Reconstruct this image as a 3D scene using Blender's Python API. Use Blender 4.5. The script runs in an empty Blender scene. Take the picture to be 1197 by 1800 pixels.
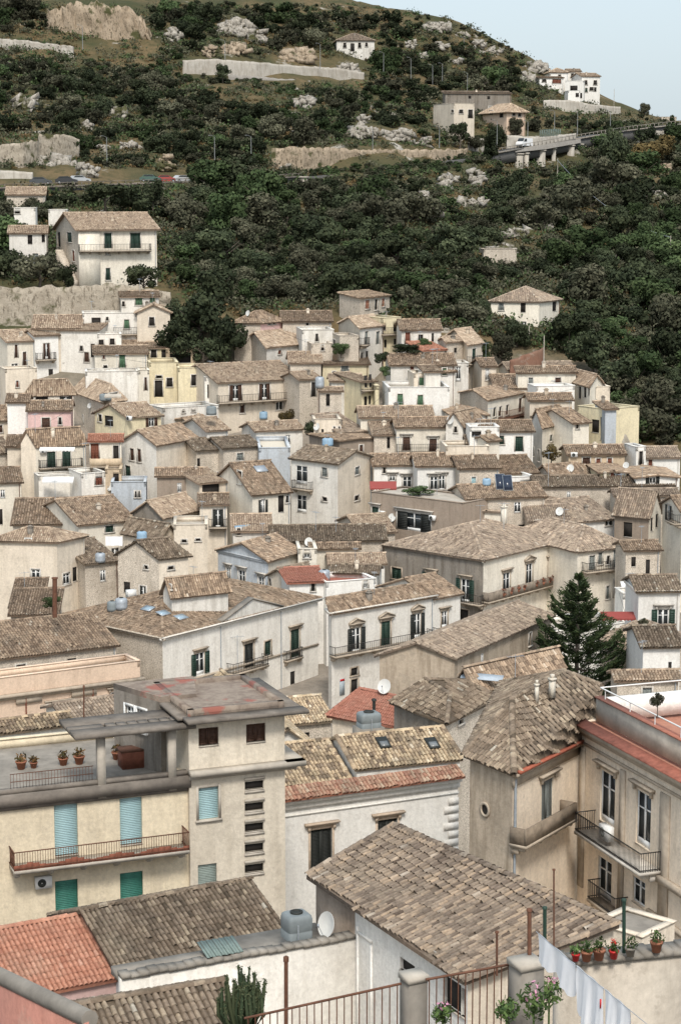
import bpy, math, random
import numpy as np
from mathutils import Vector
random.seed(7); RNG = np.random.default_rng(11)
R_ = math.radians
SC = bpy.context.scene
COL = SC.collection
# ---------------------------------------------------------------- camera
FPX = 3500.0; CX, CY = 598.5, 900.0; HOR = 350.0
PITCH = math.atan((CY - HOR) / FPX)
cam_d = bpy.data.cameras.new('camera'); cam = bpy.data.objects.new('camera', cam_d); COL.objects.link(cam)
cam_d.sensor_fit = 'VERTICAL'; cam_d.sensor_height = 36.0; cam_d.sensor_width = 36.0
cam_d.lens = FPX / 1800.0 * 36.0
cam_d.clip_start = 1.0; cam_d.clip_end = 9000.0
cam.location = (0, 0, 0); cam.rotation_euler = (math.pi / 2 - PITCH, 0, 0)
SC.camera = cam
# ---------------------------------------------------------------- sky, sun, exposure
SUN_EL, SUN_AZ = R_(50), R_(174)          # azimuth measured clockwise from +Y (view direction)
w = bpy.data.worlds.new("World"); SC.world = w; w.use_nodes = True
nt = w.node_tree; nt.nodes.clear()
sky = nt.nodes.new('ShaderNodeTexSky'); sky.sky_type = 'NISHITA'; sky.sun_disc = False
sky.sun_elevation = SUN_EL; sky.sun_rotation = SUN_AZ; sky.dust_density = 5.0; sky.air_density = 1.0; sky.ozone_density = 1.0; sky.altitude = 200
hz = nt.nodes.new('ShaderNodeMix'); hz.data_type = 'RGBA'; hz.inputs[0].default_value = 0.62
hz.inputs[7].default_value = (4.6, 5.3, 5.7, 1)      # thin even overcast veil over the blue
bg = nt.nodes.new('ShaderNodeBackground'); bg.inputs[1].default_value = 0.12
ow = nt.nodes.new('ShaderNodeOutputWorld')
nt.links.new(sky.outputs[0], hz.inputs[6]); nt.links.new(hz.outputs[2], bg.inputs[0]); nt.links.new(bg.outputs[0], ow.inputs[0])
sd = bpy.data.lights.new('sun', 'SUN'); sun = bpy.data.objects.new('sun', sd); COL.objects.link(sun)
sd.energy = 1.85; sd.angle = R_(12); sd.color = (1.0, 0.95, 0.87)
sun.location = (0, 0, 200)
_s = Vector((math.sin(SUN_AZ) * math.cos(SUN_EL), math.cos(SUN_AZ) * math.cos(SUN_EL), math.sin(SUN_EL)))
sun.rotation_euler = _s.to_track_quat('Z', 'Y').to_euler()
SC.view_settings.view_transform = 'Standard'; SC.view_settings.look = 'None'
SC.view_settings.exposure = 0.66; SC.view_settings.gamma = 1.0
SC.cycles.max_bounces = 5; SC.cycles.diffuse_bounces = 3; SC.cycles.glossy_bounces = 2
# ---------------------------------------------------------------- pixels to world
TL = dict(o=(0,0,1.0), A=(0,480,2.9925), B=(400,480,2.9925), C=(797,480,2.9925), D=(0,650,2.9925), E=(400,650,2.9925), G=(797,650,2.9925),
          P=(0,850,2.9925), Q=(400,850,2.9925), R=(797,850,2.9925), S=(0,1050,2.9925), T=(400,1050,2.9925), U=(797,1050,2.9925),
          V=(797,1250,2.9925), W=(797,1480,2.9925), X=(400,1540,2.9925), Y=(0,1540,2.9925), Z=(480,1170,2.9925),
          I=(600,850,2.005), J=(0,1100,1.995), K=(600,1100,2.005), M=(0,1400,1.995), N=(600,1400,2.005),
          a=(0,0,1.995), b=(597,0,1.995), c=(0,200,2.394), d=(450,200,2.9925), e=(797,200,2.9925))
def pt(t, p):
    x0, y0, s = TL[t]; return (x0 + p[0] / s, y0 + p[1] / s)
def ray(px, py):
    a = (px - CX) / FPX; b = -(py - CY) / FPX
    y = math.cos(PITCH) + b * math.sin(PITCH); z = -math.sin(PITCH) + b * math.cos(PITCH)
    return Vector((a / y, 1.0, z / y))
def at(px, py, D): return ray(px, py) * D
def onz(px, py, z):
    r = ray(px, py); return r * (z / r.z)
def onplane(px, py, p0, n):
    r = ray(px, py); d = r.dot(n)
    return r * (p0.dot(n) / d)
def proj(p):
    cy, sy = math.cos(PITCH), math.sin(PITCH)
    dpt = p[1] * cy - p[2] * sy; up = p[1] * sy + p[2] * cy
    return (CX + FPX * p[0] / dpt, CY - FPX * up / dpt)
_DY = [480, 520, 600, 650, 700, 750, 800, 850, 900, 950, 1000, 1050, 1100, 1150, 1200, 1250, 1300]
_DD = [308, 300, 288, 278, 268, 258, 249, 240, 230, 221, 212, 203, 192, 180, 165, 150, 135]
def Dmap(y): return float(np.interp(y, _DY, _DD))
# ---------------------------------------------------------------- mesh builder
class MB:
    def __init__(s): s.ch = []; s.n = 0
    def add(s, V, F, tint=0.5, mi=0):
        V = np.asarray(V, dtype=np.float64).reshape(-1, 3); F = np.asarray(F, dtype=np.int64)
        if F.ndim == 1: F = F.reshape(1, -1)
        T = np.full(len(F), tint, dtype=np.float32) if np.isscalar(tint) else np.asarray(tint, dtype=np.float32)
        s.ch.append((V, F + s.n, T, np.full(len(F), mi, dtype=np.int32))); s.n += len(V); return s
    def poly(s, P, **k): return s.add([tuple(p) for p in P], [list(range(len(P)))], **k)
    def obox(s, o, a, b, c, **k):
        o, a, b, c = (np.array(tuple(q), float) for q in (o, a, b, c))
        V = [o, o + a, o + a + b, o + b, o + c, o + a + c, o + a + b + c, o + b + c]
        F = [(0, 3, 2, 1), (4, 5, 6, 7), (0, 1, 5, 4), (1, 2, 6, 5), (2, 3, 7, 6), (3, 0, 4, 7)]
        if np.dot(np.cross(a, b), c) < 0: F = [f[::-1] for f in F]
        return s.add(V, F, **k)
    def box(s, c, d, rz=0.0, **k):           # centre, size
        cs, sn = math.cos(rz), math.sin(rz)
        a = np.array((cs * d[0], sn * d[0], 0)); b = np.array((-sn * d[1], cs * d[1], 0)); e = np.array((0, 0, d[2]))
        return s.obox(np.array(tuple(c), float) - (a + b + e) / 2, a, b, e, **k)
    def tube(s, P, r, n=6, cap=True, **k):
        P = [np.array(tuple(p), float) for p in P]
        rr = [r] * len(P) if np.isscalar(r) else list(r)
        V = []
        for i, p in enumerate(P):
            d = P[min(i + 1, len(P) - 1)] - P[max(i - 1, 0)]; d = d / (np.linalg.norm(d) + 1e-9)
            u = np.cross(d, (0, 0, 1.0)) if abs(d[2]) < .95 else np.cross(d, (1.0, 0, 0))
            u /= np.linalg.norm(u); v = np.cross(d, u)
            for j in range(n):
                t = 2 * math.pi * j / n; V.append(p + rr[i] * (math.cos(t) * u + math.sin(t) * v))
        F = [(i * n + j, i * n + (j + 1) % n, (i + 1) * n + (j + 1) % n, (i + 1) * n + j) for i in range(len(P) - 1) for j in range(n)]
        s.add(V, F, **k)
        if cap:
            s.add(V[:n], [list(range(n))[::-1]], **k); s.add(V[-n:], [list(range(n))], **k)
        return s
    def lathe(s, c, prof, n=14, **k):        # profile of (r, z) about the vertical through c
        V = [(c[0] + r * math.cos(2 * math.pi * j / n), c[1] + r * math.sin(2 * math.pi * j / n), c[2] + z) for r, z in prof for j in range(n)]
        F = [(i * n + j, i * n + (j + 1) % n, (i + 1) * n + (j + 1) % n, (i + 1) * n + j) for i in range(len(prof) - 1) for j in range(n)]
        return s.add(V, F, **k)
    def data(s, name, mats, org=(0, 0, 0), smooth=False):
        me = bpy.data.meshes.new(name)
        if not isinstance(mats, (list, tuple)): mats = [mats]
        for m in mats: me.materials.append(m)
        if s.ch:
            V = np.concatenate([c[0] for c in s.ch]) - np.array(tuple(org), float)
            me.vertices.add(len(V)); me.vertices.foreach_set('co', V.astype(np.float32).ravel())
            loops = np.concatenate([c[1].ravel() for c in s.ch])
            tot = np.concatenate([np.full(len(c[1]), c[1].shape[1], dtype=np.int32) for c in s.ch])
            st = np.concatenate([[0], np.cumsum(tot)[:-1]]).astype(np.int32)
            me.loops.add(len(loops)); me.loops.foreach_set('vertex_index', loops.astype(np.int32))
            me.polygons.add(len(tot)); me.polygons.foreach_set('loop_start', st); me.polygons.foreach_set('loop_total', tot)
            me.polygons.foreach_set('material_index', np.concatenate([c[3] for c in s.ch]))
            if smooth: me.polygons.foreach_set('use_smooth', np.ones(len(tot), dtype=bool))
            at_ = me.attributes.new('tint', 'FLOAT', 'FACE'); at_.data.foreach_set('value', np.concatenate([c[2] for c in s.ch]))
            me.update(calc_edges=True); me.validate()
        return me
    def build(s, name, mats, parent=None, org=None, smooth=False):
        if parent is not None and org is None: org = ORG[parent.name]
        if org is None: org = (0, 0, 0)
        o = bpy.data.objects.new(name, s.data(name, mats, org, smooth)); COL.objects.link(o)
        if parent is None: o.location = org
        else: o.parent = parent
        ORG[o.name] = Vector(org); return o
ORG = {}
def tag(o, label, cat, group=None, kind=None):
    if label: o['label'] = label
    if cat: o['category'] = cat
    if group: o['group'] = group
    if kind: o['kind'] = kind
    return o
def thing(name, label, cat, loc, group=None):
    o = bpy.data.objects.new(name, None); COL.objects.link(o); o.location = loc; o.empty_display_size = .3
    ORG[o.name] = Vector(loc); return tag(o, label, cat, group)
def struct(o): o['kind'] = 'structure'; return o
# ---------------------------------------------------------------- materials
def _nt(name):
    m = bpy.data.materials.new(name); m.use_nodes = True
    t = m.node_tree; b = t.nodes['Principled BSDF']; return m, t, b
def N(t, typ, **kw):
    n = t.nodes.new(typ)
    for k, v in kw.items():
        if k.startswith('i_'): n.inputs[int(k[2:]) if k[2:].isdigit() else k[2:]].default_value = v
        else: setattr(n, k, v)
    return n
def mixc(t, fac, a, b, blend='MIX'):
    n = t.nodes.new('ShaderNodeMix'); n.data_type = 'RGBA'; n.blend_type = blend
    for i, v in ((0, fac), (6, a), (7, b)):
        if hasattr(v, 'is_linked') or isinstance(v, bpy.types.NodeSocket): t.links.new(v, n.inputs[i])
        else: n.inputs[i].default_value = v if i == 0 else (*v, 1)
    return n.outputs[2]
def noise(t, scale, vec=None, detail=4, rough=.55, mapping=None):
    n = N(t, 'ShaderNodeTexNoise'); n.inputs['Scale'].default_value = scale; n.inputs['Detail'].default_value = detail; n.inputs['Roughness'].default_value = rough
    if vec is not None:
        if mapping:
            mp = N(t, 'ShaderNodeMapping'); mp.inputs['Scale'].default_value = mapping; t.links.new(vec, mp.inputs[0]); vec = mp.outputs[0]
        t.links.new(vec, n.inputs['Vector'])
    return n.outputs['Fac']
def ramp(t, fac, stops):
    r = N(t, 'ShaderNodeValToRGB'); e = r.color_ramp.elements
    while len(e) < len(stops): e.new(0.5)
    for i, (p, c) in enumerate(stops):
        e[i].position = p; e[i].color = (*c, 1) if len(c) == 3 else c
    t.links.new(fac, r.inputs[0]); return r.outputs[0]
def rng(t, fac, a, b):
    r = N(t, 'ShaderNodeMapRange'); r.inputs[1].default_value = a; r.inputs[2].default_value = b
    t.links.new(fac, r.inputs[0]); return r.outputs[0]
def bump(t, b, h, strength, dist):
    n = N(t, 'ShaderNodeBump'); n.inputs['Strength'].default_value = strength; n.inputs['Distance'].default_value = dist
    t.links.new(h, n.inputs['Height']); t.links.new(n.outputs[0], b.inputs['Normal'])
def plaster(name, base, stain=.45, stone=0.0, stonec=(.36, .31, .25)):
    m, t, b = _nt(name); g = N(t, 'ShaderNodeNewGeometry').outputs['Position']; oi = N(t, 'ShaderNodeObjectInfo')
    dark = tuple(c * .52 for c in base); dark = (dark[0] * 1.02, dark[1] * .97, dark[2] * .9)
    s1 = rng(t, noise(t, 1.0, g, 5, .65, (1.7, 1.7, .2)), .46, .68)       # rain streaks
    s2 = rng(t, noise(t, .33, g, 6, .66), .46, .70)                        # worn patches
    s3 = noise(t, 5.0, g, 4, .7)
    mm = N(t, 'ShaderNodeMath', operation='MULTIPLY'); t.links.new(s1, mm.inputs[0]); mm.inputs[1].default_value = stain
    c = mixc(t, mm.outputs[0], base, dark)
    mm2 = N(t, 'ShaderNodeMath', operation='MULTIPLY'); t.links.new(s2, mm2.inputs[0]); mm2.inputs[1].default_value = stain * .8 + stone
    c = mixc(t, mm2.outputs[0], c, tuple(.5 * a + .5 * q for a, q in zip(dark, stonec)))
    p3 = rng(t, noise(t, .62, g, 8, .7), .585, .60)                          # flaked plaster with hard edges
    mm3 = N(t, 'ShaderNodeMath', operation='MULTIPLY'); t.links.new(p3, mm3.inputs[0]); mm3.inputs[1].default_value = min(.75, stain * 1.1)
    c = mixc(t, mm3.outputs[0], c, tuple(.45 * a + .55 * q for a, q in zip(base, stonec)))
    if stone:
        v = N(t, 'ShaderNodeTexVoronoi'); v.feature = 'DISTANCE_TO_EDGE'; v.inputs['Scale'].default_value = 4.2
        mp = N(t, 'ShaderNodeMapping'); mp.inputs['Scale'].default_value = (1, 1, 1.6); t.links.new(g, mp.inputs[0]); t.links.new(mp.outputs[0], v.inputs['Vector'])
        e = rng(t, v.outputs['Distance'], 0.0, .09)
        c = mixc(t, e, tuple(x * .8 for x in stonec), c)
    k = rng(t, s3, .3, .75); kk = N(t, 'ShaderNodeMapRange'); kk.inputs[3].default_value = .82; kk.inputs[4].default_value = 1.08; t.links.new(k, kk.inputs[0])
    oo = N(t, 'ShaderNodeMapRange'); oo.inputs[3].default_value = .88; oo.inputs[4].default_value = 1.06; t.links.new(oi.outputs['Random'], oo.inputs[0])
    mu = N(t, 'ShaderNodeMath', operation='MULTIPLY'); t.links.new(kk.outputs[0], mu.inputs[0]); t.links.new(oo.outputs[0], mu.inputs[1])
    vm = N(t, 'ShaderNodeVectorMath', operation='SCALE'); t.links.new(c, vm.inputs[0]); t.links.new(mu.outputs[0], vm.inputs['Scale'])
    t.links.new(vm.outputs[0], b.inputs['Base Color']); b.inputs['Roughness'].default_value = .92; b.inputs['Specular IOR Level'].default_value = .2
    bump(t, b, s3, .5, .05); return m
def tiles(name, stops, patch=(.10, .085, .07), amt=.6):
    m, t, b = _nt(name); g = N(t, 'ShaderNodeNewGeometry').outputs['Position']
    a = N(t, 'ShaderNodeAttribute'); a.attribute_name = 'tint'
    c = ramp(t, a.outputs['Fac'], stops)
    n1 = rng(t, noise(t, .8, g, 6, .68), .45, .72); n2 = noise(t, 7.0, g, 3, .7)
    mm = N(t, 'ShaderNodeMath', operation='MULTIPLY'); t.links.new(n1, mm.inputs[0]); mm.inputs[1].default_value = amt
    c = mixc(t, mm.outputs[0], c, patch)
    kk = N(t, 'ShaderNodeMapRange'); kk.inputs[1].default_value = .3; kk.inputs[2].default_value = .7; kk.inputs[3].default_value = .7; kk.inputs[4].default_value = 1.2; t.links.new(n2, kk.inputs[0])
    n3 = rng(t, noise(t, .37, g, 7, .7), .53, .66); m3 = N(t, 'ShaderNodeMath', operation='MULTIPLY'); t.links.new(n3, m3.inputs[0]); m3.inputs[1].default_value = amt * .5
    c = mixc(t, m3.outputs[0], c, (.36, .305, .23))                         # pale lichen
    oi = N(t, 'ShaderNodeObjectInfo'); oo = N(t, 'ShaderNodeMapRange'); oo.inputs[3].default_value = .82; oo.inputs[4].default_value = 1.2; t.links.new(oi.outputs['Random'], oo.inputs[0])
    mu = N(t, 'ShaderNodeMath', operation='MULTIPLY'); t.links.new(kk.outputs[0], mu.inputs[0]); t.links.new(oo.outputs[0], mu.inputs[1])
    vm = N(t, 'ShaderNodeVectorMath', operation='SCALE'); t.links.new(c, vm.inputs[0]); t.links.new(mu.outputs[0], vm.inputs['Scale'])
    t.links.new(vm.outputs[0], b.inputs['Base Color']); b.inputs['Roughness'].default_value = .95; b.inputs['Specular IOR Level'].default_value = .15
    bump(t, b, n2, .5, .03); return m
def plain(name, c, rough=.7, metal=0.0, var=.25, scale=4.0, spec=.3):
    m, t, b = _nt(name); g = N(t, 'ShaderNodeNewGeometry').outputs['Position']
    n1 = noise(t, scale, g, 5, .65)
    t.links.new(mixc(t, rng(t, n1, .3, .72), c, tuple(x * (1 - var) for x in c)), b.inputs['Base Color'])
    b.inputs['Roughness'].default_value = rough; b.inputs['Metallic'].default_value = metal; b.inputs['Specular IOR Level'].default_value = spec; return m
def leafm(name, stops, rv=.45):
    m, t, b = _nt(name); a = N(t, 'ShaderNodeAttribute'); a.attribute_name = 'tint'; oi = N(t, 'ShaderNodeObjectInfo')
    c = ramp(t, a.outputs['Fac'], stops)
    oo = N(t, 'ShaderNodeMapRange'); oo.inputs[3].default_value = 1 - rv; oo.inputs[4].default_value = 1 + rv; t.links.new(oi.outputs['Random'], oo.inputs[0])
    vm = N(t, 'ShaderNodeVectorMath', operation='SCALE'); t.links.new(c, vm.inputs[0]); t.links.new(oo.outputs[0], vm.inputs['Scale'])
    t.links.new(vm.outputs[0], b.inputs['Base Color']); b.inputs['Roughness'].default_value = .95; b.inputs['Specular IOR Level'].default_value = .05
    return m
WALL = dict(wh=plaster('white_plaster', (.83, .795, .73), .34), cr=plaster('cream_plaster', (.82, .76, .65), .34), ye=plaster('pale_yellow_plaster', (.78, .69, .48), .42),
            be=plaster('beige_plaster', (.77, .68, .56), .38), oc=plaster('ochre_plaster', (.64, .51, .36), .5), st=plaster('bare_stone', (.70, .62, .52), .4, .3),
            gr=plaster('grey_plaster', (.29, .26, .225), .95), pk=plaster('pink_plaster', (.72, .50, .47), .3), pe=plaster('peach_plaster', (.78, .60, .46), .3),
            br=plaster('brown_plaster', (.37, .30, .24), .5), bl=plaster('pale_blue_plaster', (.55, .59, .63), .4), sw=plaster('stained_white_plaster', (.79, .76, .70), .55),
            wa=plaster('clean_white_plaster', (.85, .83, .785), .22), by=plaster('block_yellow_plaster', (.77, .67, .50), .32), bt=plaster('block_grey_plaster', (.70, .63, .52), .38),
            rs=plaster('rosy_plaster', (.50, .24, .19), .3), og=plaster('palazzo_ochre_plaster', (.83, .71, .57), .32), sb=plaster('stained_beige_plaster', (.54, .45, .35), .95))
ROOF = dict(old=tiles('old_tiles', [(0, (.13, .092, .065)), (.3, (.235, .17, .12)), (.6, (.36, .268, .19)), (.85, (.46, .345, .245)), (1, (.51, .43, .34))]),
            dark=tiles('dark_tiles', [(0, (.09, .07, .05)), (.3, (.165, .125, .09)), (.6, (.25, .195, .145)), (.85, (.36, .29, .21)), (1, (.44, .40, .33))]),
            grey=tiles('grey_tiles', [(0, (.15, .112, .085)), (.3, (.25, .195, .15)), (.6, (.35, .28, .215)), (.85, (.44, .34, .25)), (1, (.49, .42, .34))], (.14, .115, .09), .6),
            buff=tiles('buff_tiles', [(0, (.17, .12, .09)), (.3, (.33, .25, .18)), (.6, (.44, .34, .25)), (.85, (.52, .42, .31)), (1, (.58, .50, .40))], (.16, .12, .09), .6),
            tan=tiles('tan_tiles', [(0, (.13, .10, .07)), (.25, (.24, .18, .13)), (.5, (.50, .38, .25)), (.85, (.62, .50, .34)), (1, (.68, .58, .44))], (.12, .10, .07), .85),
            org=tiles('orange_tiles', [(0, (.28, .12, .08)), (.4, (.38, .18, .12)), (.8, (.44, .22, .15)), (1, (.47, .28, .21))], (.22, .12, .09), .45),
            red=tiles('red_tiles', [(0, (.30, .13, .09)), (.5, (.36, .16, .115)), (1, (.40, .19, .14))], (.26, .13, .10), .4))
stone = plain('carved_stone', (.50, .42, .33), .9, var=.4, scale=1.5)
stonew = plain('pale_stone', (.62, .58, .52), .9, var=.35, scale=1.2)
conc = plain('concrete', (.32, .29, .25), .95, var=.5, scale=.8)
concd = plain('weathered_concrete', (.235, .205, .175), .95, var=.55, scale=1.0)
conl = plain('pale_concrete', (.52, .47, .40), .95, var=.4, scale=1.0)
glass = plain('window_glass', (.025, .03, .032), .12, spec=.5, var=.1)
glassl = plain('curtained_glass', (.22, .23, .23), .25, spec=.5, var=.5, scale=1.2)
darkin = plain('dark_interior', (.03, .026, .023), .9)  # near-black sheet filling openings: the shade of unlit rooms as a colour
whitep = plain('white_paint', (.74, .74, .72), .5, var=.12)
iron = plain('black_iron', (.035, .032, .03), .6, var=.3)
rust = plain('rusty_iron', (.17, .08, .05), .85, var=.5)
rustr = plain('rust_red_paint', (.25, .09, .055), .85, var=.5, scale=2)
SHUT = dict(g=plain('dark_green_paint', (.025, .055, .04), .55), b=plain('brown_paint', (.085, .045, .03), .6), k=plain('near_black_paint', (.03, .033, .03), .6), y=plain('grey_paint', (.22, .24, .23), .7),
            l=plain('pale_blue_paint', (.36, .53, .56), .6, var=.12), t=plain('green_blind', (.06, .23, .18), .6, var=.3), m=plain('mid_green_paint', (.10, .19, .11), .6), r=plain('brick_infill', (.42, .20, .13), .9),
            s=plain('sage_blind', (.30, .36, .33), .7), w=whitep, q=plain('red_brown_paint', (.22, .08, .05), .6))
bluem = plain('blue_plastic', (.28, .42, .55), .5, var=.2)
tankm = plain('grey_tank', (.22, .25, .26), .6, var=.25, scale=2)
galv = plain('galvanised_steel', (.42, .46, .50), .5, .3, var=.3)
dishm = plain('dish_white', (.66, .66, .63), .5, var=.12)
panelm = plain('solar_glass', (.02, .03, .055), .15, spec=.6)
potm = plain('terracotta', (.36, .15, .09), .85, var=.4)
redpot = plain('red_plastic', (.55, .03, .03), .5)
# ---------------------------------------------------------------- the ground
_ctl = []
for px, lst in {22: [(500,313),(420,330),(335,368),(250,420),(150,470),(80,515),(25,540)], 200: [(500,316),(400,345),(332,380),(200,455),(110,508),(30,540)],
                400: [(560,300),(450,345),(330,395),(200,470),(140,505),(90,525),(30,560)], 600: [(560,303),(450,345),(330,405),(300,424),(255,434),(200,472),(135,528),(60,565),(15,600)],
                800: [(570,303),(450,345),(350,400),(290,450),(250,462),(190,508),(150,548),(72,590),(33,612)], 1000: [(600,303),(500,340),(400,390),(300,450),(246,489),(200,545),(172,568),(146,600)],
                1180: [(760,268),(700,285),(600,320),(500,360),(400,405),(300,465),(228,519),(214,575)], 900: [(86,610)], 1095: [(206,585)]}.items():
    for py, D in lst:
        p = at(px, py, D); _ctl.append((p.x, p.y, p.z))
for px, py, D, dz in [(22,25,700,22),(300,25,700,22),(600,15,700,14),(800,42,700,-4),(900,98,700,-8),(1000,152,700,-9),(1095,206,700,-10),(1180,214,700,-12)]:
    p = at(px, py, D); q = at(px, py, 600); _ctl.append((p.x, p.y, q.z + dz))
def zeave(D):
    y = float(np.interp(D, _DD[::-1], _DY[::-1])); return at(598, y, D).z
for px, py, D in ((890,296,469),(930,294,473),(970,292,478),(1010,288,484),(1045,280,490),(520,334,408),(1100,262,503),(1150,262,509)):
    p = at(px, py, D); _ctl.append((p.x, p.y, p.z))
for X in (-140, -80, -40, 0, 40, 80, 140):
    for Y in (140, 160, 180, 200, 220, 240, 260, 280):
        if X == 140 and Y >= 260: continue
        _ctl.append((X * (.6 + .4 * Y / 280), Y, zeave(Y) - 7.5))
    for Y, z in ((0, -12), (28, -13.2), (37, -16.0), (45, -22.5), (60, -33), (80, -39), (100, -43), (120, -46)): _ctl.append((X, Y, z))
for X in (-75, -55, -35, -15, 5, 22):
    for Y in (292, 301): _ctl.append((X, Y, zeave(Y) - 6.5))
for X in (-320, 320):
    for Y, z in ((50, -30), (150, -46), (250, -36)): _ctl.append((X, Y, z))
    for Y in (350, 450, 560): _ctl.append((X, Y, {350: -10, 450: 8, 560: 30}[Y] + (10 if X < 0 else -12)))
_ctl = np.array(_ctl); _P = _ctl[:, :2]; _Z = _ctl[:, 2]
_K = np.sqrt(((_P[:, None] - _P[None]) ** 2).sum(-1)) ; _n = len(_P)
_A = np.zeros((_n + 3, _n + 3)); _A[:_n, :_n] = _K - np.eye(_n) * .6; _A[:_n, _n] = 1; _A[:_n, _n + 1:] = _P / 100; _A[_n, :_n] = 1; _A[_n + 1:, :_n] = _P.T / 100
_W = np.linalg.solve(_A, np.concatenate([_Z, np.zeros(3)]))
def terr(X, Y):
    X = np.atleast_1d(np.asarray(X, float)); Y = np.atleast_1d(np.asarray(Y, float)); s = X.shape
    x, y = np.clip(X.ravel(), -330, 330), np.clip(Y.ravel(), -10, 700); out = np.zeros(len(x))
    for i in range(0, len(x), 4000):
        q = np.stack([x[i:i+4000], y[i:i+4000]], 1); k = np.sqrt(((q[:, None] - _P[None]) ** 2).sum(-1))
        out[i:i+4000] = k @ _W[:_n] + _W[_n] + q / 100 @ _W[_n + 1:]
    far = np.maximum(np.maximum(np.abs(X.ravel()) - 330, 0), np.maximum(Y.ravel() - 700, 0)) + np.maximum(-10 - Y.ravel(), 0)
    out = out - np.minimum(far * .12, np.maximum(out + 40, 0))
    return out.reshape(s)
def tz(x, y): return float(terr(x, y)[0])
def hill_noise(X, Y):
    n = np.sin(X * .31 + 1.3 * np.sin(Y * .17)) * np.cos(Y * .27 + np.sin(X * .13)) + .6 * np.sin(X * .83 + Y * .61) * np.cos(Y * .71 - X * .37)
    return n * .55 * np.clip((Y - 312) / 40, 0, 1)
_ds = np.arange(246, 690, 1.5)
def ground_hit(px, py, d0=None):
    d0 = d0 or (300 if px < 1075 else 250); r = ray(px, py); ds = _ds[_ds >= d0]
    z = terr(r.x * ds, ds); below = np.nonzero(r.z * ds <= z)[0]
    if len(below) == 0: return None
    D = ds[below[0]]; return Vector((r.x * D, D, float(z[below[0]])))
def build_ground():
    xs = np.concatenate([[-4000, -2000, -1000, -600, -420], np.arange(-330, 331, 3.0), [420, 600, 1000, 2000, 4000]])
    ys = np.concatenate([[-1500, -500, -150, -50], np.arange(-10, 701, 3.0), [760, 900, 1200, 2000, 4000, 7000]])
    X, Y = np.meshgrid(xs, ys); Z = terr(X, Y) + hill_noise(X, Y)
    V = np.stack([X, Y, Z], -1).reshape(-1, 3); nx, ny = len(xs), len(ys)
    i = np.arange(nx - 1)[None] + nx * np.arange(ny - 1)[:, None]; i = i.ravel()
    m, t, b = _nt('hillside_earth'); g = N(t, 'ShaderNodeNewGeometry').outputs['Position']
    n1 = noise(t, .045, g, 6, .6); n2 = noise(t, .5, g, 6, .7); n3 = noise(t, .11, g, 5, .65)
    veg = mixc(t, rng(t, n1, .42, .6), (.055, .06, .03), (.15, .11, .06))
    veg = mixc(t, rng(t, n2, .45, .65), veg, (.075, .068, .035))
    rock = mixc(t, rng(t, n2, .4, .65), (.42, .39, .34), (.22, .20, .17))
    hillc = mixc(t, rng(t, n3, .62, .68), veg, rock)
    town = mixc(t, rng(t, n2, .35, .65), (.32, .28, .235), (.21, .185, .155))
    sp = N(t, 'ShaderNodeSeparateXYZ'); t.links.new(g, sp.inputs[0])
    m1 = N(t, 'ShaderNodeMath', operation='MULTIPLY'); t.links.new(rng(t, sp.outputs[0], 35, 39), m1.inputs[0]); t.links.new(rng(t, sp.outputs[1], 240, 250), m1.inputs[1])
    m2 = N(t, 'ShaderNodeMath', operation='MAXIMUM'); t.links.new(m1.outputs[0], m2.inputs[0]); t.links.new(rng(t, sp.outputs[1], 284, 300), m2.inputs[1])
    t.links.new(mixc(t, m2.outputs[0], town, hillc), b.inputs['Base Color']); b.inputs['Roughness'].default_value = 1
    b.inputs['Specular IOR Level'].default_value = .1
    bump(t, b, n2, .8, .6)
    o = MB().add(V, np.stack([i, i + 1, i + nx + 1, i + nx], 1)).build('ground', m, smooth=True)
    struct(o)
build_ground()
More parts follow.
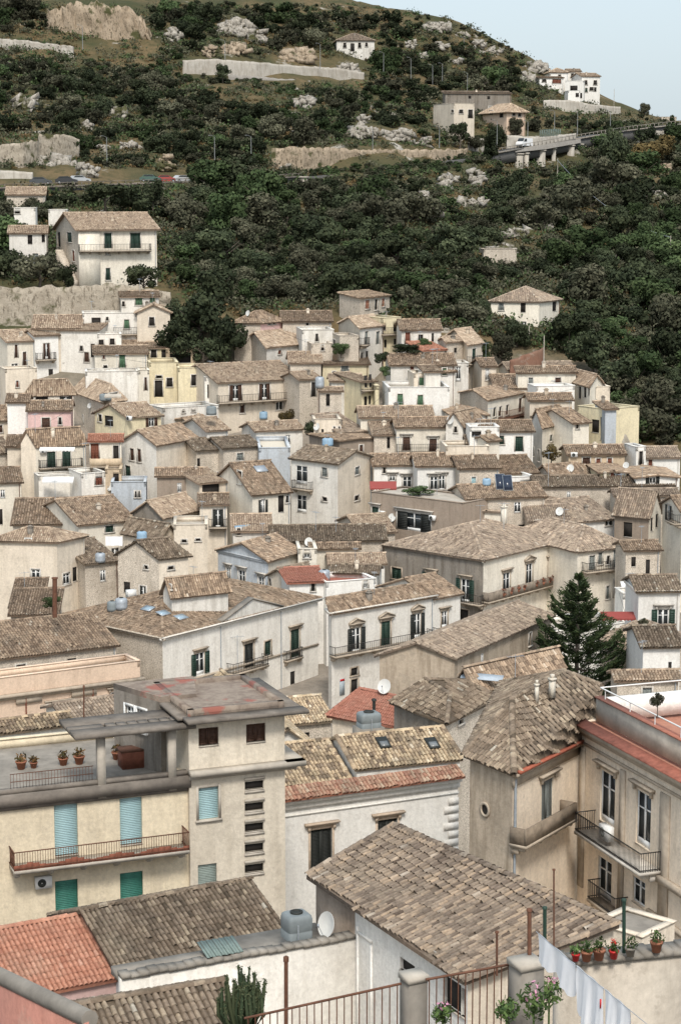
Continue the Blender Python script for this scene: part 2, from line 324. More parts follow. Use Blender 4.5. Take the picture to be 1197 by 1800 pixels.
# ---------------------------------------------------------------- roofs
def _inpoly(P, u, v, m=0.0):
    ok = np.ones(len(u), bool); n = len(P)
    for i in range(n):
        a, b = P[i], P[(i + 1) % n]; e = (b[0] - a[0], b[1] - a[1]); l = math.hypot(*e) + 1e-9
        ok &= (e[0] * (v - a[1]) - e[1] * (u - a[0])) / l >= m
    return ok
def tile_params(D):
    if D < 92: return .215, .38, 5
    if D < 150: return .235, .40, 4
    if D < 215: return .25, .38, 3
    return .27, .38, 3
def tile_roof(mb, poly, D, wild=.5, sz=None, shift=0.0, mi=1):
    """barrel tiles laid down the slope of one planar roof face; every tile its own shape and tint"""
    P = [np.array(tuple(p), float) for p in poly]
    n = np.zeros(3)
    for i in range(len(P)): n += np.cross(P[i], P[(i + 1) % len(P)])
    n /= np.linalg.norm(n)
    if n[2] < 0: P = P[::-1]; n = -n
    d = np.array((0, 0, -1.0)); d = d - n * d.dot(n); L = np.linalg.norm(d)
    d = d / L if L > .02 else np.array((0, -1.0, 0)); a = np.cross(d, n); a = -a
    if np.dot(np.cross(a, d), n) < 0: a = -a
    o = P[0]; Q = [((p - o).dot(a), (p - o).dot(d)) for p in P]
    ar = sum(Q[i][0] * Q[(i + 1) % len(Q)][1] - Q[(i + 1) % len(Q)][0] * Q[i][1] for i in range(len(Q)))
    if ar < 0: Q = Q[::-1]
    w_, l_, sg = tile_params(D)
    if sz: w_, l_ = w_ * sz, l_ * sz
    us = np.arange(min(q[0] for q in Q) + w_ * .5, max(q[0] for q in Q), w_); vm = max(q[1] for q in Q)
    vs = np.arange(vm - l_ * .5, min(q[1] for q in Q) - l_ * .2, -l_)
    if not len(us) or not len(vs): return
    U, Vv = np.meshgrid(us, vs); colid = np.broadcast_to(np.arange(len(us)), U.shape).ravel(); U = U.ravel().copy(); Vv = Vv.ravel().copy()
    Vv += (RNG.random(len(us)) * .35 * l_ * wild)[colid]
    k = _inpoly(Q, U, Vv, w_ * .12); U, Vv, colid = U[k], Vv[k], colid[k]
    if wild > .3:
        k = RNG.random(len(U)) > .012 * wild; U, Vv, colid = U[k], Vv[k], colid[k]
    m = len(U)
    if not m: return
    U = U + RNG.normal(0, w_ * .07 * wild, m); rot = RNG.normal(0, .05 * wild, m); ht = w_ * (.44 + .1 * RNG.random(m)); lift = .012 + .05 * wild * RNG.random(m) ** 3
    hw = w_ * (.415 + .05 * RNG.random(m)); hl = l_ * .56
    th = np.linspace(0, math.pi, sg + 1); cs, sn = np.cos(th), np.sin(th); V = np.zeros((m, 2 * (sg + 1), 3))
    for e, (vv, tp, lf) in enumerate(((-hl, .84, 0.0), (hl, 1.0, 1.0))):
        x = cs[None] * hw[:, None] * tp; y = vv + 0 * x; h = sn[None] * ht[:, None] * tp + (lift * lf + .008)[:, None]
        uu = U[:, None] + x - y * rot[:, None]; v2 = Vv[:, None] + y + x * rot[:, None]
        V[:, e * (sg + 1):(e + 1) * (sg + 1)] = o + uu[..., None] * a + v2[..., None] * d + h[..., None] * n
    f = np.array([(i, i + 1, sg + 2 + i, sg + 1 + i) for i in range(sg)])
    F = (f[None] + (np.arange(m) * 2 * (sg + 1))[:, None, None]).reshape(-1, 4)
    colt = RNG.normal(0, .06, len(us))[colid]
    if len(P) > 3:                                # a warped face: tiles follow its triangles
        off = np.zeros(m); q0 = Q[0]; hp = [float((p - o).dot(n)) for p in (P if ar >= 0 else P[::-1])]
        best = np.full(m, -9.0)
        for i in range(1, len(Q) - 1):
            a1 = (Q[i][0] - q0[0], Q[i][1] - q0[1]); b1 = (Q[i + 1][0] - q0[0], Q[i + 1][1] - q0[1]); det = a1[0] * b1[1] - a1[1] * b1[0]
            if abs(det) < 1e-6: continue
            x_, y_ = U - q0[0], Vv - q0[1]; s1 = (x_ * b1[1] - y_ * b1[0]) / det; s2 = (a1[0] * y_ - a1[1] * x_) / det; s0 = 1 - s1 - s2; mn = np.minimum(np.minimum(s0, s1), s2)
            k2 = mn > best; best = np.where(k2, mn, best); off = np.where(k2, s0 * hp[0] + s1 * hp[i] + s2 * hp[i + 1], off)
        V = V + off[:, None, None] * n
    t = np.clip(.48 + shift + colt + RNG.normal(0, .19, m), 0, 1)
    mb.add(V.reshape(-1, 3), F, tint=np.repeat(t, sg), mi=mi)
def ridge_caps(mb, p, q, D, mi=1, up=.03, shift=0.0):
    p, q = np.array(tuple(p), float), np.array(tuple(q), float); L = np.linalg.norm(q - p)
    w_, l_, sg = tile_params(D); w_ *= 1.15; n = max(1, int(L / l_)); d = (q - p) / max(L, 1e-6); s = np.cross(d, (0, 0, 1.0)); s /= np.linalg.norm(s) + 1e-9; u = np.cross(s, d)
    th = np.linspace(0, math.pi, 6)
    for i in range(n):
        c0 = p + d * L * i / n; c1 = p + d * L * (i + 1.12) / n; j = random.gauss(0, .012); hw = w_ * random.uniform(.5, .6)
        V = [c0 + s * (hw * math.cos(t) + j) + u * (hw * .8 * math.sin(t) + up) for t in th] + [c1 + s * (hw * 1.08 * math.cos(t) + j) + u * (hw * .8 * math.sin(t) + up + .03) for t in th]
        mb.add(V, [(k, k + 6, k + 7, k + 1) for k in range(5)], tint=min(1, max(0, random.gauss(.5 + shift, .2))), mi=mi)
def roof_slab(mb, P, th=.14, mi=0):
    P = [Vector(p) for p in P]; n = Vector((0, 0, 0))
    for i in range(len(P)): n += P[i].cross(P[(i + 1) % len(P)])
    if n.z < 0: P = P[::-1]
    m = len(P); dn = Vector((0, 0, -th)); V = P + [p + dn for p in P]
    mb.add([tuple(v) for v in V], [(0, i, i + 1) for i in range(1, m - 1)], tint=.12, mi=mi); mb.add([tuple(v) for v in V], [(m, m + i + 1, m + i) for i in range(1, m - 1)], tint=.12, mi=mi)  # low tint: shade in the valleys between tile columns is painted into the slab
    mb.add([tuple(v) for v in V], [(i, i + m, (i + 1) % m + m, (i + 1) % m) for i in range(m)], tint=.12, mi=mi)
# ---------------------------------------------------------------- walls with openings
class Face:
    def __init__(s, A, B, zt, zb, inward):
        s.A = Vector((A.x, A.y, 0)); s.B = Vector((B.x, B.y, 0)); s.L = (s.B - s.A).length; s.d = (s.B - s.A) / s.L
        s.n = Vector((s.d.y, -s.d.x, 0)); s.zt, s.zb = zt, zb; s.op = []; s.apex = None
        if s.n.dot(inward - s.A) > 0: s.n = -s.n
    def uv(s, px, py, w=0.0):
        q = onplane(px, py, s.A + s.n * w, s.n); return (q - s.A).dot(s.d), q.z
    def P(s, u, v, w=0.0): return s.A + s.d * u + s.n * w + Vector((0, 0, v))
    def wall(s, mb, mi=0, rev=.16):
        ops = []
        for u0, u1, v0, v1 in s.op:
            u0, u1, v0, v1 = max(u0, .05), min(u1, s.L - .05), max(v0, s.zb + .05), min(v1, s.zt - .02)
            if u1 - u0 > .05 and v1 - v0 > .05: ops.append((u0, u1, v0, v1))
        us = sorted({0.0, s.L, *[o[0] for o in ops], *[o[1] for o in ops]}); vs = sorted({s.zb, s.zt, *[o[2] for o in ops], *[o[3] for o in ops]})
        for i in range(len(us) - 1):
            for j in range(len(vs) - 1):
                if us[i + 1] - us[i] < 1e-5 or vs[j + 1] - vs[j] < 1e-5: continue
                cu, cv = (us[i] + us[i + 1]) / 2, (vs[j] + vs[j + 1]) / 2
                if any(o[0] < cu < o[1] and o[2] < cv < o[3] for o in ops): continue
                mb.poly([s.P(us[i], vs[j]), s.P(us[i + 1], vs[j]), s.P(us[i + 1], vs[j + 1]), s.P(us[i], vs[j + 1])], mi=mi)
        for u0, u1, v0, v1 in ops:
            q = [(u0, v0), (u1, v0), (u1, v1), (u0, v1)]
            for k in range(4):
                a, b = q[k], q[(k + 1) % 4]; mb.poly([s.P(*a), s.P(*b), s.P(*b, -rev), s.P(*a, -rev)], mi=mi)
        if s.apex: mb.poly([s.P(0, s.zt), s.P(s.L, s.zt)] + [s.P(u, v) for u, v in s.apex], mi=mi)
def fbox(mb, f, u0, u1, v0, v1, w0, w1, **k):
    return mb.obox(f.P(u0, v0, w0), f.d * (u1 - u0), Vector((0, 0, v1 - v0)), f.n * (w1 - w0), **k)
def window(root, f, spec, px, near, trim):
    kind, x, yt, yb, wd = spec; k = kind[0]; rest = kind[1:]; colr = rest[0] if k in 'SOB' else None; opt = rest[1:] if k in 'SOB' else rest
    u0, _ = f.uv(x - wd / 2, (yt + yb) / 2); u1, _ = f.uv(x + wd / 2, (yt + yb) / 2)
    _, v1 = f.uv(x, yt); _, v0 = f.uv(x, yb)
    if u1 < u0: u0, u1 = u1, u0
    u0, u1 = max(u0, .1), min(u1, f.L - .1)
    if u1 - u0 < .15 or v1 - v0 < .15: return
    if 'x' in opt:                                    # spread leaves lie outside the opening
        q = (u1 - u0) * .25; f.op.append((u0 + q, u1 - q, v0, v1))
    else: f.op.append((u0, u1, v0, v1))
    a, b = (f.op[-1][0], f.op[-1][1]); dp = -.15 if near else -.12
    tall = v1 - v0 > 1.75 and 'w' not in opt
    nm = 'door' if tall else 'window'
    mb = MB(); t_ = .13 if near else .15
    if 'n' not in opt:                                # stone surround
        for r in ((a - t_, a, v0, v1 + t_), (b, b + t_, v0, v1 + t_), (a, b, v1, v1 + t_)): fbox(mb, f, *r, -.02, .045)
        if not tall: fbox(mb, f, a - t_ - .05, b + t_ + .05, v0 - .12, v0, -.1, .12)
    else: fbox(mb, f, a, b, v0 - .06, v0, -.1, .05)
    W = mb.build(nm, trim, root)
    def sub(name, m, mat): return m.build(name, mat, W, org=ORG[root.name])
    if k in 'GODC':
        g = MB(); fbox(g, f, a, b, v0, v1, dp - .03, dp)
        sub('pane', g, darkin if k == 'D' else (glassl if k == 'C' else glass))
        if k != 'D':
            g = MB(); e = .085 if near else .09; w0, w1 = dp + .002, dp + .06
            mid = (a + b) / 2; hv = v0 + (v1 - v0) * .68
            for r in ((a, a + e, v0, v1), (b - e, b, v0, v1), (a + e, b - e, v1 - e, v1), (a + e, b - e, v0, v0 + e * (4 if tall else 1.2)), (mid - e * .8, mid + e * .8, v0 + e * 1.2 + (e * 2.8 if tall else 0), v1 - e)): fbox(g, f, *r, w0, w1)
            for s0, s1 in ((a + e, mid - e * .8), (mid + e * .8, b - e)):
                if s1 > s0: fbox(g, f, s0, s1, hv, hv + e * .8, w0, w1 - .004)
            sub('frame', g, whitep)
    if k == 'O':
        lw = (b - a) * .5 if 'x' in opt else (b - a) * .30
        for s_ in (0, 1):
            g = MB()
            if 'x' in opt: r = (a - lw - .02, a - .02) if s_ == 0 else (b + .02, b + .02 + lw); w0, w1 = .05, .10
            else: r = (a + .01, a + lw) if s_ == 0 else (b - lw, b - .01); w0, w1 = dp + .07, dp + .12
            _leaf(g, f, r[0], r[1], v0 + .03, v1 - .02, w0, w1, near); sub('shutter', g, SHUT[colr])
    if k == 'S':
        mid = (a + b) / 2
        for r in ((a + .01, mid - .012), (mid + .012, b - .01)):
            g = MB(); _leaf(g, f, r[0], r[1], v0 + .02, v1 - .01, dp, dp + .05, near); sub('shutter', g, SHUT[colr])
        g = MB(); fbox(g, f, a, b, v0, v1, dp - .05, dp - .004); sub('pane', g, darkin)
    if k == 'B':
        g = MB(); n = max(6, int((v1 - v0) / .09)); h_ = (v1 - v0) / n
        for i in range(n): fbox(g, f, a + .005, b - .005, v0 + i * h_ + .006, v0 + (i + 1) * h_, dp + .004 * (i % 2), dp + .045)
        fbox(g, f, a, b, v0, v1, dp - .04, dp - .005); sub('blind', g, SHUT[colr])
    if 'c' in opt or 'p' in opt:
        g = MB(); e = .28 + t_; hz_ = v1 + t_ + .22
        fbox(g, f, a - t_, b + t_, v1 + t_, hz_, .0, .06)
        fbox(g, f, a - e, b + e, hz_, hz_ + .10, .0, .30); fbox(g, f, a - e + .06, b + e - .06, hz_ - .10, hz_, .0, .18)
        for s_ in (a - t_ - .06, b + t_ - .10): fbox(g, f, s_, s_ + .16, hz_ - .38, hz_ - .10, .0, .15)
        if 'p' in opt:
            m_ = (a + b) / 2; z0 = hz_ + .10
            for s0, s1 in ((a - e, m_), (b + e, m_)):
                c0, c1 = f.P(s0, z0), f.P(s1, z0 + .42); up = Vector((0, 0, .11))
                g.obox(c0, c1 - c0, f.n * .28, up)
            g.add([tuple(f.P(a - e + .1, z0, .1)), tuple(f.P(b + e - .1, z0, .1)), tuple(f.P(m_, z0 + .4, .1))], [(0, 1, 2)])
        sub('hood', g, trim)
    return W
def _leaf(g, f, a, b, v0, v1, w0, w1, near):
    e = min(.07, (b - a) * .2)
    for r in ((a, a + e, v0, v1), (b - e, b, v0, v1), (a + e, b - e, v1 - e, v1), (a + e, b - e, v0, v0 + e)): fbox(g, f, *r, w0, w1)
    fbox(g, f, a + e, b - e, v0 + e, v1 - e, w0, w0 + (w1 - w0) * .35)
    st = .085 if near else .2; n = int((v1 - v0 - 2 * e) / st)
    for i in range(n): fbox(g, f, a + e, b - e, v0 + e + i * st, v0 + e + i * st + st * .5, w0 + (w1 - w0) * .35, w1 - .006)
def balcony(root, f, x0, x1, y, dep=1.0, kind='i', hgt=1.0, near=False, mat=None, rmat=None):
    u0, v = f.uv(x0, y[0], dep); u1, vb = f.uv(x1, y[1], dep); v = (v + vb) / 2
    if u1 < u0: u0, u1 = u1, u0
    u0, u1 = max(u0, -.3), min(u1, f.L + .3)
    mb = MB(); fbox(mb, f, u0, u1, v, v + .16, 0.01, dep); fbox(mb, f, u0 + .06, u1 - .06, v - .07, v, .01, dep - .1)
    n = max(2, int((u1 - u0) / 1.6) + 1)
    for i in range(n):
        c = u0 + .25 + (u1 - u0 - .5) * i / max(1, n - 1)
        fbox(mb, f, c - .1, c + .1, v - .42, v - .07, .01, dep * .45); fbox(mb, f, c - .09, c + .09, v - .22, v - .07, dep * .45, dep * .8)
    b = mb.build('balcony', mat or stone, root)
    g = MB(); z0, z1 = v + .16, v + .16 + hgt
    if kind == 's':
        fbox(g, f, u0, u1, z0, z1, dep - .14, dep - .02); fbox(g, f, u0, u0 + .12, z0, z1, .02, dep - .14); fbox(g, f, u1 - .12, u1, z0, z1, .02, dep - .14)
        g.build('parapet', rmat or mat or stone, b, org=ORG[root.name])
    else:
        st = .13 if near else .24; r = .011 if near else .016
        pts = [(u0 + .04, q) for q in np.arange(.1, dep - .05, st)] + [(q, dep - .06) for q in np.arange(u0 + .04, u1 - .02, st)] + [(u1 - .04, q) for q in np.arange(.1, dep - .05, st)]
        for u, w_ in pts: fbox(g, f, u - r, u + r, z0, z1, w_ - r, w_ + r)
        for zz in (z1 - .03, z0 + .08):
            fbox(g, f, u0, u1, zz, zz + .045, dep - .085, dep - .035)
            for uu in (u0, u1 - .05): fbox(g, f, uu, uu + .05, zz, zz + .045, .02, dep - .085)
        g.build('railing', rmat or iron, b, org=ORG[root.name])
    return b
# ---------------------------------------------------------------- one house
HS = {}; WPX = []
class House: pass
def h(key, t, label, L, C, R, roof='gr', rise=1.5, wall='wh', rm='old', wins=(), D=None, dep=8.0, over=.32, name='house', cat='house', wl=None, wr=None,
      polys=None, bals=(), chims=(), root=None, trim=None, wild=.6, sz=None, zb=None, para=.55, D_at='C', group='houses of the hillside town', shift=0.0, floor=None, corn=0.0, z=None, rdg=.5, ang=None, top=None, pitch=.30):
    o = House(); c = pt(t, C) if C else None; l = pt(t, L) if L else None; r = pt(t, R) if R else None
    if z is None:
        dp = {'C': c, 'L': l, 'R': r}[D_at]; z = at(*dp, D if D else Dmap(dp[1])).z
    pC = onz(*c, z); pL = onz(*l, z) if l else None; pR = onz(*r, z) if r else None
    def perp(v):
        q = Vector((-v.y, v.x, 0)).normalized(); return q if q.y > 0 else -q
    if ang is not None:                     # near eye level a horizontal edge says nothing about depth: the plan angle does
        e = Vector((math.cos(R_(ang)), math.sin(R_(ang)), 0)); k = ray(*r).x; pR = pC + e * ((k * pC.y - pC.x) / (e.x - k * e.y))
        if l: e2 = Vector((-e.y, e.x, 0)); k = ray(*l).x; pL = pC + e2 * min(14, max(3, (k * pC.y - pC.x) / (e2.x - k * e2.y)))
    if ang is None and pC.y > 125:           # far off, a pixel of slope is metres of depth: keep plan angles plausible
        for p_, q_, a0, a1 in ((pR, r, 4, 60 if l else 30), (pL, l, 102, 172)):
            if p_ is None: continue
            a_ = math.degrees(math.atan2(p_.y - pC.y, p_.x - pC.x)); a_ = a_ % 360 if p_ is pL else a_; b_ = min(max(a_, a0), a1)
            if abs(b_ - a_) > .5:
                e = Vector((math.cos(R_(b_)), math.sin(R_(b_)), 0)); k = ray(*q_).x; w_ = pC + e * ((k * pC.y - pC.x) / (e.x - k * e.y))
                if p_ is pR: pR = w_
                else: pL = w_
    if top is not None:                       # the ridge's height in the photograph settles depth and rise
        ty = pt(*top)[1] if isinstance(top[0], str) else 0
    if top is not None:
        U_ = Vector((0, 0, 1)); free = pL is None or pR is None
        if pL is None: e_, base, o_l = perp(pR - pC), (pC + pR) / 2, None
        elif pR is None: e_, base, o_l = perp(pL - pC), (pC + pL) / 2, None
        else: e_, base, o_l = (pL - pC).normalized(), (pC + pR) / 2, (pL - pC).length
        lo, hi = (1.2, 6.5) if free else (.15, 4.0); lo0 = lo
        if roof == 'gl' and pL is None: lo, hi, free = .15, 3.5, False; o_l = dep
        for _ in range(30):
            m_ = (lo + hi) / 2
            if free: q_ = base + e_ * m_ * (1 if roof in ('sr', 'sl') else 1) + U_ * pitch * m_
            else: q_ = base + e_ * o_l * (1.0 if roof in ('gl', 'sr') else rdg) + U_ * m_
            if proj(q_)[1] < ty: hi = m_
            else: lo = m_
        if free: dep = m_ / (1 if roof in ('sr', 'sl') else rdg); rise = pitch * m_
        else: rise = m_
    if pL is None: pL = pC + perp(pR - pC) * dep
    if pR is None: pR = pC + perp(pL - pC) * dep
    pB = pL + pR - pC; o.C, o.L, o.R, o.B = pC, pL, pR, pB; o.z = z; D = pC.y; near = D < 125
    lc, cr = (pL - pC).length, (pR - pC).length
    if lc > 28 or cr > 34 or min(lc, cr) < 1.5: print('CHECK', key, 'D%.0f L%.1f R%.1f' % (D, lc, cr))
    cen = (pC + pB) / 2
    if zb is None: zb = min(float(terr(q.x, q.y)[0]) for q in (pL, pC, pR, pB)) - .6; zb = min(zb, z - 2.6)
    if root is None: root = thing(name, label, cat, (cen.x, cen.y, zb), group)
    o.root = root; HS[key] = o
    el, er = (pL - pC).normalized(), (pR - pC).normalized()
    fl, fr = Face(pL, pC, z, zb, cen), Face(pC, pR, z, zb, cen); fb1, fb2 = Face(pR, pB, z, zb, cen), Face(pB, pL, z, zb, cen)
    o.f = {'l': fl, 'r': fr, 'b': fb1, 'c': fb2}
    trim = trim or stonew
    for wn in wins:
        tt = wn[6] if len(wn) > 6 else t; s_ = TL[tt][2]; f = o.f[wn[0]]; x, yt = pt(tt, (wn[2], wn[3])); _, yb = pt(tt, (0, wn[4]))
        window(root, f, (wn[1], x, yt, yb, wn[5] / s_), t, near, trim); WPX.append((key, x, (yt + yb) / 2))
    if not wins and roof != 'flat' and D > 140:       # plain small openings
        rg = random.Random(key); f = fr if fr.L > 3 else fl
        for q in ((.3, .72) if f.L > 6 else (.5,)):
            u_ = f.L * (q + rg.uniform(-.08, .08)); hw_ = rg.uniform(.22, .45); vt = z - rg.uniform(.6, 1.0); vb = vt - rg.uniform(.6, 1.5); a_, b_, c_ = proj(f.P(u_ - hw_, vt)), proj(f.P(u_ + hw_, vt)), proj(f.P(u_, vb))
            window(root, f, (rg.choice(['Dw', 'Dnw', 'Gnw', 'Sbw', 'Syw']), (a_[0] + b_[0]) / 2, (a_[1] + b_[1]) / 2, c_[1], abs(b_[0] - a_[0])), 'o', False, trim)
    if D > 195 and roof != 'flat' and len(wins) <= 3 and not bals:   # small lower openings of the old fronts
        rg = random.Random(key + 'w')
        for f in (fr, fl) if (L and lc > 4) else (fr,):
            if f.L < 4: continue
            for q in (.25, .68):
                if rg.random() < .25: continue
                u_ = f.L * (q + rg.uniform(-.08, .08)); hw_ = rg.uniform(.3, .5); vt = z - rg.uniform(3.0, 3.4); vb = vt - rg.uniform(1.0, 2.0)
                if any(o_[0] - .3 < u_ < o_[1] + .3 and o_[2] < vt + .3 for o_ in f.op): continue
                a_, b_, c_ = proj(f.P(u_ - hw_, vt)), proj(f.P(u_ + hw_, vt)), proj(f.P(u_, vb)); window(root, f, (rg.choice(['Dnw', 'Gw', 'Sbw', 'Sgw', 'Syw', 'Okw']), (a_[0] + b_[0]) / 2, (a_[1] + b_[1]) / 2, c_[1], abs(b_[0] - a_[0])), 'o', False, trim)
    U = Vector((0, 0, 1)); zr = z + rise; polyl = []; ridges = []
    ov = over
    def X(p, a, b): return p + el * a + er * b             # p moved along L and R directions
    eL, eC, eR, eB = X(pL, ov, -ov), X(pC, -ov, -ov), X(pR, -ov, ov), X(pB, ov, ov)
    if roof == 'gr':
        dz = U * (-rise * ov / (lc * rdg)); k = rdg; m1, m2 = pC.lerp(pL, k) - er * ov + U * rise, pR.lerp(pB, k) + er * ov + U * rise
        polyl = [[eC + dz, eR + dz, m2, m1], [m1, m2, eB + dz, eL + dz]]; ridges = [(m1, m2)]
        fl.apex = [(fl.L * (1 - k), zr)]; fb1.apex = [(fb1.L * k, zr)]
    elif roof == 'gl':
        dz = U * (-rise * ov / (cr * rdg)); k = rdg; m1, m2 = pC.lerp(pR, k) - el * ov + U * rise, pL.lerp(pB, k) + el * ov + U * rise
        polyl = [[eL + dz, eC + dz, m1, m2], [m1, eR + dz, eB + dz, m2]]; ridges = [(m1, m2)]
        fr.apex = [(fr.L * k, zr)]; fb2.apex = [(fb2.L * (1 - k), zr)]
    elif roof == 'hip':
        s_ = min(lc, cr) / 2; dz = U * (-rise * ov / s_)
        if cr >= lc: m1, m2 = (pC + pL) / 2 + er * s_ + U * rise, (pR + pB) / 2 - er * s_ + U * rise; polyl = [[eC + dz, eR + dz, m2, m1], [eL + dz, eC + dz, m1], [eR + dz, eB + dz, m2], [eB + dz, eL + dz, m1, m2]]; ridges = [(m1, m2), (eC + dz, m1), (eR + dz, m2), (eL + dz, m1), (eB + dz, m2)]
        else: m1, m2 = (pC + pR) / 2 + el * s_ + U * rise, (pL + pB) / 2 - el * s_ + U * rise; polyl = [[eL + dz, eC + dz, m1, m2], [eC + dz, eR + dz, m1], [eR + dz, eB + dz, m2, m1], [eB + dz, eL + dz, m2]]; ridges = [(m1, m2), (eC + dz, m1), (eR + dz, m1), (eL + dz, m2), (eB + dz, m2)]
    elif roof == 'sr':
        dz = U * (-rise * ov / lc); polyl = [[eC + dz, eR + dz, eB + U * rise - dz, eL + U * rise - dz]]
        fl.apex = [(0.0, zr)]; fb1.apex = [(fb1.L, zr)]; fb2.zt = zr
        ridges = [(eL + U * rise - dz, eB + U * rise - dz)]
    elif roof == 'sl':
        dz = U * (-rise * ov / cr); polyl = [[eL + dz, eC + dz, eR + U * rise - dz, eB + U * rise - dz]]
        fr.apex = [(fr.L, zr)]; fb2.apex = [(0.0, zr)]; fb1.zt = zr; ridges = [(eR + U * rise - dz, eB + U * rise - dz)]
    elif roof == 'custom':
        V_ = {'L': eL, 'C': eC, 'R': eR, 'B': eB}
        def vv(q):
            if isinstance(q, str): return V_[q]
            return onz(*pt(q[3] if len(q) > 3 else t, q[:2]), z + q[2])
        pp = [[vv(q) for q in P_] for P_ in polys]; polyl = pp
        for P_ in pp:
            for i in range(len(P_)):
                a_, b_ = P_[i], P_[(i + 1) % len(P_)]
                if max(a_.z, b_.z) > z + .3 and (a_.z > z + .3 or b_.z > z + .3): ridges.append((a_, b_))
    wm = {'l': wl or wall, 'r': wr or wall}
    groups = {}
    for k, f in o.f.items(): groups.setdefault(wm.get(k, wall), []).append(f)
    for k, fs in groups.items():
        mb = MB()
        for f in fs: f.wall(mb)
        if corn:
            for f in fs:
                if f in (fl, fr): fbox(mb, f, -corn, f.L + corn, z - .38, z - .16, .0, corn * .6); fbox(mb, f, -corn, f.L + corn, z - .16, z - .02, .0, corn)
        mb.build('wall', WALL[k], root)
    o.polys = polyl
    if roof == 'flat':
        mb = MB(); Q = [X(pL, -.25, .25), X(pC, .25, .25), X(pR, .25, -.25), X(pB, -.25, -.25)]; ff = z - para
        mb.poly([(q.x, q.y, ff) for q in Q]); fm = floor or conl
        o.roof = mb.build('roof', fm, root); mb = MB()
        for i_, f in enumerate((fl, fr, fb1, fb2)): fbox(mb, f, 0, f.L, ff - .02, z - .004 - .003 * i_, -.25 - .002 * i_, -.002 - .001 * i_)
        for i_, f in enumerate((fl, fr, fb1, fb2)): fbox(mb, f, -.06 - .002 * i_, f.L + .06 + .002 * i_, z - .003 + .002 * i_, z + .07 + .004 * i_, -.30 - .003 * i_, .06 + .003 * i_)
        mb.build('parapet', WALL[wall], root); o.floorz = ff; o.polys = [[Vector((q.x, q.y, ff)) for q in Q]]
    else:
        mb = MB()
        for P_ in polyl: roof_slab(mb, P_); tile_roof(mb, P_, D, wild=wild, sz=sz, shift=shift)
        for a_, b_ in ridges: ridge_caps(mb, a_, b_, D, shift=shift)
        if wall == 'og' or near:
            pass
        o.roof = mb.build('roof', [ROOF[rm], ROOF[rm]], root)
    for bl in bals:
        s = pt(t, (bl[1], bl[3])); e = pt(t, (bl[2], bl[4] if isinstance(bl[4], (int, float)) else bl[3])); kw = bl[5] if len(bl) > 5 else {}
        balcony(root, o.f[bl[0]], s[0], e[0], (s[1], e[1]), near=near, **kw)
    for ch in chims:
        q = o_hit(o, *pt(t, ch[:2])); s = ch[2] / TL[t][2] / FPX * q.y; hh = ch[3] / TL[t][2] / FPX * q.y
        mb = MB(); yaw = math.atan2(er.y, er.x); mb.box((q.x, q.y, q.z + hh / 2 - .3), (s, s, hh + .6), yaw); mb.box((q.x, q.y, q.z + hh + .05), (s * 1.3, s * 1.3, .1), yaw); mb.box((q.x, q.y, q.z + hh + .17), (s * .7, s * .7, .14), yaw)
        mb.build('chimney', WALL['be'], o.roof, org=ORG[root.name])
    if D > 150 and roof in ('gr', 'gl', 'hip', 'sr') and not chims:
        rg = random.Random(key + 'c')
        if rg.random() < .4:                          # a small chimney and a drainpipe
            P_ = polyl[0]; q = P_[0].lerp(P_[1], rg.uniform(.25, .75)).lerp(P_[-1].lerp(P_[2], .5), rg.uniform(.35, .8)); s = rg.uniform(.3, .5); hh = rg.uniform(.4, .8); yaw = math.atan2(er.y, er.x)
            mb = MB(); mb.box((q.x, q.y, q.z + hh / 2 - .3), (s, s, hh + .6), yaw); mb.box((q.x, q.y, q.z + hh + .04), (s * 1.3, s * 1.3, .09), yaw); mb.box((q.x, q.y, q.z + hh + .16), (s * .7, s * .7, .15), yaw); mb.build('chimney', WALL[rg.choice(['be', 'st', 'sb', 'gr'])], o.roof, org=ORG[root.name])
        if fr.L > 3 and rg.random() < .6:
            mb = MB(); u_ = fr.L - .25; mb.tube([fr.P(u_, z - .1, .09), fr.P(u_, zb + .2, .09)], .045, 5); mb.build('drainpipe', rg.choice([galv, rust, stonew]), root)
    return o
def o_hit(o, px, py):
    """the point of the house's roof (or walls) seen at a pixel: where something on it stands"""
    r = ray(px, py); best = None
    for P_ in o.polys:
        n = Vector((0, 0, 0))
        for i in range(len(P_)): n += P_[i].cross(P_[(i + 1) % len(P_)])
        n.normalize()
        if abs(r.dot(n)) < 1e-6: continue
        q = r * (P_[0].dot(n) / r.dot(n)); s = 1 if n.z > 0 else -1
        if all(((P_[(i + 1) % len(P_)] - P_[i]).cross(q - P_[i])).dot(n) >= -1e-3 for i in range(len(P_))):
            if best is None or q.y < best.y: best = q
    o.missed = best is None
    if best is None: best = onz(px, py, o.z)
    return best
# ---------------------------------------------------------------- the hillside town, upper rows (far)
# --- left cluster
h('a1','A','white cottage with green shutters under a rust edged roof, just below the big cream house',None,(640,124),(836,108),'sr',.5,'wh','buff',[('r','Sm',732,132,168,36),('r','Sm',803,128,156,26),('r','Dw',650,150,176,16)],dep=6,ang=8)
h('a2','A','white house with a dark doorway and a green shuttered window on an upper terrace',None,(436,212),(722,186),'flat',0,'wh','old',[('r','D',508,236,298,48),('r','Sm',668,246,292,26),('r','Dw',566,232,250,12)],dep=6,bals=[('r',600,730,330,326,{'dep':.6})],ang=8)
h('a3','A','bulging bare beige gable wall beside the dark bushes, left of the town',None,(722,205),(896,228),'gl',1.1,'be','buff',[],dep=7,sz=1.2)
h('a4','A','white block with three small dark windows and a sloping left roof edge',(312,318),(516,300),None,'sl',1.2,'wh','buff',[('l','Dw',430,384,410,15),('l','Dn',490,372,442,22)],dep=8)
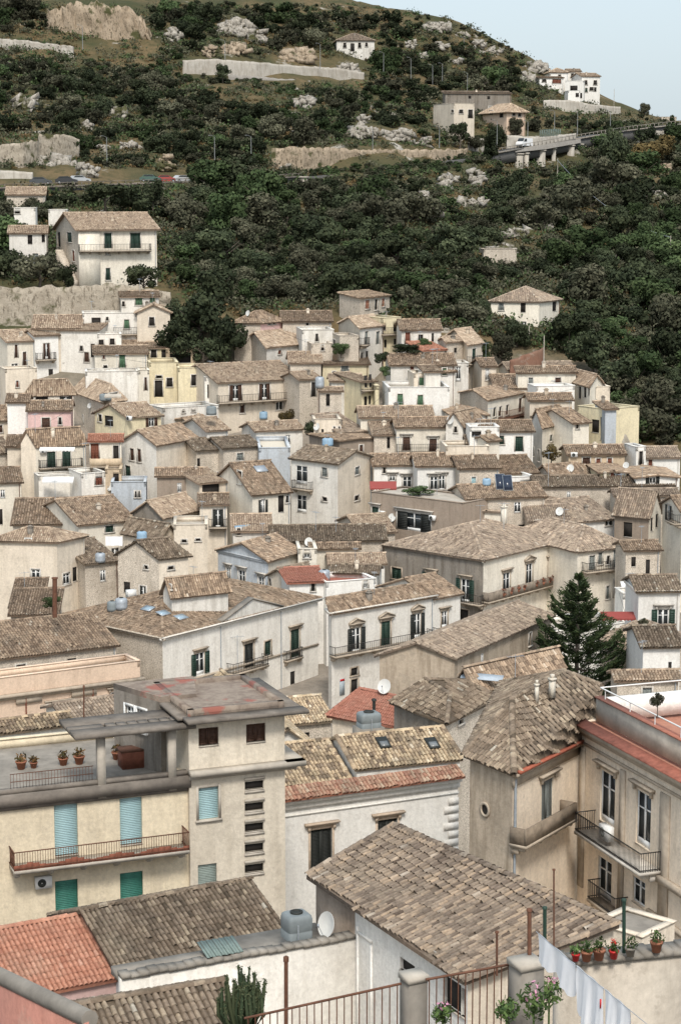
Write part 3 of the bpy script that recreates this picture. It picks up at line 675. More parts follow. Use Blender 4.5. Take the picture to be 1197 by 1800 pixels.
h('a4b','A','tan roofed house rising behind the white blocks at the left edge',None,(175,290),(425,292),'gr',3.0,'be','buff',[],dep=11,sz=1.2,top=('A',(0,222)))
h('a4c','A','white wall house with two dark windows between the terrace house and the cottages',None,(516,322),(640,312),'flat',0,'wh','old',[('r','Dw',534,352,384,26),('r','Dw',592,346,378,24)],dep=5,ang=8)
h('a5','A','tall narrow white house with brown shutters over a small balcony',None,(185,326),(308,316),'gr',1.0,'wa','buff',[('r','Ob',247,370,452,34),('r','Dn',270,505,558,24)],dep=7,bals=[('r',200,300,466,458,{})],top=('A',(0,296)))
h('a6','A','beige house at the left edge with two slim brown windows',None,(40,358),(186,352),'gr',1.5,'cr','buff',[('r','Sb',88,378,446,15),('r','Sb',132,416,486,18)],dep=8,top=('A',(0,300)))
h('a6b','A','plain beige lower wall house at the left edge below the slim brown windows',None,(30,505),(196,500),'flat',0,'be','old',[('r','Sq',94,568,600,12)],dep=4)
h('a7','A','cream terrace house with one green door and a ragged tile edge',None,(500,424),(776,408),'sr',.6,'cr','buff',[('r','Sm',645,426,498,30),('r','Dw',556,486,503,20),('r','Sq',548,432,452,10)],dep=6,ang=8)
h('a7b','A','long stained white terrace wall below the house with one green door',None,(452,520),(730,524),'flat',0,'sw','old',[],dep=5,ang=8)
h('a7c','A','narrow yellowish house with a brown slit window next to the stained terrace wall',None,(730,512),(786,480),'flat',0,'cr','old',[('r','Sb',768,550,618,12),('r','Sb',735,566,640,8)],dep=5,ang=8)
h('a8','A','pale yellow house with a stair door and three dark windows above an arch',None,(786,472),(938,464),'flat',0,'ye','old',[('r','Db',836,566,652,40),('r','Dw',893,553,598,30),('r','Hw',838,540,553,30)],dep=8,ang=8)
h('a8d','A','pale yellow wing with a single dark window under a terrace parapet',None,(938,500),(1086,486),'flat',0,'ye','old',[('r','Dw',1022,536,592,28)],dep=7,ang=8)
h('a8b','A','small yellow attic with two dark windows under a tile strip',None,(786,392),(880,402),'sr',.5,'ye','buff',[('r','Dw',810,404,448,28),('r','Dn',862,404,458,22)],dep=4,D=291,ang=8)
h('a8c','A','ochre terrace shelter with open front on the yellow house',None,(876,402),(1028,410),'flat',0,'oc','old',[('r','Dn',950,424,470,110)],dep=4,D=290,ang=8)
h('a9','A','low cottage with a pale tiled roof behind the yellow house attic',None,(610,384),(850,390),'gr',1.3,'cr','buff',[],dep=6,D=294,top=('A',(0,356)))
h('a10','A','small white block joining the yellow wing and the long tan house',None,(1078,548),(1154,546),'flat',0,'wh','old',[('r','Dn',1100,586,656,16)],dep=6,ang=8)
# --- centre top rows (tile B)
h('b1','B','small pink house with two tiny dark windows near the bushes',(36,262),(174,256),(290,246),'hip',1.6,'pk','old',[('r','Dw',222,254,272,18),('r','Dw',246,252,270,14)],wl='st',top=('B',(0,200)))
h('b2','B','rounded stone house with whitewashed front and one small brown window',(84,360),(206,390),(440,366),'gr',2.4,'sw','buff',[('r','Sq',275,406,426,16),('r','Dw',400,386,400,14)],wl='st',dep=7,top=('B',(0,300)))
h('b2b','B','stone house at the upper left of the old rows with a rubble roof',None,(330,470),(492,478),'gr',1.8,'st','buff',[],dep=8,D=281,top=('B',(0,415)))
h('b3','B','long tan house with three brown shuttered windows above one long balcony',None,(-48,574),(382,548),'gr',2.6,'be','buff',[('r','Ob',43,80,164,64,'E'),('r','Ob',195,73,158,56,'E'),('r','Sb',315,62,148,28,'E')],dep=9,D=273,wild=.4,top=('B',(0,450)))
balcony(HS['b3'].root, HS['b3'].f['r'], *(lambda a, b: (a[0], b[0], (a[1], b[1])))(pt('E',(-46,190)), pt('E',(386,150))), dep=1.1)
h('b3b','E','bare stone house with one tall dark opening at the end of the long tan house',None,(378,48),(486,42),'gr',2.0,'st','buff',[('r','Db',453,66,142,24)],dep=9,D=274,top=('E',(0,10)))
h('b4','B','yellow gabled house with a grey shuttered window behind the long tan house',None,(500,480),(744,500),'sr',.8,'ye','buff',[('r','Sy',617,485,520,36),('r','Dw',560,518,532,14)],dep=8,D=282)
h('b5','B','small white house with a round dark window and a bleached roof',None,(545,566),(702,572),'gr',1.8,'sw','buff',[('r','Dw',650,580,600,16)],dep=7,D=275,top=('B',(0,532)))
h('b5b','E','low beige house with a yellow doorway beside the narrow lane',None,(486,110),(600,118),'gr',1.3,'st','buff',[('r','Dn',528,128,190,20),('r','Dn',600,140,196,16)],dep=7,D=268,top=('E',(0,92)))
h('b6','E','tall narrow yellow house with two dark windows over an iron balcony',None,(706,62),(776,40),'sr',.6,'ye','buff',[('r','Dn',728,30,92,16),('r','Dn',752,24,90,14),('r','Dn',726,140,196,16),('r','Dn',748,136,180,12)],dep=7,D=271,bals=[('r',706,776,128,100,{})])
h('b6b','E','slim yellow house with dark lower windows at the end of the lane',None,(776,84),(796,60),'flat',0,'ye','old',[],dep=6,D=270,ang=8)
h('b7','B','tall stone building with two bricked up windows at the top of the town',(588,122),(697,130),(852,112),'sr',.5,'st','old',[('r','Srw',735,143,188,22),('r','Dw',781,138,194,15),('r','Srw',818,133,176,15)],D=300,dep=7,wl='st')
h('b8','B','yellow house with a balustraded roof terrace and rusty balcony',None,(812,236),(912,222),'flat',0,'ye','old',[('r','Dn',880,246,306,18),('r','Dn',826,256,300,14),('r','Dn',884,345,375,20),('r','Dn',830,350,392,14)],dep=7,D=292,para=1.0,bals=[('r',816,914,334,322,{})])
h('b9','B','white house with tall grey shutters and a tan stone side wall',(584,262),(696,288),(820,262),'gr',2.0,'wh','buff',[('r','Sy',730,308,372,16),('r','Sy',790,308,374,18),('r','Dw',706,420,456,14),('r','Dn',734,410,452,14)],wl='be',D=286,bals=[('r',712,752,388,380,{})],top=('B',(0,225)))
h('b9b','B','overgrown roofless stone house between the lanes',(545,300),(590,330),(690,330),'flat',0,'st','old',[('l','Dw',560,350,380,16)],dep=6,D=284)
h('b13','B','ruined row with rubble roof just under the dark slope',None,(290,252),(548,262),'gr',2.2,'st','old',[('r','Dw',420,262,276,14)],dep=9,D=297,top=('B',(0,200)))
h('b14','B','pale ruined house with broken front wall',None,(392,300),(560,276),'flat',0,'sw','old',[('r','Dw',470,320,360,14),('r','Dw',528,376,408,12),('r','Dw',434,390,408,12)],dep=7,D=288,ang=8)
h('b14b','B','low stone house with a mossy terrace below the ruined front',None,(440,372),(552,352),'flat',0,'st','old',[('r','Dw',500,380,408,14)],dep=5,D=284,ang=8)
h('b10','B','whitewashed stone house with a brown arched door',None,(914,296),(1122,298),'gr',2.0,'sw','old',[('r','Sq',947,312,374,26),('r','Dw',1015,325,365,24),('r','Dn',1078,316,360,12)],dep=8,D=285,chims=[(942,240,30,30)],top=('B',(0,245)))
h('b10b','B','pale house with an orange tiled lean-to right of the arched door house',(1108,352),(1150,362),(1260,352),'gr',1.6,'st','buff',[],dep=7,D=282,top=('B',(0,332)))
h('b10c','B','tiny terracotta roofed shed beside the green hedge',None,(1030,405),(1142,400),'sr',.8,'cr','org',[],dep=4,D=280)
h('b11','B','low white house with a wide grey roof and one green shutter',None,(858,482),(1196,482),'gr',2.2,'wh','old',[('r','Sqw',970,491,516,18),('r','Sm',1140,490,536,24)],dep=9,D=276,wild=.5,top=('B',(0,425)))
h('b12','E','white terrace house with two green shuttered windows and a pergola on top',None,(846,94),(1166,100),'flat',0,'wa','old',[('r','Sm',907,128,184,28),('r','Sm',1013,134,188,28)],dep=9,D=265,floor=conl)
h('b12b','E','beige rooftop room with a green door on the white terrace house',None,(980,20),(1042,12),'flat',0,'be','old',[('r','Sm',1021,18,82,28)],dep=5,D=270,ang=8)
h('b12c','E','white rooftop room with a sloping tile edge behind the green door',None,(1040,10),(1118,40),'sr',.4,'wh','buff',[],dep=5,D=269,ang=8)
h('b15','E','cream house with pale green windows beside the white terrace house',None,(1090,10),(1196,-10),'gr',1.4,'wh','old',[('r','Sm',1140,-8,28,22)],dep=7,D=275)
# --- right cluster (tiles C, G)
h('c1','C','cream villa with a hipped roof standing alone among trees above the town',(196,150),(450,146),(557,128),'hip',2.2,'cr','grey',[('l','Sy',250,158,196,24),('l','Dn',365,150,206,26),('r','Dn',530,150,200,22)],D=308,name='villa',cat='villa',group='houses on the wooded slope',top=('C',(0,72)))
h('c2','C','tall pinkish stone house with one green shutter facing the trees',(-60,345),(74,376),(154,360),'gr',1.8,'be','buff',[('r','Sg',107,398,470,20)],D=283,bals=[('r',78,156,486,478,{})],top=('C',(0,292)))
h('c2b','C','white house with two pale blue windows and balconies left of the pinkish house',None,(-70,474),(78,476),'flat',0,'sw','old',[('r','Gn',25,478,568,26),('r','Dn',105,490,560,20),('r','Gn',-30,490,570,20)],dep=5,D=278)
h('c3','C','narrow beige house with one white framed window',None,(148,488),(224,480),'gr',.8,'be','old',[('r','G',178,504,562,16)],dep=6,D=277,ang=8)
h('c4','C','long cream garden wall house with a mossy tiled terrace',None,(338,522),(642,548),'sr',.8,'cr','old',[],dep=6,D=272,top=('C',(0,495)))
h('c4b','C','pale roofed row behind the cream garden wall',None,(290,506),(632,500),'gr',1.2,'cr','grey',[],dep=6,D=282,top=('C',(0,468)))
h('c5','G','cream house with an open loggia of dark bays at the wood edge',(610,40),(716,84),(786,46),'gl',1.3,'cr','old',[('r','Dn',760,90,150,30),('l','Dn',662,88,152,14),('l','Dn',690,84,146,14),('l','Dn',712,82,136,12)],D=266)
h('c5b','G','low beige annex with a dark window by the loggia house',None,(726,90),(822,84),'flat',0,'be','old',[],dep=5,D=268,ang=8)
h('c6','G','white corrugated tower wall at the right end of the town',None,(797,206),(856,178),'sr',.4,'bl','old',[],dep=5,D=255,ang=8)
h('c6b','G','open yellow room with brown columns under a white roof, right end of the town',(652,190),(798,208),None,'flat',0,'ye','old',[('l','Dn',744,262,330,40),('l','Dn',782,250,370,26)],dep=6,D=256,floor=whitep)
h('g2','G','wide brown roofed house behind the balcony house, upper right',None,(222,96),(432,106),'gr',3.2,'st','old',[],dep=10,D=272,top=('G',(0,25)))
h('g1','G','stone house with slim windows and a red railed balcony, right of the centre',(32,118),(180,158),(392,112),'gr',2.2,'cr','old',[('r','Dw',215,200,246,14),('r','Dw',245,195,242,14),('r','Dw',282,186,236,14),('r','Sb',350,150,222,16)],wl='st',D=262,bals=[('r',268,396,262,240,{'rmat':rust,'mat':rust})],top=('G',(0,84)))
h('g3','G','low house with a grey tiled roof beside the planter terrace',None,(400,158),(622,178),'gr',1.8,'be','old',[],dep=7,D=262,top=('G',(0,124)))
h('g4','G','white terrace with planters under the loggia house',None,(435,88),(636,84),'flat',0,'wa','old',[],dep=4,D=267,floor=whitep)
h('g5','G','white house with a dark green door and one square green window',None,(150,322),(418,328),'gr',2.2,'wa','old',[('r','Sgw',252,348,392,24),('r','Sg',344,352,430,40)],dep=8,D=249,top=('G',(0,266)))
h('g5b','G','white porch house under a flat white awning',None,(86,302),(240,318),'flat',0,'wa','old',[('r','Dn',120,318,352,50)],dep=4,D=247,floor=whitep)
h('g6','G','cream house with hooded windows under a broad tiled roof on the right',(402,245),(466,298),(628,262),'gr',2.0,'cr','old',[('r','Sg',512,344,376,12),('r','Gc',590,292,350,24)],D=254,wl='wh',top=('G',(0,192)))
h('g6b','G','smaller cream house continuing right of the broad roofed cream house',None,(628,278),(712,246),'gr',1.6,'cr','old',[('r','Dw',650,284,310,14)],dep=8,D=253,top=('G',(0,205)))
h('g7','G','sand coloured house with three brown shuttered windows facing the camera',None,(604,442),(898,466),'gr',2.2,'oc','old',[('r','Sb',697,462,496,38),('r','Sq',760,468,500,22),('r','Sq',820,466,502,22)],dep=8,D=246,top=('G',(0,396)))
h('g8','G','small pale yellow house with open red brown shutters',None,(770,540),(908,548),'gl',1.1,'ye','old',[('r','Oq',852,540,564,54)],dep=7,D=239,top=('G',(0,510)))
h('g9','G','white gabled house with dark open shutters near the right edge',None,(958,566),(1180,580),'gl',1.7,'wa','old',[('r','Okx',1045,556,600,70)],dep=8,D=237,top=('G',(0,506)))
h('g10','G','long white house with a pale grey roof at the right edge by the ravine',None,(1000,460),(1190,466),'gr',1.8,'wa','grey',[('r','Sq',1033,472,514,20)],dep=7,D=249,wild=.2,top=('G',(0,405)))
h('g10b','G','ornate white belfry like chimney stack by the ravine hedge',None,(960,406),(1010,404),'flat',0,'wa','old',[('r','Dw',984,430,500,20)],dep=3.4,D=246,zb=None)
h('g11','G','long low stone house with an unbroken brown roof in the right middle',None,(436,612),(1150,646),'gr',1.6,'st','dark',[],dep=7,D=236,wild=.7,top=('G',(0,556)))
h('g12','G','stained cream house with a wide brown roof above a white canopy',None,(236,545),(440,538),'gr',2.6,'cr','old',[],dep=9,D=242,top=('G',(0,452)))
h('g12b','G','small white house under a flat white canopy roof',None,(262,568),(428,560),'flat',0,'wa','old',[('r','Dn',380,572,604,60)],dep=5,D=238,floor=whitep)
h('g13','G','stone house with one pale blue window and a ragged parapet',None,(30,516),(240,512),'gr',1.6,'st','old',[('r','Sl',105,566,618,22)],dep=8,D=238,top=('G',(0,452)))
h('g13b','G','white wall house left of the ragged parapet house',None,(-190,504),(34,520),'gr',1.8,'wa','old',[('r','Gc',-62,556,628,34),('r','Gcw',-104,562,632,40)],dep=8,D=240,top=('G',(0,440)))
h('g14','G','long stained stone wall house with a flat top, centre right',None,(-40,404),(186,420),'flat',0,'be','old',[],dep=6,D=243)
h('g14b','G','narrow white gable wall rising beside the stained stone wall',None,(180,372),(240,366),'gr',1.2,'cr','old',[],dep=7,D=245,top=('G',(0,346)))
h('g14c','G','small brown roofed house above the stained stone wall',None,(76,388),(206,392),'gr',1.8,'st','dark',[],dep=7,D=248,top=('G',(0,346)))
h('g15','G','low house with a brown roof carrying two solar panels',None,(70,676),(480,662),'gr',2.4,'st','old',[],dep=8,D=228,top=('G',(0,600)))
h('g16','G','low stone house with a small brown roof beside the white canopy',(430,540),(520,560),(764,540),'gr',1.6,'st','old',[],dep=8,D=242,top=('G',(0,492)))
h('g17','G','brown roofed white house with orange tile lean-to, centre right rows',(-40,300),(48,284),(150,262),'gr',1.4,'wh','buff',[('l','Dw',10,300,330,14)],dep=7,D=251,top=('G',(0,212)))
h('g18','G','white house with a solar panel on its gable, centre right rows',None,(0,240),(180,238),'gl',1.8,'wh','old',[],dep=8,D=258,top=('G',(0,188)))
# --- middle left rows (tile D)
h('d1','D','cream house with two shaded dark windows under a buff roof, left rows',(150,110),(182,102),(388,96),'hip',1.4,'cr','buff',[('r','Dw',222,142,164,66),('r','Okw',350,140,194,66)],D=271,top=('D',(0,52)))
h('d2','D','stone house with a sagging tan roof and a small awning, left rows',(386,104),(555,165),(660,104),'hip',1.8,'st','buff',[('r','Dw',600,122,182,46)],D=266,top=('D',(0,55)))
h('d3','D','pink house with brown shutters under a dark tiled roof',None,(148,212),(374,210),'gr',1.6,'pk','old',[('r','Sb',244,254,320,42),('r','Dw',318,252,288,14)],dep=7,D=262,top=('D',(0,163)))
h('d3b','D','narrow white house left of the pink house',None,(40,168),(148,168),'gr',1.4,'wa','old',[],dep=7,D=264,top=('D',(0,128)))
h('d4','D','pale yellow house with brown open shutters and a covered porch, left rows',(500,225),(672,245),(848,236),'gr',1.6,'ye','buff',[('r','Obx',798,252,300,60),('l','Dn',574,242,296,46),('l','Dw',528,236,272,18)],D=259,top=('D',(0,176)))
h('d5','D','cream house with two tall green shutters over a railed balcony, left middle',(112,398),(190,385),(450,372),'gr',1.8,'cr','old',[('r','Sg',272,432,518,44),('r','Sg',352,426,512,44),('r','Dn',272,588,636,28),('r','Sqw',358,586,624,30)],wl='be',D=250,bals=[('r',215,440,526,514,{})],top=('D',(0,308)))
h('d5b','D','beige house with one green door left of the twin green shutters',None,(40,400),(190,410),'gr',1.6,'be','old',[('r','Sg',142,438,532,26)],dep=7,D=252,top=('D',(0,345)))
h('d6','D','house with an orange canopy over a recessed red brown balcony',None,(474,372),(640,386),'sr',.7,'cr','org',[('r','Sq',500,388,470,44),('r','Db',612,400,500,28)],dep=7,D=249,bals=[('r',474,642,508,524,{'kind':'s','rmat':WALL['oc']})],top=('D',(0,346)))
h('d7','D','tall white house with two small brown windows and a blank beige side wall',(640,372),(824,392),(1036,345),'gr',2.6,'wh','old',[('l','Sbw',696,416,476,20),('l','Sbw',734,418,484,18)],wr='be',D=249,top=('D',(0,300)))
h('d8','D','stone terrace house with a rubble roof below the arch',(846,268),(1090,322),(1186,275),'gr',1.6,'st','old',[],D=258,top=('D',(0,246)))
h('d8b','D','low white vault house with two tiny openings beside the arch',None,(862,202),(1150,160),'flat',0,'sw','old',[('r','Dw',1018,196,220,14),('r','Dw',966,210,226,12)],dep=5,D=265)
h('d9','D','white lower wing with a red door under the balcony house',None,(430,548),(560,540),'flat',0,'wh','old',[('r','Sqw',522,548,606,36)],dep=5,D=243)
h('d9b','D','ochre doorway house between the white wing and the tall white house',None,(556,524),(640,532),'flat',0,'oc','old',[('r','Dn',612,538,590,30)],dep=5,D=244)
h('d10','D','pale grey wall house with two dark slits in the left middle',None,(586,592),(770,636),'flat',0,'bl','old',[('r','Dw',716,640,672,8),('r','Dw',734,640,672,8)],dep=5,D=240)
h('d11','D','brown stucco house with a rusty canopy and open loggia, left middle',None,(826,556),(1056,626),'gr',1.6,'br','old',[],dep=8,D=240,top=('D',(0,516)))
h('d11b','D','rusty roofed loggia house with a cluttered balcony and orange slab',None,(1050,596),(1200,576),'sr',.8,'be','buff',[('r','Dn',1110,602,676,90)],dep=6,D=237)
h('d12','D','brown roofed stone house with a dark doorway beside the blank beige wall',None,(1034,422),(1196,412),'gr',1.8,'st','dark',[('r','Dn',1044,466,510,20)],dep=8,D=252,top=('D',(0,360)))
h('d13','D','white cottage with dark shutters right of the rubble roofs',None,(1090,318),(1200,300),'gr',1.6,'wh','buff',[('r','Dw',1210,300,350,30)],dep=7,D=256,top=('D',(0,252)))
h('d14','D','white low house with an awning below the twin green shutters',None,(205,560),(420,550),'flat',0,'wh','old',[],dep=3,D=246)
# --- middle centre rows (tile E)
h('e1','E','low stone house with a pale brown roof under the long balcony',None,(150,320),(395,308),'gr',1.6,'wh','buff',[],dep=7,D=262,top=('E',(0,272)))
h('e1b','E','stone house with an old grey wall left of the flat cream roof',None,(-20,410),(165,396),'gr',1.6,'st','dark',[],dep=8,D=252,top=('E',(0,352)))
h('e2','E','narrow stone tower house with long slits beside the blue barrel',None,(455,262),(596,276),'flat',0,'be','old',[('r','Dn',438,312,374,24),('r','Dn',500,312,366,12),('r','Sb',562,300,400,10),('r','Sb',588,300,390,10)],dep=6,D=259)
h('e2b','E','grey corrugated shed roof behind the blue barrel',None,(590,330),(722,300),'sr',1.6,'gr','grey',[],dep=7,D=258,wild=.1)
h('e3','E','brown gabled stone house with a pale patch, centre',None,(590,372),(800,348),'gl',1.6,'br','old',[],dep=8,D=252,top=('E',(0,330)))
h('e4','E','cream house with two brown doors and pale hoods in the centre',None,(888,300),(1160,312),'gr',2.0,'cr','old',[('r','Sbc',940,354,426,38),('r','Sbc',1080,364,438,38)],dep=8,D=253,bals=[('r',890,1160,432,446,{'dep':.5})],top=('E',(0,250)))
h('e4b','E','pale tiled terrace house above the house with two brown doors',None,(700,248),(1080,260),'gr',1.6,'cr','buff',[],dep=7,D=260,sz=1.1,top=('E',(0,192)))
h('e4c','E','stone lean-to with a dark doorway left of the two brown doors',None,(770,340),(890,350),'sr',1.2,'st','buff',[('r','Dn',846,354,412,16)],dep=7,D=254)
h('e5','E','white house with blue windows and stone hoods behind a shrub terrace',None,(770,500),(1034,512),'gr',1.8,'wa','old',[('r','Gc',866,556,586,32),('r','Gc',944,562,632,46),('r','Dw',824,514,544,12)],dep=8,D=245,top=('E',(0,442)))
h('e6','E','white house with one tall blue shuttered door beside the shrub',None,(1034,508),(1240,520),'gr',2.0,'wa','old',[('r','Slc',1118,560,660,42)],dep=9,D=243,top=('E',(0,442)))
h('e7','E','flat cream roofed house with a pale bluish wall, left of the tower house',None,(166,412),(330,428),'flat',0,'bl','old',[],dep=12,D=250,floor=plain('cream_screed',(.66,.60,.50),.9,var=.15))
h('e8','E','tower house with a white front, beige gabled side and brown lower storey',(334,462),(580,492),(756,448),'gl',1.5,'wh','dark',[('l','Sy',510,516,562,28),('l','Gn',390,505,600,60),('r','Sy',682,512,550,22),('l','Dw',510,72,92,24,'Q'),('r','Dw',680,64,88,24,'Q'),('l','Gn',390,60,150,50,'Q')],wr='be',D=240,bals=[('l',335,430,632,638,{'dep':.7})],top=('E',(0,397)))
h('e9','E','cream house with a skylight roof and black shuttered windows by the tower house',None,(132,652),(330,606),'gr',3.0,'cr','old',[('r','Okx',187,84,172,46,'Q'),('r','Dn',282,62,150,30,'Q'),('r','Dw',315,64,100,13,'Q'),('l','Dw',65,534,602,22),('r','Dw',180,196,222,30,'Q')],D=233,dep=11)
# ---------------------------------------------------------------- middle rows
h('q1','Q','long brown stucco house with a wide shuttered loggia and a white patch',(756,44),(1236,104),None,'flat',0,'br','dark',[('l','Sgc',773,122,190,42),('l','Okc',980,154,250,176),('l','Gw',1420,190,212,26)],dep=6,D=234,D_at='L',para=.12,floor=conl)
h('q1b','Q','low tan roofed shed in front of the long brown stucco house',(580,192),(700,260),(880,250),'gr',1.3,'st','buff',[],D=224)
h('q2','Q','broad brown roofed house below the cream skylight house',None,(236,300),(830,366),'gr',2.6,'st','dark',[],dep=9,D=219,wild=.7,top=('Q',(0,218)))
h('q2b','Q','white gabled shed with an orange verge between tiled roofs',None,(30,250),(228,300),'sr',1.0,'wh','buff',[('r','Dw',60,236,270,18)],dep=5,D=222)
h('q3','Q','pale blue white house with shuttered windows under a brown roof',(-50,345),(214,404),(386,338),'gr',1.6,'bl','old',[('l','Gc',5,440,524,20),('l','Gc',76,456,546,34),('l','Gc',178,490,580,30)],wr='cr',D=211,wl='bl',corn=.15,top=('Q',(0,287)))
h('q3b','Q','cream attic block with a white window beside the pale blue house',None,(372,345),(470,350),'flat',0,'cr','old',[('r','Gw',418,350,392,32)],dep=6,D=214)
h('q4','Q','small stone house with a dark roof in front of the pale blue house',(214,478),(326,512),(470,480),'gr',1.5,'be','dark',[('l','Dw',222,500,536,16)],D=206,top=('Q',(0,432)))
h('q4b','Q','white low block with a red tiled top and two tiny windows',None,(326,520),(520,512),'sr',.5,'wa','red',[('r','Dw',450,524,566,18),('r','Dw',560,540,562,12)],dep=5,D=203)
h('q4c','Q','white terrace room with a red roof and one pale window',None,(520,520),(780,500),'flat',0,'wa','old',[('r','Gw',726,512,552,24)],dep=5,D=203,floor=plain('red_terrace_floor',(.38,.14,.10),.9,var=.3))
h('q5','Q','white wall house with a steep brown gable in the centre',(548,466),(784,470),None,'gl',1.6,'sw','dark',[],dep=8,D=208,top=('Q',(0,428)))
h('q6','Q','bleached tile roofed house left of the grey and white palazzo',None,(540,420),(826,428),'gr',1.8,'wh','buff',[],dep=8,D=213,top=('Q',(0,368)))
h('q7','Q','cream wall house with a tan roof behind the satellite dish',None,(440,340),(690,364),'gr',1.2,'cr','old',[],dep=6,D=217,top=('Q',(0,332)))
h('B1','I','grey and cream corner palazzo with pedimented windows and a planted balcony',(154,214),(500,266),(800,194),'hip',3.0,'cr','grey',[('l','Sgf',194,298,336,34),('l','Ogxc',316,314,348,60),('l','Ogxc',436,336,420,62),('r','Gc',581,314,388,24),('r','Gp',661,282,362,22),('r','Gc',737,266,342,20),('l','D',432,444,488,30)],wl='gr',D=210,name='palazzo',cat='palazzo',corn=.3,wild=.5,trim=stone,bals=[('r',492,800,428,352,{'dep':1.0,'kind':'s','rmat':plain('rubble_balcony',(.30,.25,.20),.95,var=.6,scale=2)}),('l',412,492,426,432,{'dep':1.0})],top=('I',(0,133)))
h('B1b','R','cream house with grey green shutters and a long iron balcony over an arched door',None,(652,350),(910,272),'hip',2.6,'cr','grey',[('r','Sy',727,380,474,30),('r','Sy',770,362,424,20),('r','Dw',812,382,424,16),('r','Sy',852,346,446,24),('r','Db',860,506,600,36),('r','Sy',810,540,606,16)],D=215,dep=10,bals=[('r',702,930,498,428,{'dep':1.1})],top=('R',(0,190)))
h('B1c','R','brown gabled house with a single dark window and a pale side wall',(846,148),(1026,164),(1092,100),'gl',2.0,'br','grey',[('l','Dn',915,204,280,46),('r','Dn',1068,160,230,14),('r','Dn',1042,180,250,14)],wr='cr',D=224,top=('R',(0,25)))
h('B1d','R','white wall house with a grey roof left of the brown gabled house',None,(600,204),(850,146),'gr',3.0,'wa','grey',[('r','Ok',815,196,220,34),('r','Dw',547,208,232,18)],D=227,dep=11,top=('R',(0,82)))
h('B1e','R','grey roofed stone house with a blue covered window behind the palazzo roof',None,(400,196),(606,210),'gr',2.4,'st','grey',[('r','Sl',450,196,232,36),('r','Gw',497,192,232,24),('r','Dw',547,208,232,18)],dep=8,D=226,top=('R',(0,112)))
h('B1f','R','tan roofed cottage with a pale gable behind the palazzo chimney',None,(80,150),(260,190),'gl',1.6,'cr','grey',[],dep=8,D=228,top=('R',(0,118)))
h('B1g','R','old stone cottage with a sagging roof right of the long iron balcony',None,(905,348),(1086,340),'gr',1.2,'st','old',[('r','Dn',945,386,436,24),('r','Dn',1020,400,500,22)],dep=7,D=211,top=('R',(0,300)),ang=8)
h('B1h','R','tall cream house with open black shutters at the right edge',(1098,88),(1200,140),None,'gr',1.4,'cr','old',[('l','Okx',1130,112,196,30)],dep=8,D=219,bals=[('l',1108,1180,205,222,{})],top=('R',(0,60)))
h('B1i','R','low white terrace wall house beside the tall conifer',None,(892,580),(975,556),'flat',0,'wh','old',[],dep=3,D=190,ang=8)
h('B1j','R','grey roofed long cottage in the right background rows',(420,60),(560,150),(860,70),'gr',2.4,'st','grey',[],D=231,dep=9,top=('R',(0,28)))
h('B1k','R','rubble roofed house at the right edge behind the brown gable',None,(850,60),(1180,76),'gr',2.2,'st','grey',[],dep=8,D=232,top=('R',(0,28)))
h('U1','R','white house with green shutters under a dark roof, right edge by the conifer',None,(972,562),(1190,588),'gr',1.8,'wa','dark',[('r','Ogxc',1100,660,770,120)],D=176,dep=9,corn=.2,top=('R',(0,482)))
h('U2','U','white house end with quoins and a dark roof at the right edge',None,(996,254),(1190,282),'gr',2.4,'wa','dark',[('r','Dn',1136,340,430,18)],D=160,dep=8,top=('U',(0,150)))
h('U3','U','grey roofed low house behind the conifer on the right',(770,210),(990,300),None,'sl',1.2,'st','grey',[],D=168,dep=9,top=('U',(0,165)))
h('U4','U','brown roofed low house between the conifer and the roof terrace',None,(860,430),(1180,470),'gr',1.4,'st','old',[],D=152,dep=8,top=('U',(0,402)))
# left block rows (tile P)
h('p1','P','big beige block with a low pale roof and one white framed window, left edge',(-40,318),(300,302),(446,270),'hip',1.5,'be','buff',[('r','G',352,472,530,36),('l','Gnw',150,286,306,40)],D=212,wild=.2,top=('P',(0,232)))
h('p2','P','cream house with a green window and a white sheet on the line',None,(415,214),(700,172),'gr',1.2,'cr','old',[('r','Sgw',577,222,256,42)],dep=7,D=222,top=('P',(0,40)))
h('p3','P','house with a ragged brown roof behind the grey barrel tank',(650,248),(852,284),(925,206),'gl',1.0,'be','dark',[],D=218,top=('P',(0,178)))
h('p3b','P','blank beige house with two small square openings in the left middle',None,(915,218),(1092,240),'flat',0,'be','old',[('r','Dw',970,296,310,24),('r','Dw',1043,290,302,24)],dep=6,D=217)
h('p4','P','beige gabled house with two tiny windows and a dark small roof',(622,366),(836,388),(990,372),'gr',2.2,'be','dark',[('l','Dw',770,432,450,18),('r','Dw',900,436,452,28)],D=210,wl='st',top=('P',(0,292)))
h('p5','P','stone house with a red streaked roof at the left under the balconies',None,(70,212),(420,210),'gr',3.4,'st','old',[],dep=13,D=226,sz=1.15,top=('P',(0,60)))
h('p5b','P','wide rubble roofed house in the left middle with a pale patch',None,(330,214),(700,128),'gr',2.6,'cr','old',[],dep=12,D=229,sz=1.1,top=('P',(0,40)))
h('p6','P','small house with a whitewashed coping around its roof at the left edge',None,(60,646),(214,690),'sr',1.2,'st','old',[],dep=8,D=196)
h('p6b','P','low roofed shed with a grey tank beside it, left middle',None,(450,420),(625,400),'sr',1.3,'st','dark',[],dep=7,D=213)
h('p7','P','stained grey gable with a white door patch below the grey slit wall',(700,150),(860,175),(1050,130),'gr',1.2,'gr','buff',[('r','Gn',935,150,196,50),('r','Dw',1016,190,216,10)],D=228,wr='be',top=('P',(0,70)))
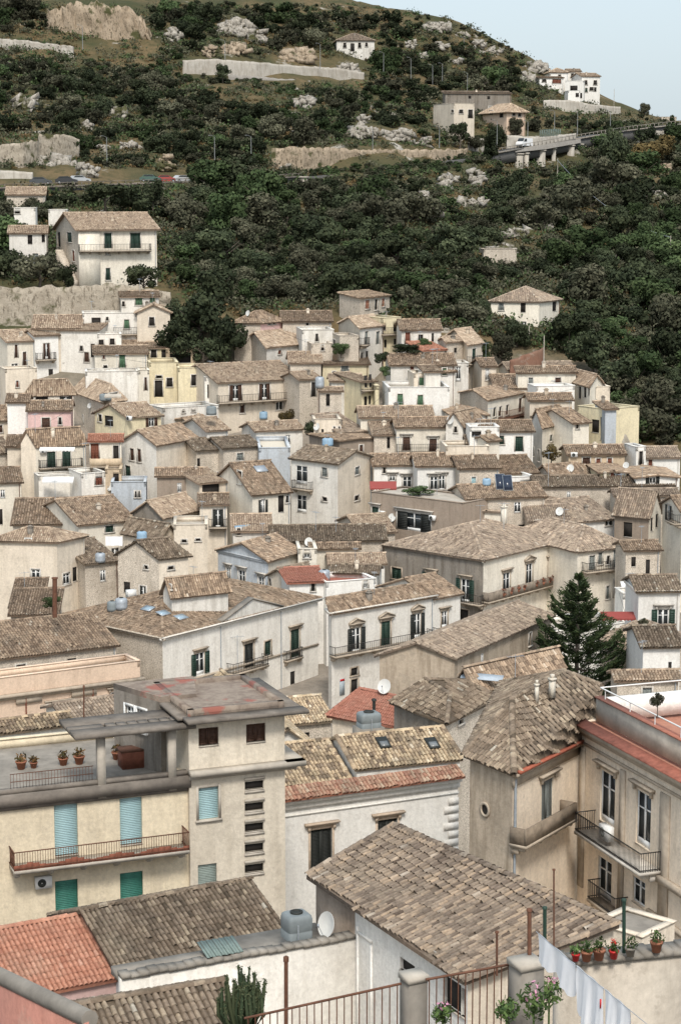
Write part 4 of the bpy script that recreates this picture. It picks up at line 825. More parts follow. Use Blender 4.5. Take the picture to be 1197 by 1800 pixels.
h('p8','P','cream house with an open dark shuttered door and striped wall',None,(1052,112),(1196,112),'sr',.4,'be','buff',[('r','Ok',1148,136,236,56)],dep=6,D=231,bals=[('r',1100,1196,240,240,{})])
# palazzi of the lower street
h('B2','o','long white palazzo with green shutters and a broad tiled roof with three skylights',(108,1081),(286,1118),(559,1050),'hip',2.2,'wh','old',
  [('r','Ogxc',352,1147,1186,31),('r','Skc',438,1131,1180,16),('r','Sgw',471,1127,1152,11),('r','Sgc',519,1106,1155,15),('r','Dn',515,1180,1212,9),('r','Dn',346+170,1227,1240,10)],
  D=182,wl='st',name='palazzo',cat='palazzo',corn=.45,trim=stone,bals=[('r',412,474,1188,1172,{'dep':1.0}),('r',505,534,1166,1156,{'dep':.5})])
h('B2b','P','low gabled wing with a pale coping set into the long palazzo roof',(860,560),(905,578),(1200,545),'gr',1.3,'sw','old',[('l','Dw',900,534,556,12)],D=188,dep=7)
h('B4','o','right hand white palazzo with pedimented green windows over one long balcony',(577,1070),(583,1075),(762,1045),'sr',.8,'wh','old',
  [('r','Okxp',626,1103,1148,30),('r','Sgp',678,1092,1136,16),('r','Okxp',733,1078,1122,24),('r','D',623,1174,1187,12),('r','D',623,1194,1218,12)],D=188,name='palazzo',cat='palazzo',corn=.35,trim=stone,dep=5,bals=[('r',584,762,1165,1120,{'dep':1.0,'hgt':.9})])
h('B4b','o','white end bay with a single hooded window right of the long balcony',None,(762,1050),(809,1033),'gr',1.4,'wh','old',[('r','Gc',781,1074,1104,10)],D=196.6,dep=8,ang=42,corn=.3,trim=stone,bals=[('r',763,809,1126,1114,{'dep':1.0,'hgt':.9})])
h('B3','o','peach palazzo front with a heavy stained cornice and rusty downpipes, left edge',None,(-30,1196),(246,1140),'flat',0,'pe','old',
  [('r','Gcn',105,1238,1290,36),('r','Gcn',212,1215,1262,32)],D=168,name='palazzo',cat='palazzo',trim=stone,dep=3,zb=-58)
h('B3b','o','grey rubble roofed house behind the peach palazzo',None,(-20,1158),(205,1132),'gr',1.2,'st','old',[],D=173,dep=14,sz=1.1,top=('o',(0,1088)))
h('B3c','o','long stained stone wall house below the skylight palazzo roof, left',None,(20,1080),(100,1096),'sr',1.0,'st','old',[],D=186,dep=7)
h('K1','T','grey brown blank walled house with a long pale tiled roof in the lower right middle',(800,330),(1192,312),(1700,82),'gr',1.1,'sb','grey',[],D=158,sz=1.0)
h('K2','o','long brown roofed house in front of the conifer, lower right',(806,1196),(830,1212),(990,1175),'gr',2.2,'st','old',[],D=146,dep=10,sz=1.1,top=('o',(0,1155)))
h('F9','Z','small beige house with a smooth red tiled roof by the grey tank',(312,262),(640,316),None,'custom',1.6,'be','red',[],polys=[['L','C',(660,165,1.5),(456,122,1.5)]],D=137,dep=6,sz=.8,wild=.15)
h('F8','Z','stone house with a ragged convex roof and a brown framed window, lower centre',(636,192),(910,296),(1170,148),'custom',1.5,'st','dark',[('r','Ob',1092,312,400,52),('r','Dw',986,284,306,22)],
  polys=[['L','C',(930,150,1.2),(800,72,1.3)],['C','R',(1000,80,1.2),(800,72,1.3),(930,150,1.2)]],D=128,wl='gr',sz=1.0)

f_ = HS['B2'].f['r']; mb = MB(); ua, v_ = f_.uv(388, 1092); ub, _ = f_.uv(492, 1066); z_ = HS['B2'].z
mb.add([tuple(f_.P(u, v, w_)) for w_ in (.25, -.25) for u, v in ((ua, z_), (ub, z_), ((ua + ub) / 2, z_ + 1.5))], [(0, 1, 2), (5, 4, 3)]); mb.build('pediment', WALL['sw'], HS['B2'].root)
mb = MB(); mb.obox(f_.P(ua - .2, z_, -.35), f_.d * ((ub - ua) / 2 + .2) + Vector((0, 0, 1.55)), f_.n * .75, Vector((0, 0, .16))); mb.obox(f_.P(ub + .2, z_, -.35), f_.d * -((ub - ua) / 2 + .2) + Vector((0, 0, 1.55)), f_.n * .75, Vector((0, 0, .16))); mb.build('pediment_coping', conc, HS['B2'].root)
for px, m_ in ((387, galv), (493, galv)):
    mb = MB(); u, _ = f_.uv(px, 1120); mb.tube([f_.P(u, z_ - .4, .12), f_.P(u, z_ - 8.5, .12)], .05, 6); mb.build('drainpipe', m_, HS['B2'].root)
mb = MB(); fbox(mb, f_, .05, f_.L, z_ - 5.0, z_ - 4.8, 0, .12); mb.build('string_course', stone, HS['B2'].root)
f_ = HS['B3'].f['r']; z_ = HS['B3'].z; mb = MB(); fbox(mb, f_, -.2, f_.L + .3, z_ - 1.75, z_ - 1.5, 0, .5); fbox(mb, f_, -.2, f_.L + .2, z_ - 2.0, z_ - 1.75, 0, .25)
for u0_ in (.2, .55): fbox(mb, f_, f_.L * u0_, f_.L * (u0_ + .16), z_ - 2.5, z_ - 2.0, .0, .2)
mb.build('cornice', stone, HS['B3'].root)
for px in (45, 163):
    mb = MB(); u, _ = f_.uv(px, 1220); mb.tube([f_.P(u, z_ - 2.0, .15), f_.P(u, z_ - 9, .15)], .07, 6); mb.build('drainpipe', rustr, HS['B3'].root)
h('J1','J','low house with a striped old tile roof between the peach palazzo and the apartment terrace',None,(-20,372),(250,338),'gr',1.2,'wh','tan',[],D=122,top=('J',(0,326)),wild=.7,shift=-.12)
h('J2','J','low shed with a grey corrugated roof and pale tiles beside the peach palazzo',None,(238,325),(420,290),'gr',1.0,'wh','grey',[],D=126,top=('J',(0,262)),wild=.05)
h('J3','o','narrow house with a pale ribbed tile roof squeezed between the tower and the white house',None,(430,1345),(578,1302),'gl',2.3,'wh','tan',[],D=128,dep=17,ang=18,shift=.2)
h('x1','o','plain beige house cut by the left edge below the slim brown windows',None,(-70,742),(24,736),'gr',1.5,'be','old',[],D=262,dep=7)
h('x2','o','plain stone house cut by the left edge beside the twin green shutters',None,(-70,800),(20,794),'gr',1.5,'st','dark',[],D=250,dep=7)
h('x3','o','low cream house cut by the left edge above the rubble roofs',None,(-70,850),(38,846),'gr',1.3,'cr','old',[],D=240,dep=7)
h('K4','o','low white terrace house hidden behind the tall conifer',None,(935,1116),(1105,1094),'flat',0,'wh','old',[],D=184,dep=6)
h('S1','o','small house with a pale striped roof in the lane beside the long white palazzo',None,(492,1272),(582,1264),'gr',1.2,'st','tan',[],D=150,top=('o',(0,1226)),shift=.12)
# ---------------------------------------------------------------- near buildings
# cream apartment block with the concrete roof storey
F1 = h('F1', 'o', 'cream apartment block with pale blue blinds, rusty balcony and concrete roof terrace', None, (-60,1411), (333,1368), 'flat', 0, 'by', 'old',
  [('r','Blwn',117,1414,1503,41),('r','Blwn',231,1402,1484,39),('r','Btwn',118,1547,1612,40),('r','Btwn',232,1533,1598,40)], D=95, dep=11, name='apartment_block', cat='apartment block', floor=conc, para=.5, trim=conl)
rt = F1.root; f = F1.f['r']
mb = MB(); u0, u1 = -.3, f.L
fbox(mb, f, u0, u1, F1.z - .38, F1.z + .20, -.35, .36); fbox(mb, f, u0, u1, F1.z - .62, F1.z - .39, 0, .14); fbox(mb, f, u0, u1, F1.z + .2, F1.z + .42, -.3, .1)
mb.build('cornice', concd, rt)
mb = MB(); ua, _ = f.uv(20, 1390); ub, _ = f.uv(166, 1380)
for u in np.arange(ua, ub, .16): fbox(mb, f, u, u + .018, F1.z + .42, F1.z + 1.15, -.1, -.082)
for zz in (.75, 1.15): fbox(mb, f, ua, ub, F1.z + zz, F1.z + zz + .03, -.115, -.07)
mb.build('railing', rust, rt)
bc = balcony(rt, f, 26, 334, (1535, 1503), dep=1.25, near=True, mat=conl, rmat=rust, hgt=.95)
mb = MB(); ua, vz = f.uv(26, 1520); ub, vz2 = f.uv(334, 1490); ua, _ = f.uv(26, 1535, 1.25); ub, _ = f.uv(334, 1503, 1.25); vm = (f.uv(26,1535,1.25)[1] + f.uv(334,1503,1.25)[1]) / 2 - .3
for i in range(28):
    a_ = ua + (ub - ua) * i / 28; b_ = ua + (ub - ua) * (i + 1) / 28; hh = .30 + .12 * math.sin(i * .9) + random.uniform(-.06, .06)
    fbox(mb, f, a_, b_, vm + .52 - hh * .3, vm + .52 + hh * .7, 1.19, 1.205)
mb.build('railing_screen', rustr, bc, org=ORG[rt.name])
# tower
def quad_house(key, pC, pR, dep, zt, zb, wall, wins, root, roofm=None, near=True, trim=None, rev=.18):
    """a storey of a bigger thing: four walls with their openings"""
    v = (pR - pC); v.z = 0; n = Vector((-v.y, v.x, 0)).normalized(); n = n if n.y > 0 else -n
    pL, pB = pC + n * dep, pR + n * dep; cen = (pC + pB) / 2; o = House(); o.root = root; HS[key] = o
    o.f = {'l': Face(pL, pC, zt, zb, cen), 'r': Face(pC, pR, zt, zb, cen), 'b': Face(pR, pB, zt, zb, cen), 'c': Face(pB, pL, zt, zb, cen)}
    o.C, o.R, o.L, o.B, o.z = pC, pR, pL, pB, zt
    for wn in wins:
        window(root, o.f[wn[0]], (wn[1], wn[2], wn[3], wn[4], wn[5]), 'o', near, trim or conl)
    mb = MB()
    for q in o.f.values(): q.wall(mb, rev=rev)
    mb.build('wall', WALL[wall], root)
    o.polys = [[Vector((q.x, q.y, zt)) for q in (pL, pC, pR, pB)]]; return o
n1 = F1.f['r'].n; A1 = F1.f['r'].A + n1 * .3
pC = onplane(333, 1361, A1, n1); pR = onplane(501, 1342, A1, n1); zl = pC.z
T1 = quad_house('T1', pC, pR, 12, zl, F1.f['r'].zb, 'bt', [('r','Blw',367,1384,1440,35),('r','Bswn',365,1519,1575,33)] + [('r','Dnw',447,y,y+14,33) for y in (1373,1411,1447,1483,1519)], rt)
for y in (1373,1411,1447,1483,1519):
    ua, va = T1.f['r'].uv(430, y - 1); ub, _ = T1.f['r'].uv(465, y - 1); mb = MB(); fbox(mb, T1.f['r'], ua, ub, va, va + .14, .0, .10); mb.build('lintel', conl, rt); _, vb = T1.f['r'].uv(447, y + 15); mb = MB(); fbox(mb, T1.f['r'], ua, ub, vb - .16, vb - .04, 0, .06); mb.build('sill', conl, rt)
ztop = onplane(333, 1266, A1, n1).z
T2 = quad_house('T2', pC + n1 * -.02, pR + n1 * -.02, 6.5, ztop, zl + .001, 'bt', [('r','Sbwn',367,1279,1310,35),('r','Sbwn',450,1272,1304,34)], rt)
mb = MB(); L_ = T1.f['r'].L
fbox(mb, T1.f['r'], -.05, L_ + 1.0, zl - .05, zl + .22, -.05, .55); fbox(mb, T1.f['r'], -.02, L_ + .6, zl - .3, zl - .05, -.02, .12)
fbox(mb, T1.f['b'], -.5, 6, zl - .05, zl + .22, -.05, 1.0)
mb.build('ledge', conl, rt)
mb = MB(); ff = T2.f['r']; e = .18
fbox(mb, ff, -.3, L_ + 1.0, ztop, ztop + .18, -.02, 1.0)                     # eave slab over the tower front
fbox(mb, T2.f['b'], -.4, 6.7, ztop + .003, ztop + .177, -.02, .9)
fbox(mb, T2.f['l'], -.3, 6.5, ztop + .003, ztop + .177, -.02, .55)
mb.build('roof_slab', concd, rt)
mb = MB()
q = [T2.L - n1 * .1, T2.C, T2.R, T2.B - n1 * .1]; up = .62
mb.poly([(p.x, p.y, ztop + .30) for p in q])
for g_ in ('l', 'r', 'b', 'c'):
    fg = T2.f[g_]; fbox(mb, fg, 0, fg.L, ztop + .0, ztop + .52, -.32, -.012 if g_ in ('l', 'b') else -.015)
mr, tr, br_ = _nt('patched_roof_felt'); g = N(tr, 'ShaderNodeNewGeometry').outputs['Position']
cc = mixc(tr, rng(tr, noise(tr, 1.6, g, 6, .7), .4, .65), (.27, .22, .175), (.16, .12, .095)); cc = mixc(tr, rng(tr, noise(tr, .38, g, 5, .65), .54, .60), cc, (.27, .10, .075))
tr.links.new(cc, br_.inputs['Base Color']); br_.inputs['Roughness'].default_value = .95
mb.build('roof', mr, rt)
# penthouse windows on the grey side wall
mb = MB()
# pergola on the terrace: a concrete slab with a row of square holes
mb = MB(); fu = F1.f['r']; ua, _ = fu.uv(135, 1340); ub, _ = fu.uv(322, 1325); zp = onplane(318, 1277, fu.A, fu.n).z
fbox(mb, fu, ua - .2, ub + .5, zp + .02, zp + .24, -.5, .75); fbox(mb, fu, ua - .2, ub + .5, zp + .022, zp + .238, -2.8, -1.2); fbox(mb, fu, ua - .2, ua + 1.6, zp + .03, zp + .23, -1.2, -.5)
for i in range(7):
    u = ua + 1.6 + (ub - ua - 1.6) * (i + .75) / 7; fbox(mb, fu, u - .24, u + .24, zp + .03, zp + .23, -1.2, -.5)
mb.build('pergola', concd, rt)
for px in (178, 302):
    mb = MB(); u, _ = fu.uv(px, 1340); fbox(mb, fu, u - .2, u + .2, F1.z - .5, zp + .02, -.2, .2); mb.build('post', conl, rt)
pl, _ = fu.uv(207, 1300)
# grey stair penthouse behind the pergola, window side to the left
zz = ztop
pk0 = fu.P(fu.uv(312, 1300)[0], 0, -3.0); pk1 = fu.P(fu.uv(262, 1300)[0], 0, -6.8)
o_ = House(); vv_ = (pk0 - pk1)
pf = Face(pk1, pk0, ztop + .2, F1.z - .5, pk0 + fu.d * 3); rb = MB(); pf.op = []
for (a_, b_) in ((.30, .40), (.55, .66)):
    window(rt, pf, ('Gw', *[proj(pf.P((a_ + b_) / 2 * pf.L, ztop - .6))[0]], proj(pf.P((a_ + b_) / 2 * pf.L, ztop - .5))[1], proj(pf.P((a_ + b_) / 2 * pf.L, ztop - 1.7))[1], 15), 'o', True, whitep)
pf.wall(rb); P3 = pk1 + fu.d * 4.5; P4 = pk0 + fu.d * 2.0
Face(pk0, P4, ztop + .2, F1.z - .5, (pk1 + P4) / 2).wall(rb); Face(P3, pk1, ztop + .2, F1.z - .5, (pk0 + P3) / 2).wall(rb)
rb.build('wall', WALL['gr'], rt)
mb = MB(); cP = [Vector((p.x, p.y, ztop + .5)) for p in (pk1, pk0, P4, P3)]; roof_slab(mb, cP, .3); mb.build('roof', mr, rt)

# white house with skylights
F2 = h('F2', 'o', 'white house with quoins, two hooded dark windows and skylights in its tan tiled roof', None, (470,1407), (805,1362), 'flat', 0, 'wa', 'tan',
  [('r','Skc',565,1457,1540,38),('r','Skc',681,1440,1540,35)], D=112, dep=9, floor=conc, para=.15, trim=plain('beige_stucco_trim', (.55,.44,.34), .9, var=.3))
rt = F2.root; fr = F2.f['r']; fl_ = fr.L
mb = MB(); P_ = [fr.P(0, F2.z + .02, .55), fr.P(fl_ + .2, F2.z + .02, .55), fr.P(fl_ + .2, F2.z + .5, -.6), fr.P(0, F2.z + .5, -.6)]
roof_slab(mb, P_, .12); tile_roof(mb, P_, 100, wild=.8, shift=.12)
mb.build('eave_tiles', [ROOF['org'], tiles('eave_band_tiles', [(0,(.20,.12,.09)),(.4,(.38,.20,.14)),(.75,(.46,.30,.21)),(1,(.50,.40,.30))])], rt)
mb = MB(); fbox(mb, fr, 0, fl_ + .1, F2.z - .35, F2.z - .12, 0, .36); fbox(mb, fr, 0, fl_ + .06, F2.z - .75, F2.z - .35, 0, .14); fbox(mb, fr, 0, fl_ + .03, F2.z - 1.15, F2.z - 1.05, 0, .08)
mb.build('cornice', WALL['wa'], rt)
mb = MB()
for i in range(11):
    v = F2.z - 1.4 - i * .52; wq = .95 if i % 2 else .65; fbox(mb, fr, fl_ - wq, fl_ + .03, v - .44, v, 0, .06)
mb.build('quoins', WALL['wa'], rt)
def roof_house(key, C, R, D, dep, rise, rm, wall, root, hgt, over=.15, wild=.5, ext=0, k=.5, shift=0):
    """a gable roofed storey standing on a lower roof"""
    pC = at(*C, D); pR = onz(*R, pC.z); o = quad_house(key, pC, pR, dep, pC.z, pC.z - hgt, wall, [], root); U = Vector((0, 0, 1))
    er = (o.R - o.C); er.z = 0; er.normalize(); el = (o.L - o.C); el.z = 0; el.normalize()
    z = Vector((0, 0, pC.z)); base = [Vector((p.x, p.y, pC.z)) for p in (o.C, o.R, o.B, o.L)]; c, r, b, l = base
    dz = U * (-rise * over / (dep * k)); c2, r2 = c - er * over - el * over + dz, r + er * over - el * over + dz; l2, b2 = l - er * over + el * over + dz, b + er * over + el * over + dz
    m1, m2 = c.lerp(l, k) - er * over + U * rise, r.lerp(b, k) + er * over + U * rise
    mb = MB(); o.polys = [[c2, r2, m2, m1], [m1, m2, b2, l2]]
    for P_ in o.polys: roof_slab(mb, P_, .1); tile_roof(mb, P_, D, wild=wild, shift=shift)
    ridge_caps(mb, m1, m2, D, shift=shift)
    for a_, b_ in ((c2, m1), (r2, m2)): ridge_caps(mb, a_, b_, D, shift=-.1)
    o.roof = mb.build('roof', [ROOF[rm], ROOF[rm]], root)
    mb = MB()
    mb.add([tuple(c), tuple(l), tuple(c.lerp(l, k) + U * rise)], [(0, 1, 2)]); mb.build('gable', WALL[wall], root); mb = MB(); mb.add([tuple(r), tuple(b), tuple(r.lerp(b, k) + U * rise)], [(0, 1, 2)]); mb.build('gable', WALL[wall], root)
    return o
F2a = roof_house('F2a', (627,1351), (808,1333), 115.8, 6.4, 1.15, 'tan', 'sw', rt, 1.7)
F2b = roof_house('F2b', (478,1383), (612,1369), 114.4, 8.5, 1.3, 'tan', 'bl', rt, 1.0, shift=-.08)
for px, py in ((673,1309),(759,1310)):
    q = o_hit(F2a, px, py); P0 = F2a.polys[0]; er = (P0[1] - P0[0]).normalized(); eu = (P0[3] - P0[0]); nn = er.cross(eu).normalized(); nn = nn if nn.z > 0 else -nn; eu = nn.cross(er)
    mb = MB(); o0 = q - er * .36 - eu * .55 + nn * .12; mb.obox(o0, er * .72, eu * 1.1, nn * .10)
    s = mb.build('skylight', SHUT['k'], F2a.roof, org=ORG[rt.name]); mb = MB(); mb.obox(o0 + er * .1 + eu * .1 + nn * .105, er * .5, eu * .5, nn * .02); mb.build('skylight_pane', glassl, F2a.roof, org=ORG[rt.name])

# near house: big worn tile roof in the bottom centre
pL, pC_ = at(557,1534,78), None; z3 = pL.z; pC_ = onz(822,1710,z3); zr3 = onz(695,1452,z3).z + 1.4
r0, r1 = onz(695,1452,zr3), onz(1078,1619,zr3)
pR_ = Vector((r1.x, r1.y, z3)); pB_ = Vector((r0.x, r0.y, z3))
zb3 = -46
F3r = thing('house', 'near white walled house under the biggest worn tile roof, bottom centre', 'house', ((pL.x + pR_.x) / 2, (pL.y + pR_.y) / 2, zb3), 'houses of the hillside town')
F3 = House(); F3.root = F3r; F3.z = z3; HS['F3'] = F3; cen3 = (pL + pR_) / 2
F3.f = {'l': Face(pL, pC_, z3, zb3, cen3), 'r': Face(pC_, pR_, z3, zb3, cen3), 'b': Face(pR_, pB_, z3, zb3, cen3), 'c': Face(pB_, pL, z3, zb3, cen3)}
F3.f['r'].apex = [(F3.f['r'].L, zr3)]; F3.f['c'].apex = [(0.0, zr3)]; F3.f['b'].zt = zr3
fl3 = F3.f['l']; u, v1 = fl3.uv(732, 1700)
window(F3r, fl3, ('Dwn', 716, 1690, 1712, 26), 'o', True, conl)
window(F3r, fl3, ('Dn', 795, 1722, 1775, 30), 'o', True, conl)
window(F3r, fl3, ('Dn', 818, 1740, 1790, 16), 'o', True, conl)
mb = MB(); fl3.wall(mb); mb.build('wall', WALL['wa'], F3r)
mb = MB()
for k in 'rbc': F3.f[k].wall(mb)
mb.build('wall', WALL['be'], F3r)
mb = MB(); uq, _ = fl3.uv(624, 1620); fbox(mb, fl3, -.02, uq, z3 - 4.5, z3 - .02, .0, .035); mb.build('render_patch', WALL['br'], F3r)
mb = MB(); ua, va = fl3.uv(628, 1640); ub, _ = fl3.uv(652, 1640)
for r in ((ua, ua + .12, z3 - 7, va + .3), (ub, ub + .12, z3 - 7, va - .1), (ua, ub + .12, va + .0, va + .12)): fbox(mb, fl3, *r, .0, .05)
mb.build('pilaster', WALL['wa'], F3r)
mb = MB(); el3 = (pC_ - pL).normalized(); nrm = fl3.n; dz = Vector((0, 0, -.14)); ov = .35
eL, eC = pL - el3 * .25 + nrm * ov + dz, pC_ + el3 * .35 + nrm * ov + dz; m0, m1 = r0 - el3 * .15, r1 + el3 * .35
F3.polys = [[eL, eC, m1, m0]]
for P_ in F3.polys: roof_slab(mb, P_, .16); tile_roof(mb, P_, 75, wild=.75)
ridge_caps(mb, m0, m1, 75); ridge_caps(mb, eL, m0, 75); ridge_caps(mb, eC, m1, 75, shift=-.1)
F3.roof = mb.build('roof', [ROOF['grey'], tiles('worn_near_tiles', [(0,(.115,.085,.065)),(.3,(.21,.165,.13)),(.55,(.32,.255,.195)),(.8,(.43,.325,.23)),(1,(.47,.41,.34))], (.13,.105,.085), .7)], F3r)
mb = MB(); fbox(mb, fl3, -.2, fl3.L + .2, z3 - .32, z3 - .18, 0, .22); mb.build('cornice', stone, F3r)

# dark tiled house and terracotta house, bottom left
F4 = h('F4', 'o', 'low house with a dark lichen covered barrel tile roof, bottom left', None, (213,1708), (507,1648), 'gr', 1.45, 'bl', 'dark', [], D=79.5, dep=7.8, wild=.5, over=.2, zb=-44)
F5 = h('F5', 'o', 'low house with a fresh terracotta tile roof in the bottom left corner', None, (-60,1766), (213,1713), 'gr', 1.45, 'pk', 'org', [], D=76.9, dep=7.6, wild=.2, over=.2, zb=-44)
# terrace wall between the dark roof and the near house
pr = onplane(624, 1644, fl3.A, fl3.n); zt4 = pr.z; pl4 = onz(214, 1716, zt4)
n4 = Vector((-(pr - pl4).y, (pr - pl4).x, 0)).normalized()
TW = thing('terrace_wall', 'long white rendered terrace wall in front of the dark tile roof, bottom centre', 'wall', (pl4.x, pl4.y, -46))
mb = MB(); d4 = (pr - pl4); d4.z = 0; mb.obox(Vector((pl4.x, pl4.y, -46)), d4, n4 * .35, Vector((0, 0, zt4 + 46 - .12))); mb.build('wall', WALL['wh'], TW)
mb = MB()
for i in range(26):
    a_ = Vector((pl4.x, pl4.y, zt4 - .12)) + d4 * (i / 26); mb.obox(a_ - n4 * .08 + Vector((0, 0, random.uniform(-.03, .02))), d4 / 26.2, n4 * .55, Vector((0, 0, random.uniform(.10, .18))), tint=random.random())
mb.build('coping', conc, TW)
mb = MB(); ft = zt4 - .75; q0 = pl4 + d4 * .55 + n4 * .36; mb.obox(Vector((q0.x, q0.y, ft - .4)), d4 * .45, n4 * 3.4, Vector((0, 0, .4))); mb.build('terrace_floor', conc, TW)
mb = MB(); q0 = pl4 + n4 * .4; mb.obox(Vector((q0.x, q0.y, zt4 - .35)), d4 * .5, n4 * .8, Vector((0, 0, .32))); mb.build('gutter_bed', conc, TW)
mb = MB(); q0 = pl4 + d4 * .36 + n4 * .1
for i in range(12): mb.obox(Vector((q0.x, q0.y, zt4 + .07)) + d4 * (.155 * i / 12) + Vector((0, 0, .02 * (i % 2))), d4 * .012, n4 * 1.1 + Vector((0, 0, .25)), Vector((0, 0, .02)))
tag(mb.build('corrugated_sheet', plain('green_sheet', (.20,.26,.24), .7, var=.3), None, org=(q0.x, q0.y, zt4 + .07)), 'small green corrugated sheet lying at the foot of the dark tile roof', 'roof sheet')
# right: corner house with a round window
F6 = h('F6', 'o', 'ochre corner house with a round window, grey shutters and a heavy corner balcony', (826,1327), (901,1356), (1021,1297), 'custom', 2.5, 'og', 'dark',
  [('r','Sycn',962,1371,1441,21)],
  polys=[['C','R',(1058,1206,2.5),(990,1180,2.6),(899,1230,2.4)],['L','C',(899,1230,2.4)],['L',(899,1230,2.4),(990,1180,2.6),(880,1200,.6)]], D=97, wl='sb', wild=.8, trim=stone)
rt = F6.root; fr = F6.f['r']; fl6 = F6.f['l']
mb = MB(); u, v = fl6.uv(853, 1423); c = fl6.P(u, v, 0)
def ring(mb, c, f, r0, r1, w0, w1, n=20):
    V = []
    for k in range(n):
        t = 2 * math.pi * k / n; e = f.d * math.cos(t) + Vector((0, 0, math.sin(t)))
        V += [c + e * r0 + f.n * w0, c + e * r0 + f.n * w1, c + e * r1 + f.n * w1, c + e * r1 + f.n * w0]
    mb.add([tuple(q) for q in V], [(4 * k + j, 4 * k + (j + 1) % 4, 4 * ((k + 1) % n) + (j + 1) % 4, 4 * ((k + 1) % n) + j) for k in range(n) for j in range(4)])
ring(mb, c, fl6, .27, .40, .0, .09); rw = mb.build('round_window', stone, rt)
mb = MB(); mb.poly([c + fl6.d * .28 * math.cos(t) + Vector((0, 0, .28 * math.sin(t))) + fl6.n * .012 for t in np.linspace(0, 2 * math.pi, 21)[:-1]]); mb.build('pane', darkin, rw, org=ORG[rt.name])
mb = MB(); fbox(mb, fr, -.25, fr.L + .2, F6.z - .20, F6.z - .05, 0, .42); fbox(mb, fr, -.1, fr.L, F6.z - .8, F6.z - .2, 0, .12); mb.build('cornice', stone, rt)
mb = MB(); fbox(mb, fr, -.1, fr.L + .2, F6.z - .05, F6.z + .10, .28, .52); mb.build('gutter', plain('red_gutter', (.42,.13,.08), .8, var=.4, scale=3), rt)
mb = MB(); mb.tube([fr.P(.1, F6.z - .4, .12), fr.P(.1, F6.z - 9, .12)], .07, 8); mb.build('drainpipe', galv, rt)
zb6 = fr.uv(955, 1473)[1]
balcony(rt, fr, 907, 1014, (1497, 1450), dep=1.0, kind='s', near=True, mat=stone, rmat=plain('stained_parapet', (.30,.24,.18), .95, var=.55, scale=1.5), hgt=.85)
# right: ochre palazzo with roof terrace
F7 = h('F7', 'o', 'ochre palazzo at the right edge with tall glazed doors, iron balcony and a roof terrace', (1019,1268), (1240,1388), None, 'flat', 0, 'og', 'old',
  [('l','Gcn',1067,1358,1449,26),('l','Gcn',1130,1393,1489,26),('l','Gn',1062,1510,1578,24),('l','Gnw',1122,1545,1590,22)], D=103, D_at='L', dep=10, name='palazzo', cat='palazzo', floor=plain('terracotta_paving', (.42,.20,.14), .9, var=.25, scale=3), para=.06, trim=stone, zb=-52)
rt = F7.root; f7 = F7.f['l']
mb = MB(); fbox(mb, f7, -.2, f7.L, F7.z - .30, F7.z - .02, 0, .45); fbox(mb, f7, -.1, f7.L, F7.z - .55, F7.z - .30, 0, .25); fbox(mb, f7, -.05, f7.L, F7.z - 1.1, F7.z - .98, 0, .12); mb.build('cornice', stone, rt)
mb = MB(); mb.add([tuple(f7.P(u, v, w_)) for u in (-.3, f7.L) for v, w_ in ((F7.z - .02, .55), (F7.z + .05, .55), (F7.z + .22, -.1), (F7.z + .0, -.1))], [(0, 4, 5, 1), (1, 5, 6, 2), (2, 6, 7, 3), (0, 1, 2, 3), (4, 7, 6, 5)]); mb.build('red_coping', plain('red_coping_paint', (.36,.13,.09), .85, var=.5, scale=2.5), rt)
PW = 1.35; mb = MB(); fbox(mb, f7, .5, f7.L, F7.z + .1, F7.z + PW, -1.0, -.72); fbox(mb, f7, .5, .78, F7.z + .1, F7.z + PW, -9.6, -1.0); fbox(mb, f7, .5, f7.L, F7.z + .1, F7.z + PW, -9.9, -9.6); fbox(mb, f7, f7.L * .62, f7.L * .98, F7.z + .1, F7.z + PW - .3, -6.2, -5.9); mb.build('terrace_parapet', WALL['wa'], rt)
mb = MB(); fbox(mb, f7, .45, f7.L, F7.z + .1, F7.z + PW - .002, -.72, -.70); mb.build('parapet_face', conl, rt)
mb = MB(); fbox(mb, f7, .4, f7.L, F7.z + PW, F7.z + PW + .07, -1.08, -.62); mb.build('terrace_coping', plain('terracotta_coping', (.40,.16,.11), .85, var=.3, scale=2.5), rt)
mb = MB()
for a_, b_ in ((.15, .75), (f7.L * .36, f7.L * .40), (f7.L * .68, f7.L * .75)): fbox(mb, f7, a_, b_, F7.z - 9.0, F7.z - 1.3, 0, .09); mb.build('pilaster', stone, rt); mb = MB()
ux, v_ = f7.uv(1140, 1530); fbox(mb, f7, ux, f7.L, v_ - .15, v_ + .2, 0, .28); mb.build('string_course', stone, rt); mb = MB(); ux, v_ = f7.uv(1140, 1600); fbox(mb, f7, ux, f7.L, v_ - .15, v_ + .12, 0, .2)
mb.build('string_course', stone, rt)
balcony(rt, f7, 1008, 1123, (1472, 1534), dep=1.25, near=True, mat=stonew, hgt=1.0)
balcony(rt, f7, 1030, 1078, (1590, 1612), dep=.8, near=True, mat=stone, hgt=1.0)
mb = MB(); zr = F7.z + PW + .07
for q in (.09, .3, .5, .7, .9):
    p = f7.P(f7.L * q, zr, -.85); mb.tube([p, p + Vector((0, 0, .5))], .03, 6); p = f7.P(f7.L * q, zr - .07, -9.75); mb.tube([p, p + Vector((0, 0, .55))], .03, 6)
mb.tube([f7.P(.64, zr + .5, -.85), f7.P(f7.L, zr + .5, -.85)], .04, 6); mb.tube([f7.P(.64, zr + .5, -.85), f7.P(.64, zr + .5, -9.75)], .04, 6); mb.tube([f7.P(.64, zr + .5, -9.75), f7.P(f7.L, zr + .5, -9.75)], .04, 6)
mb.build('railing', whitep, rt)
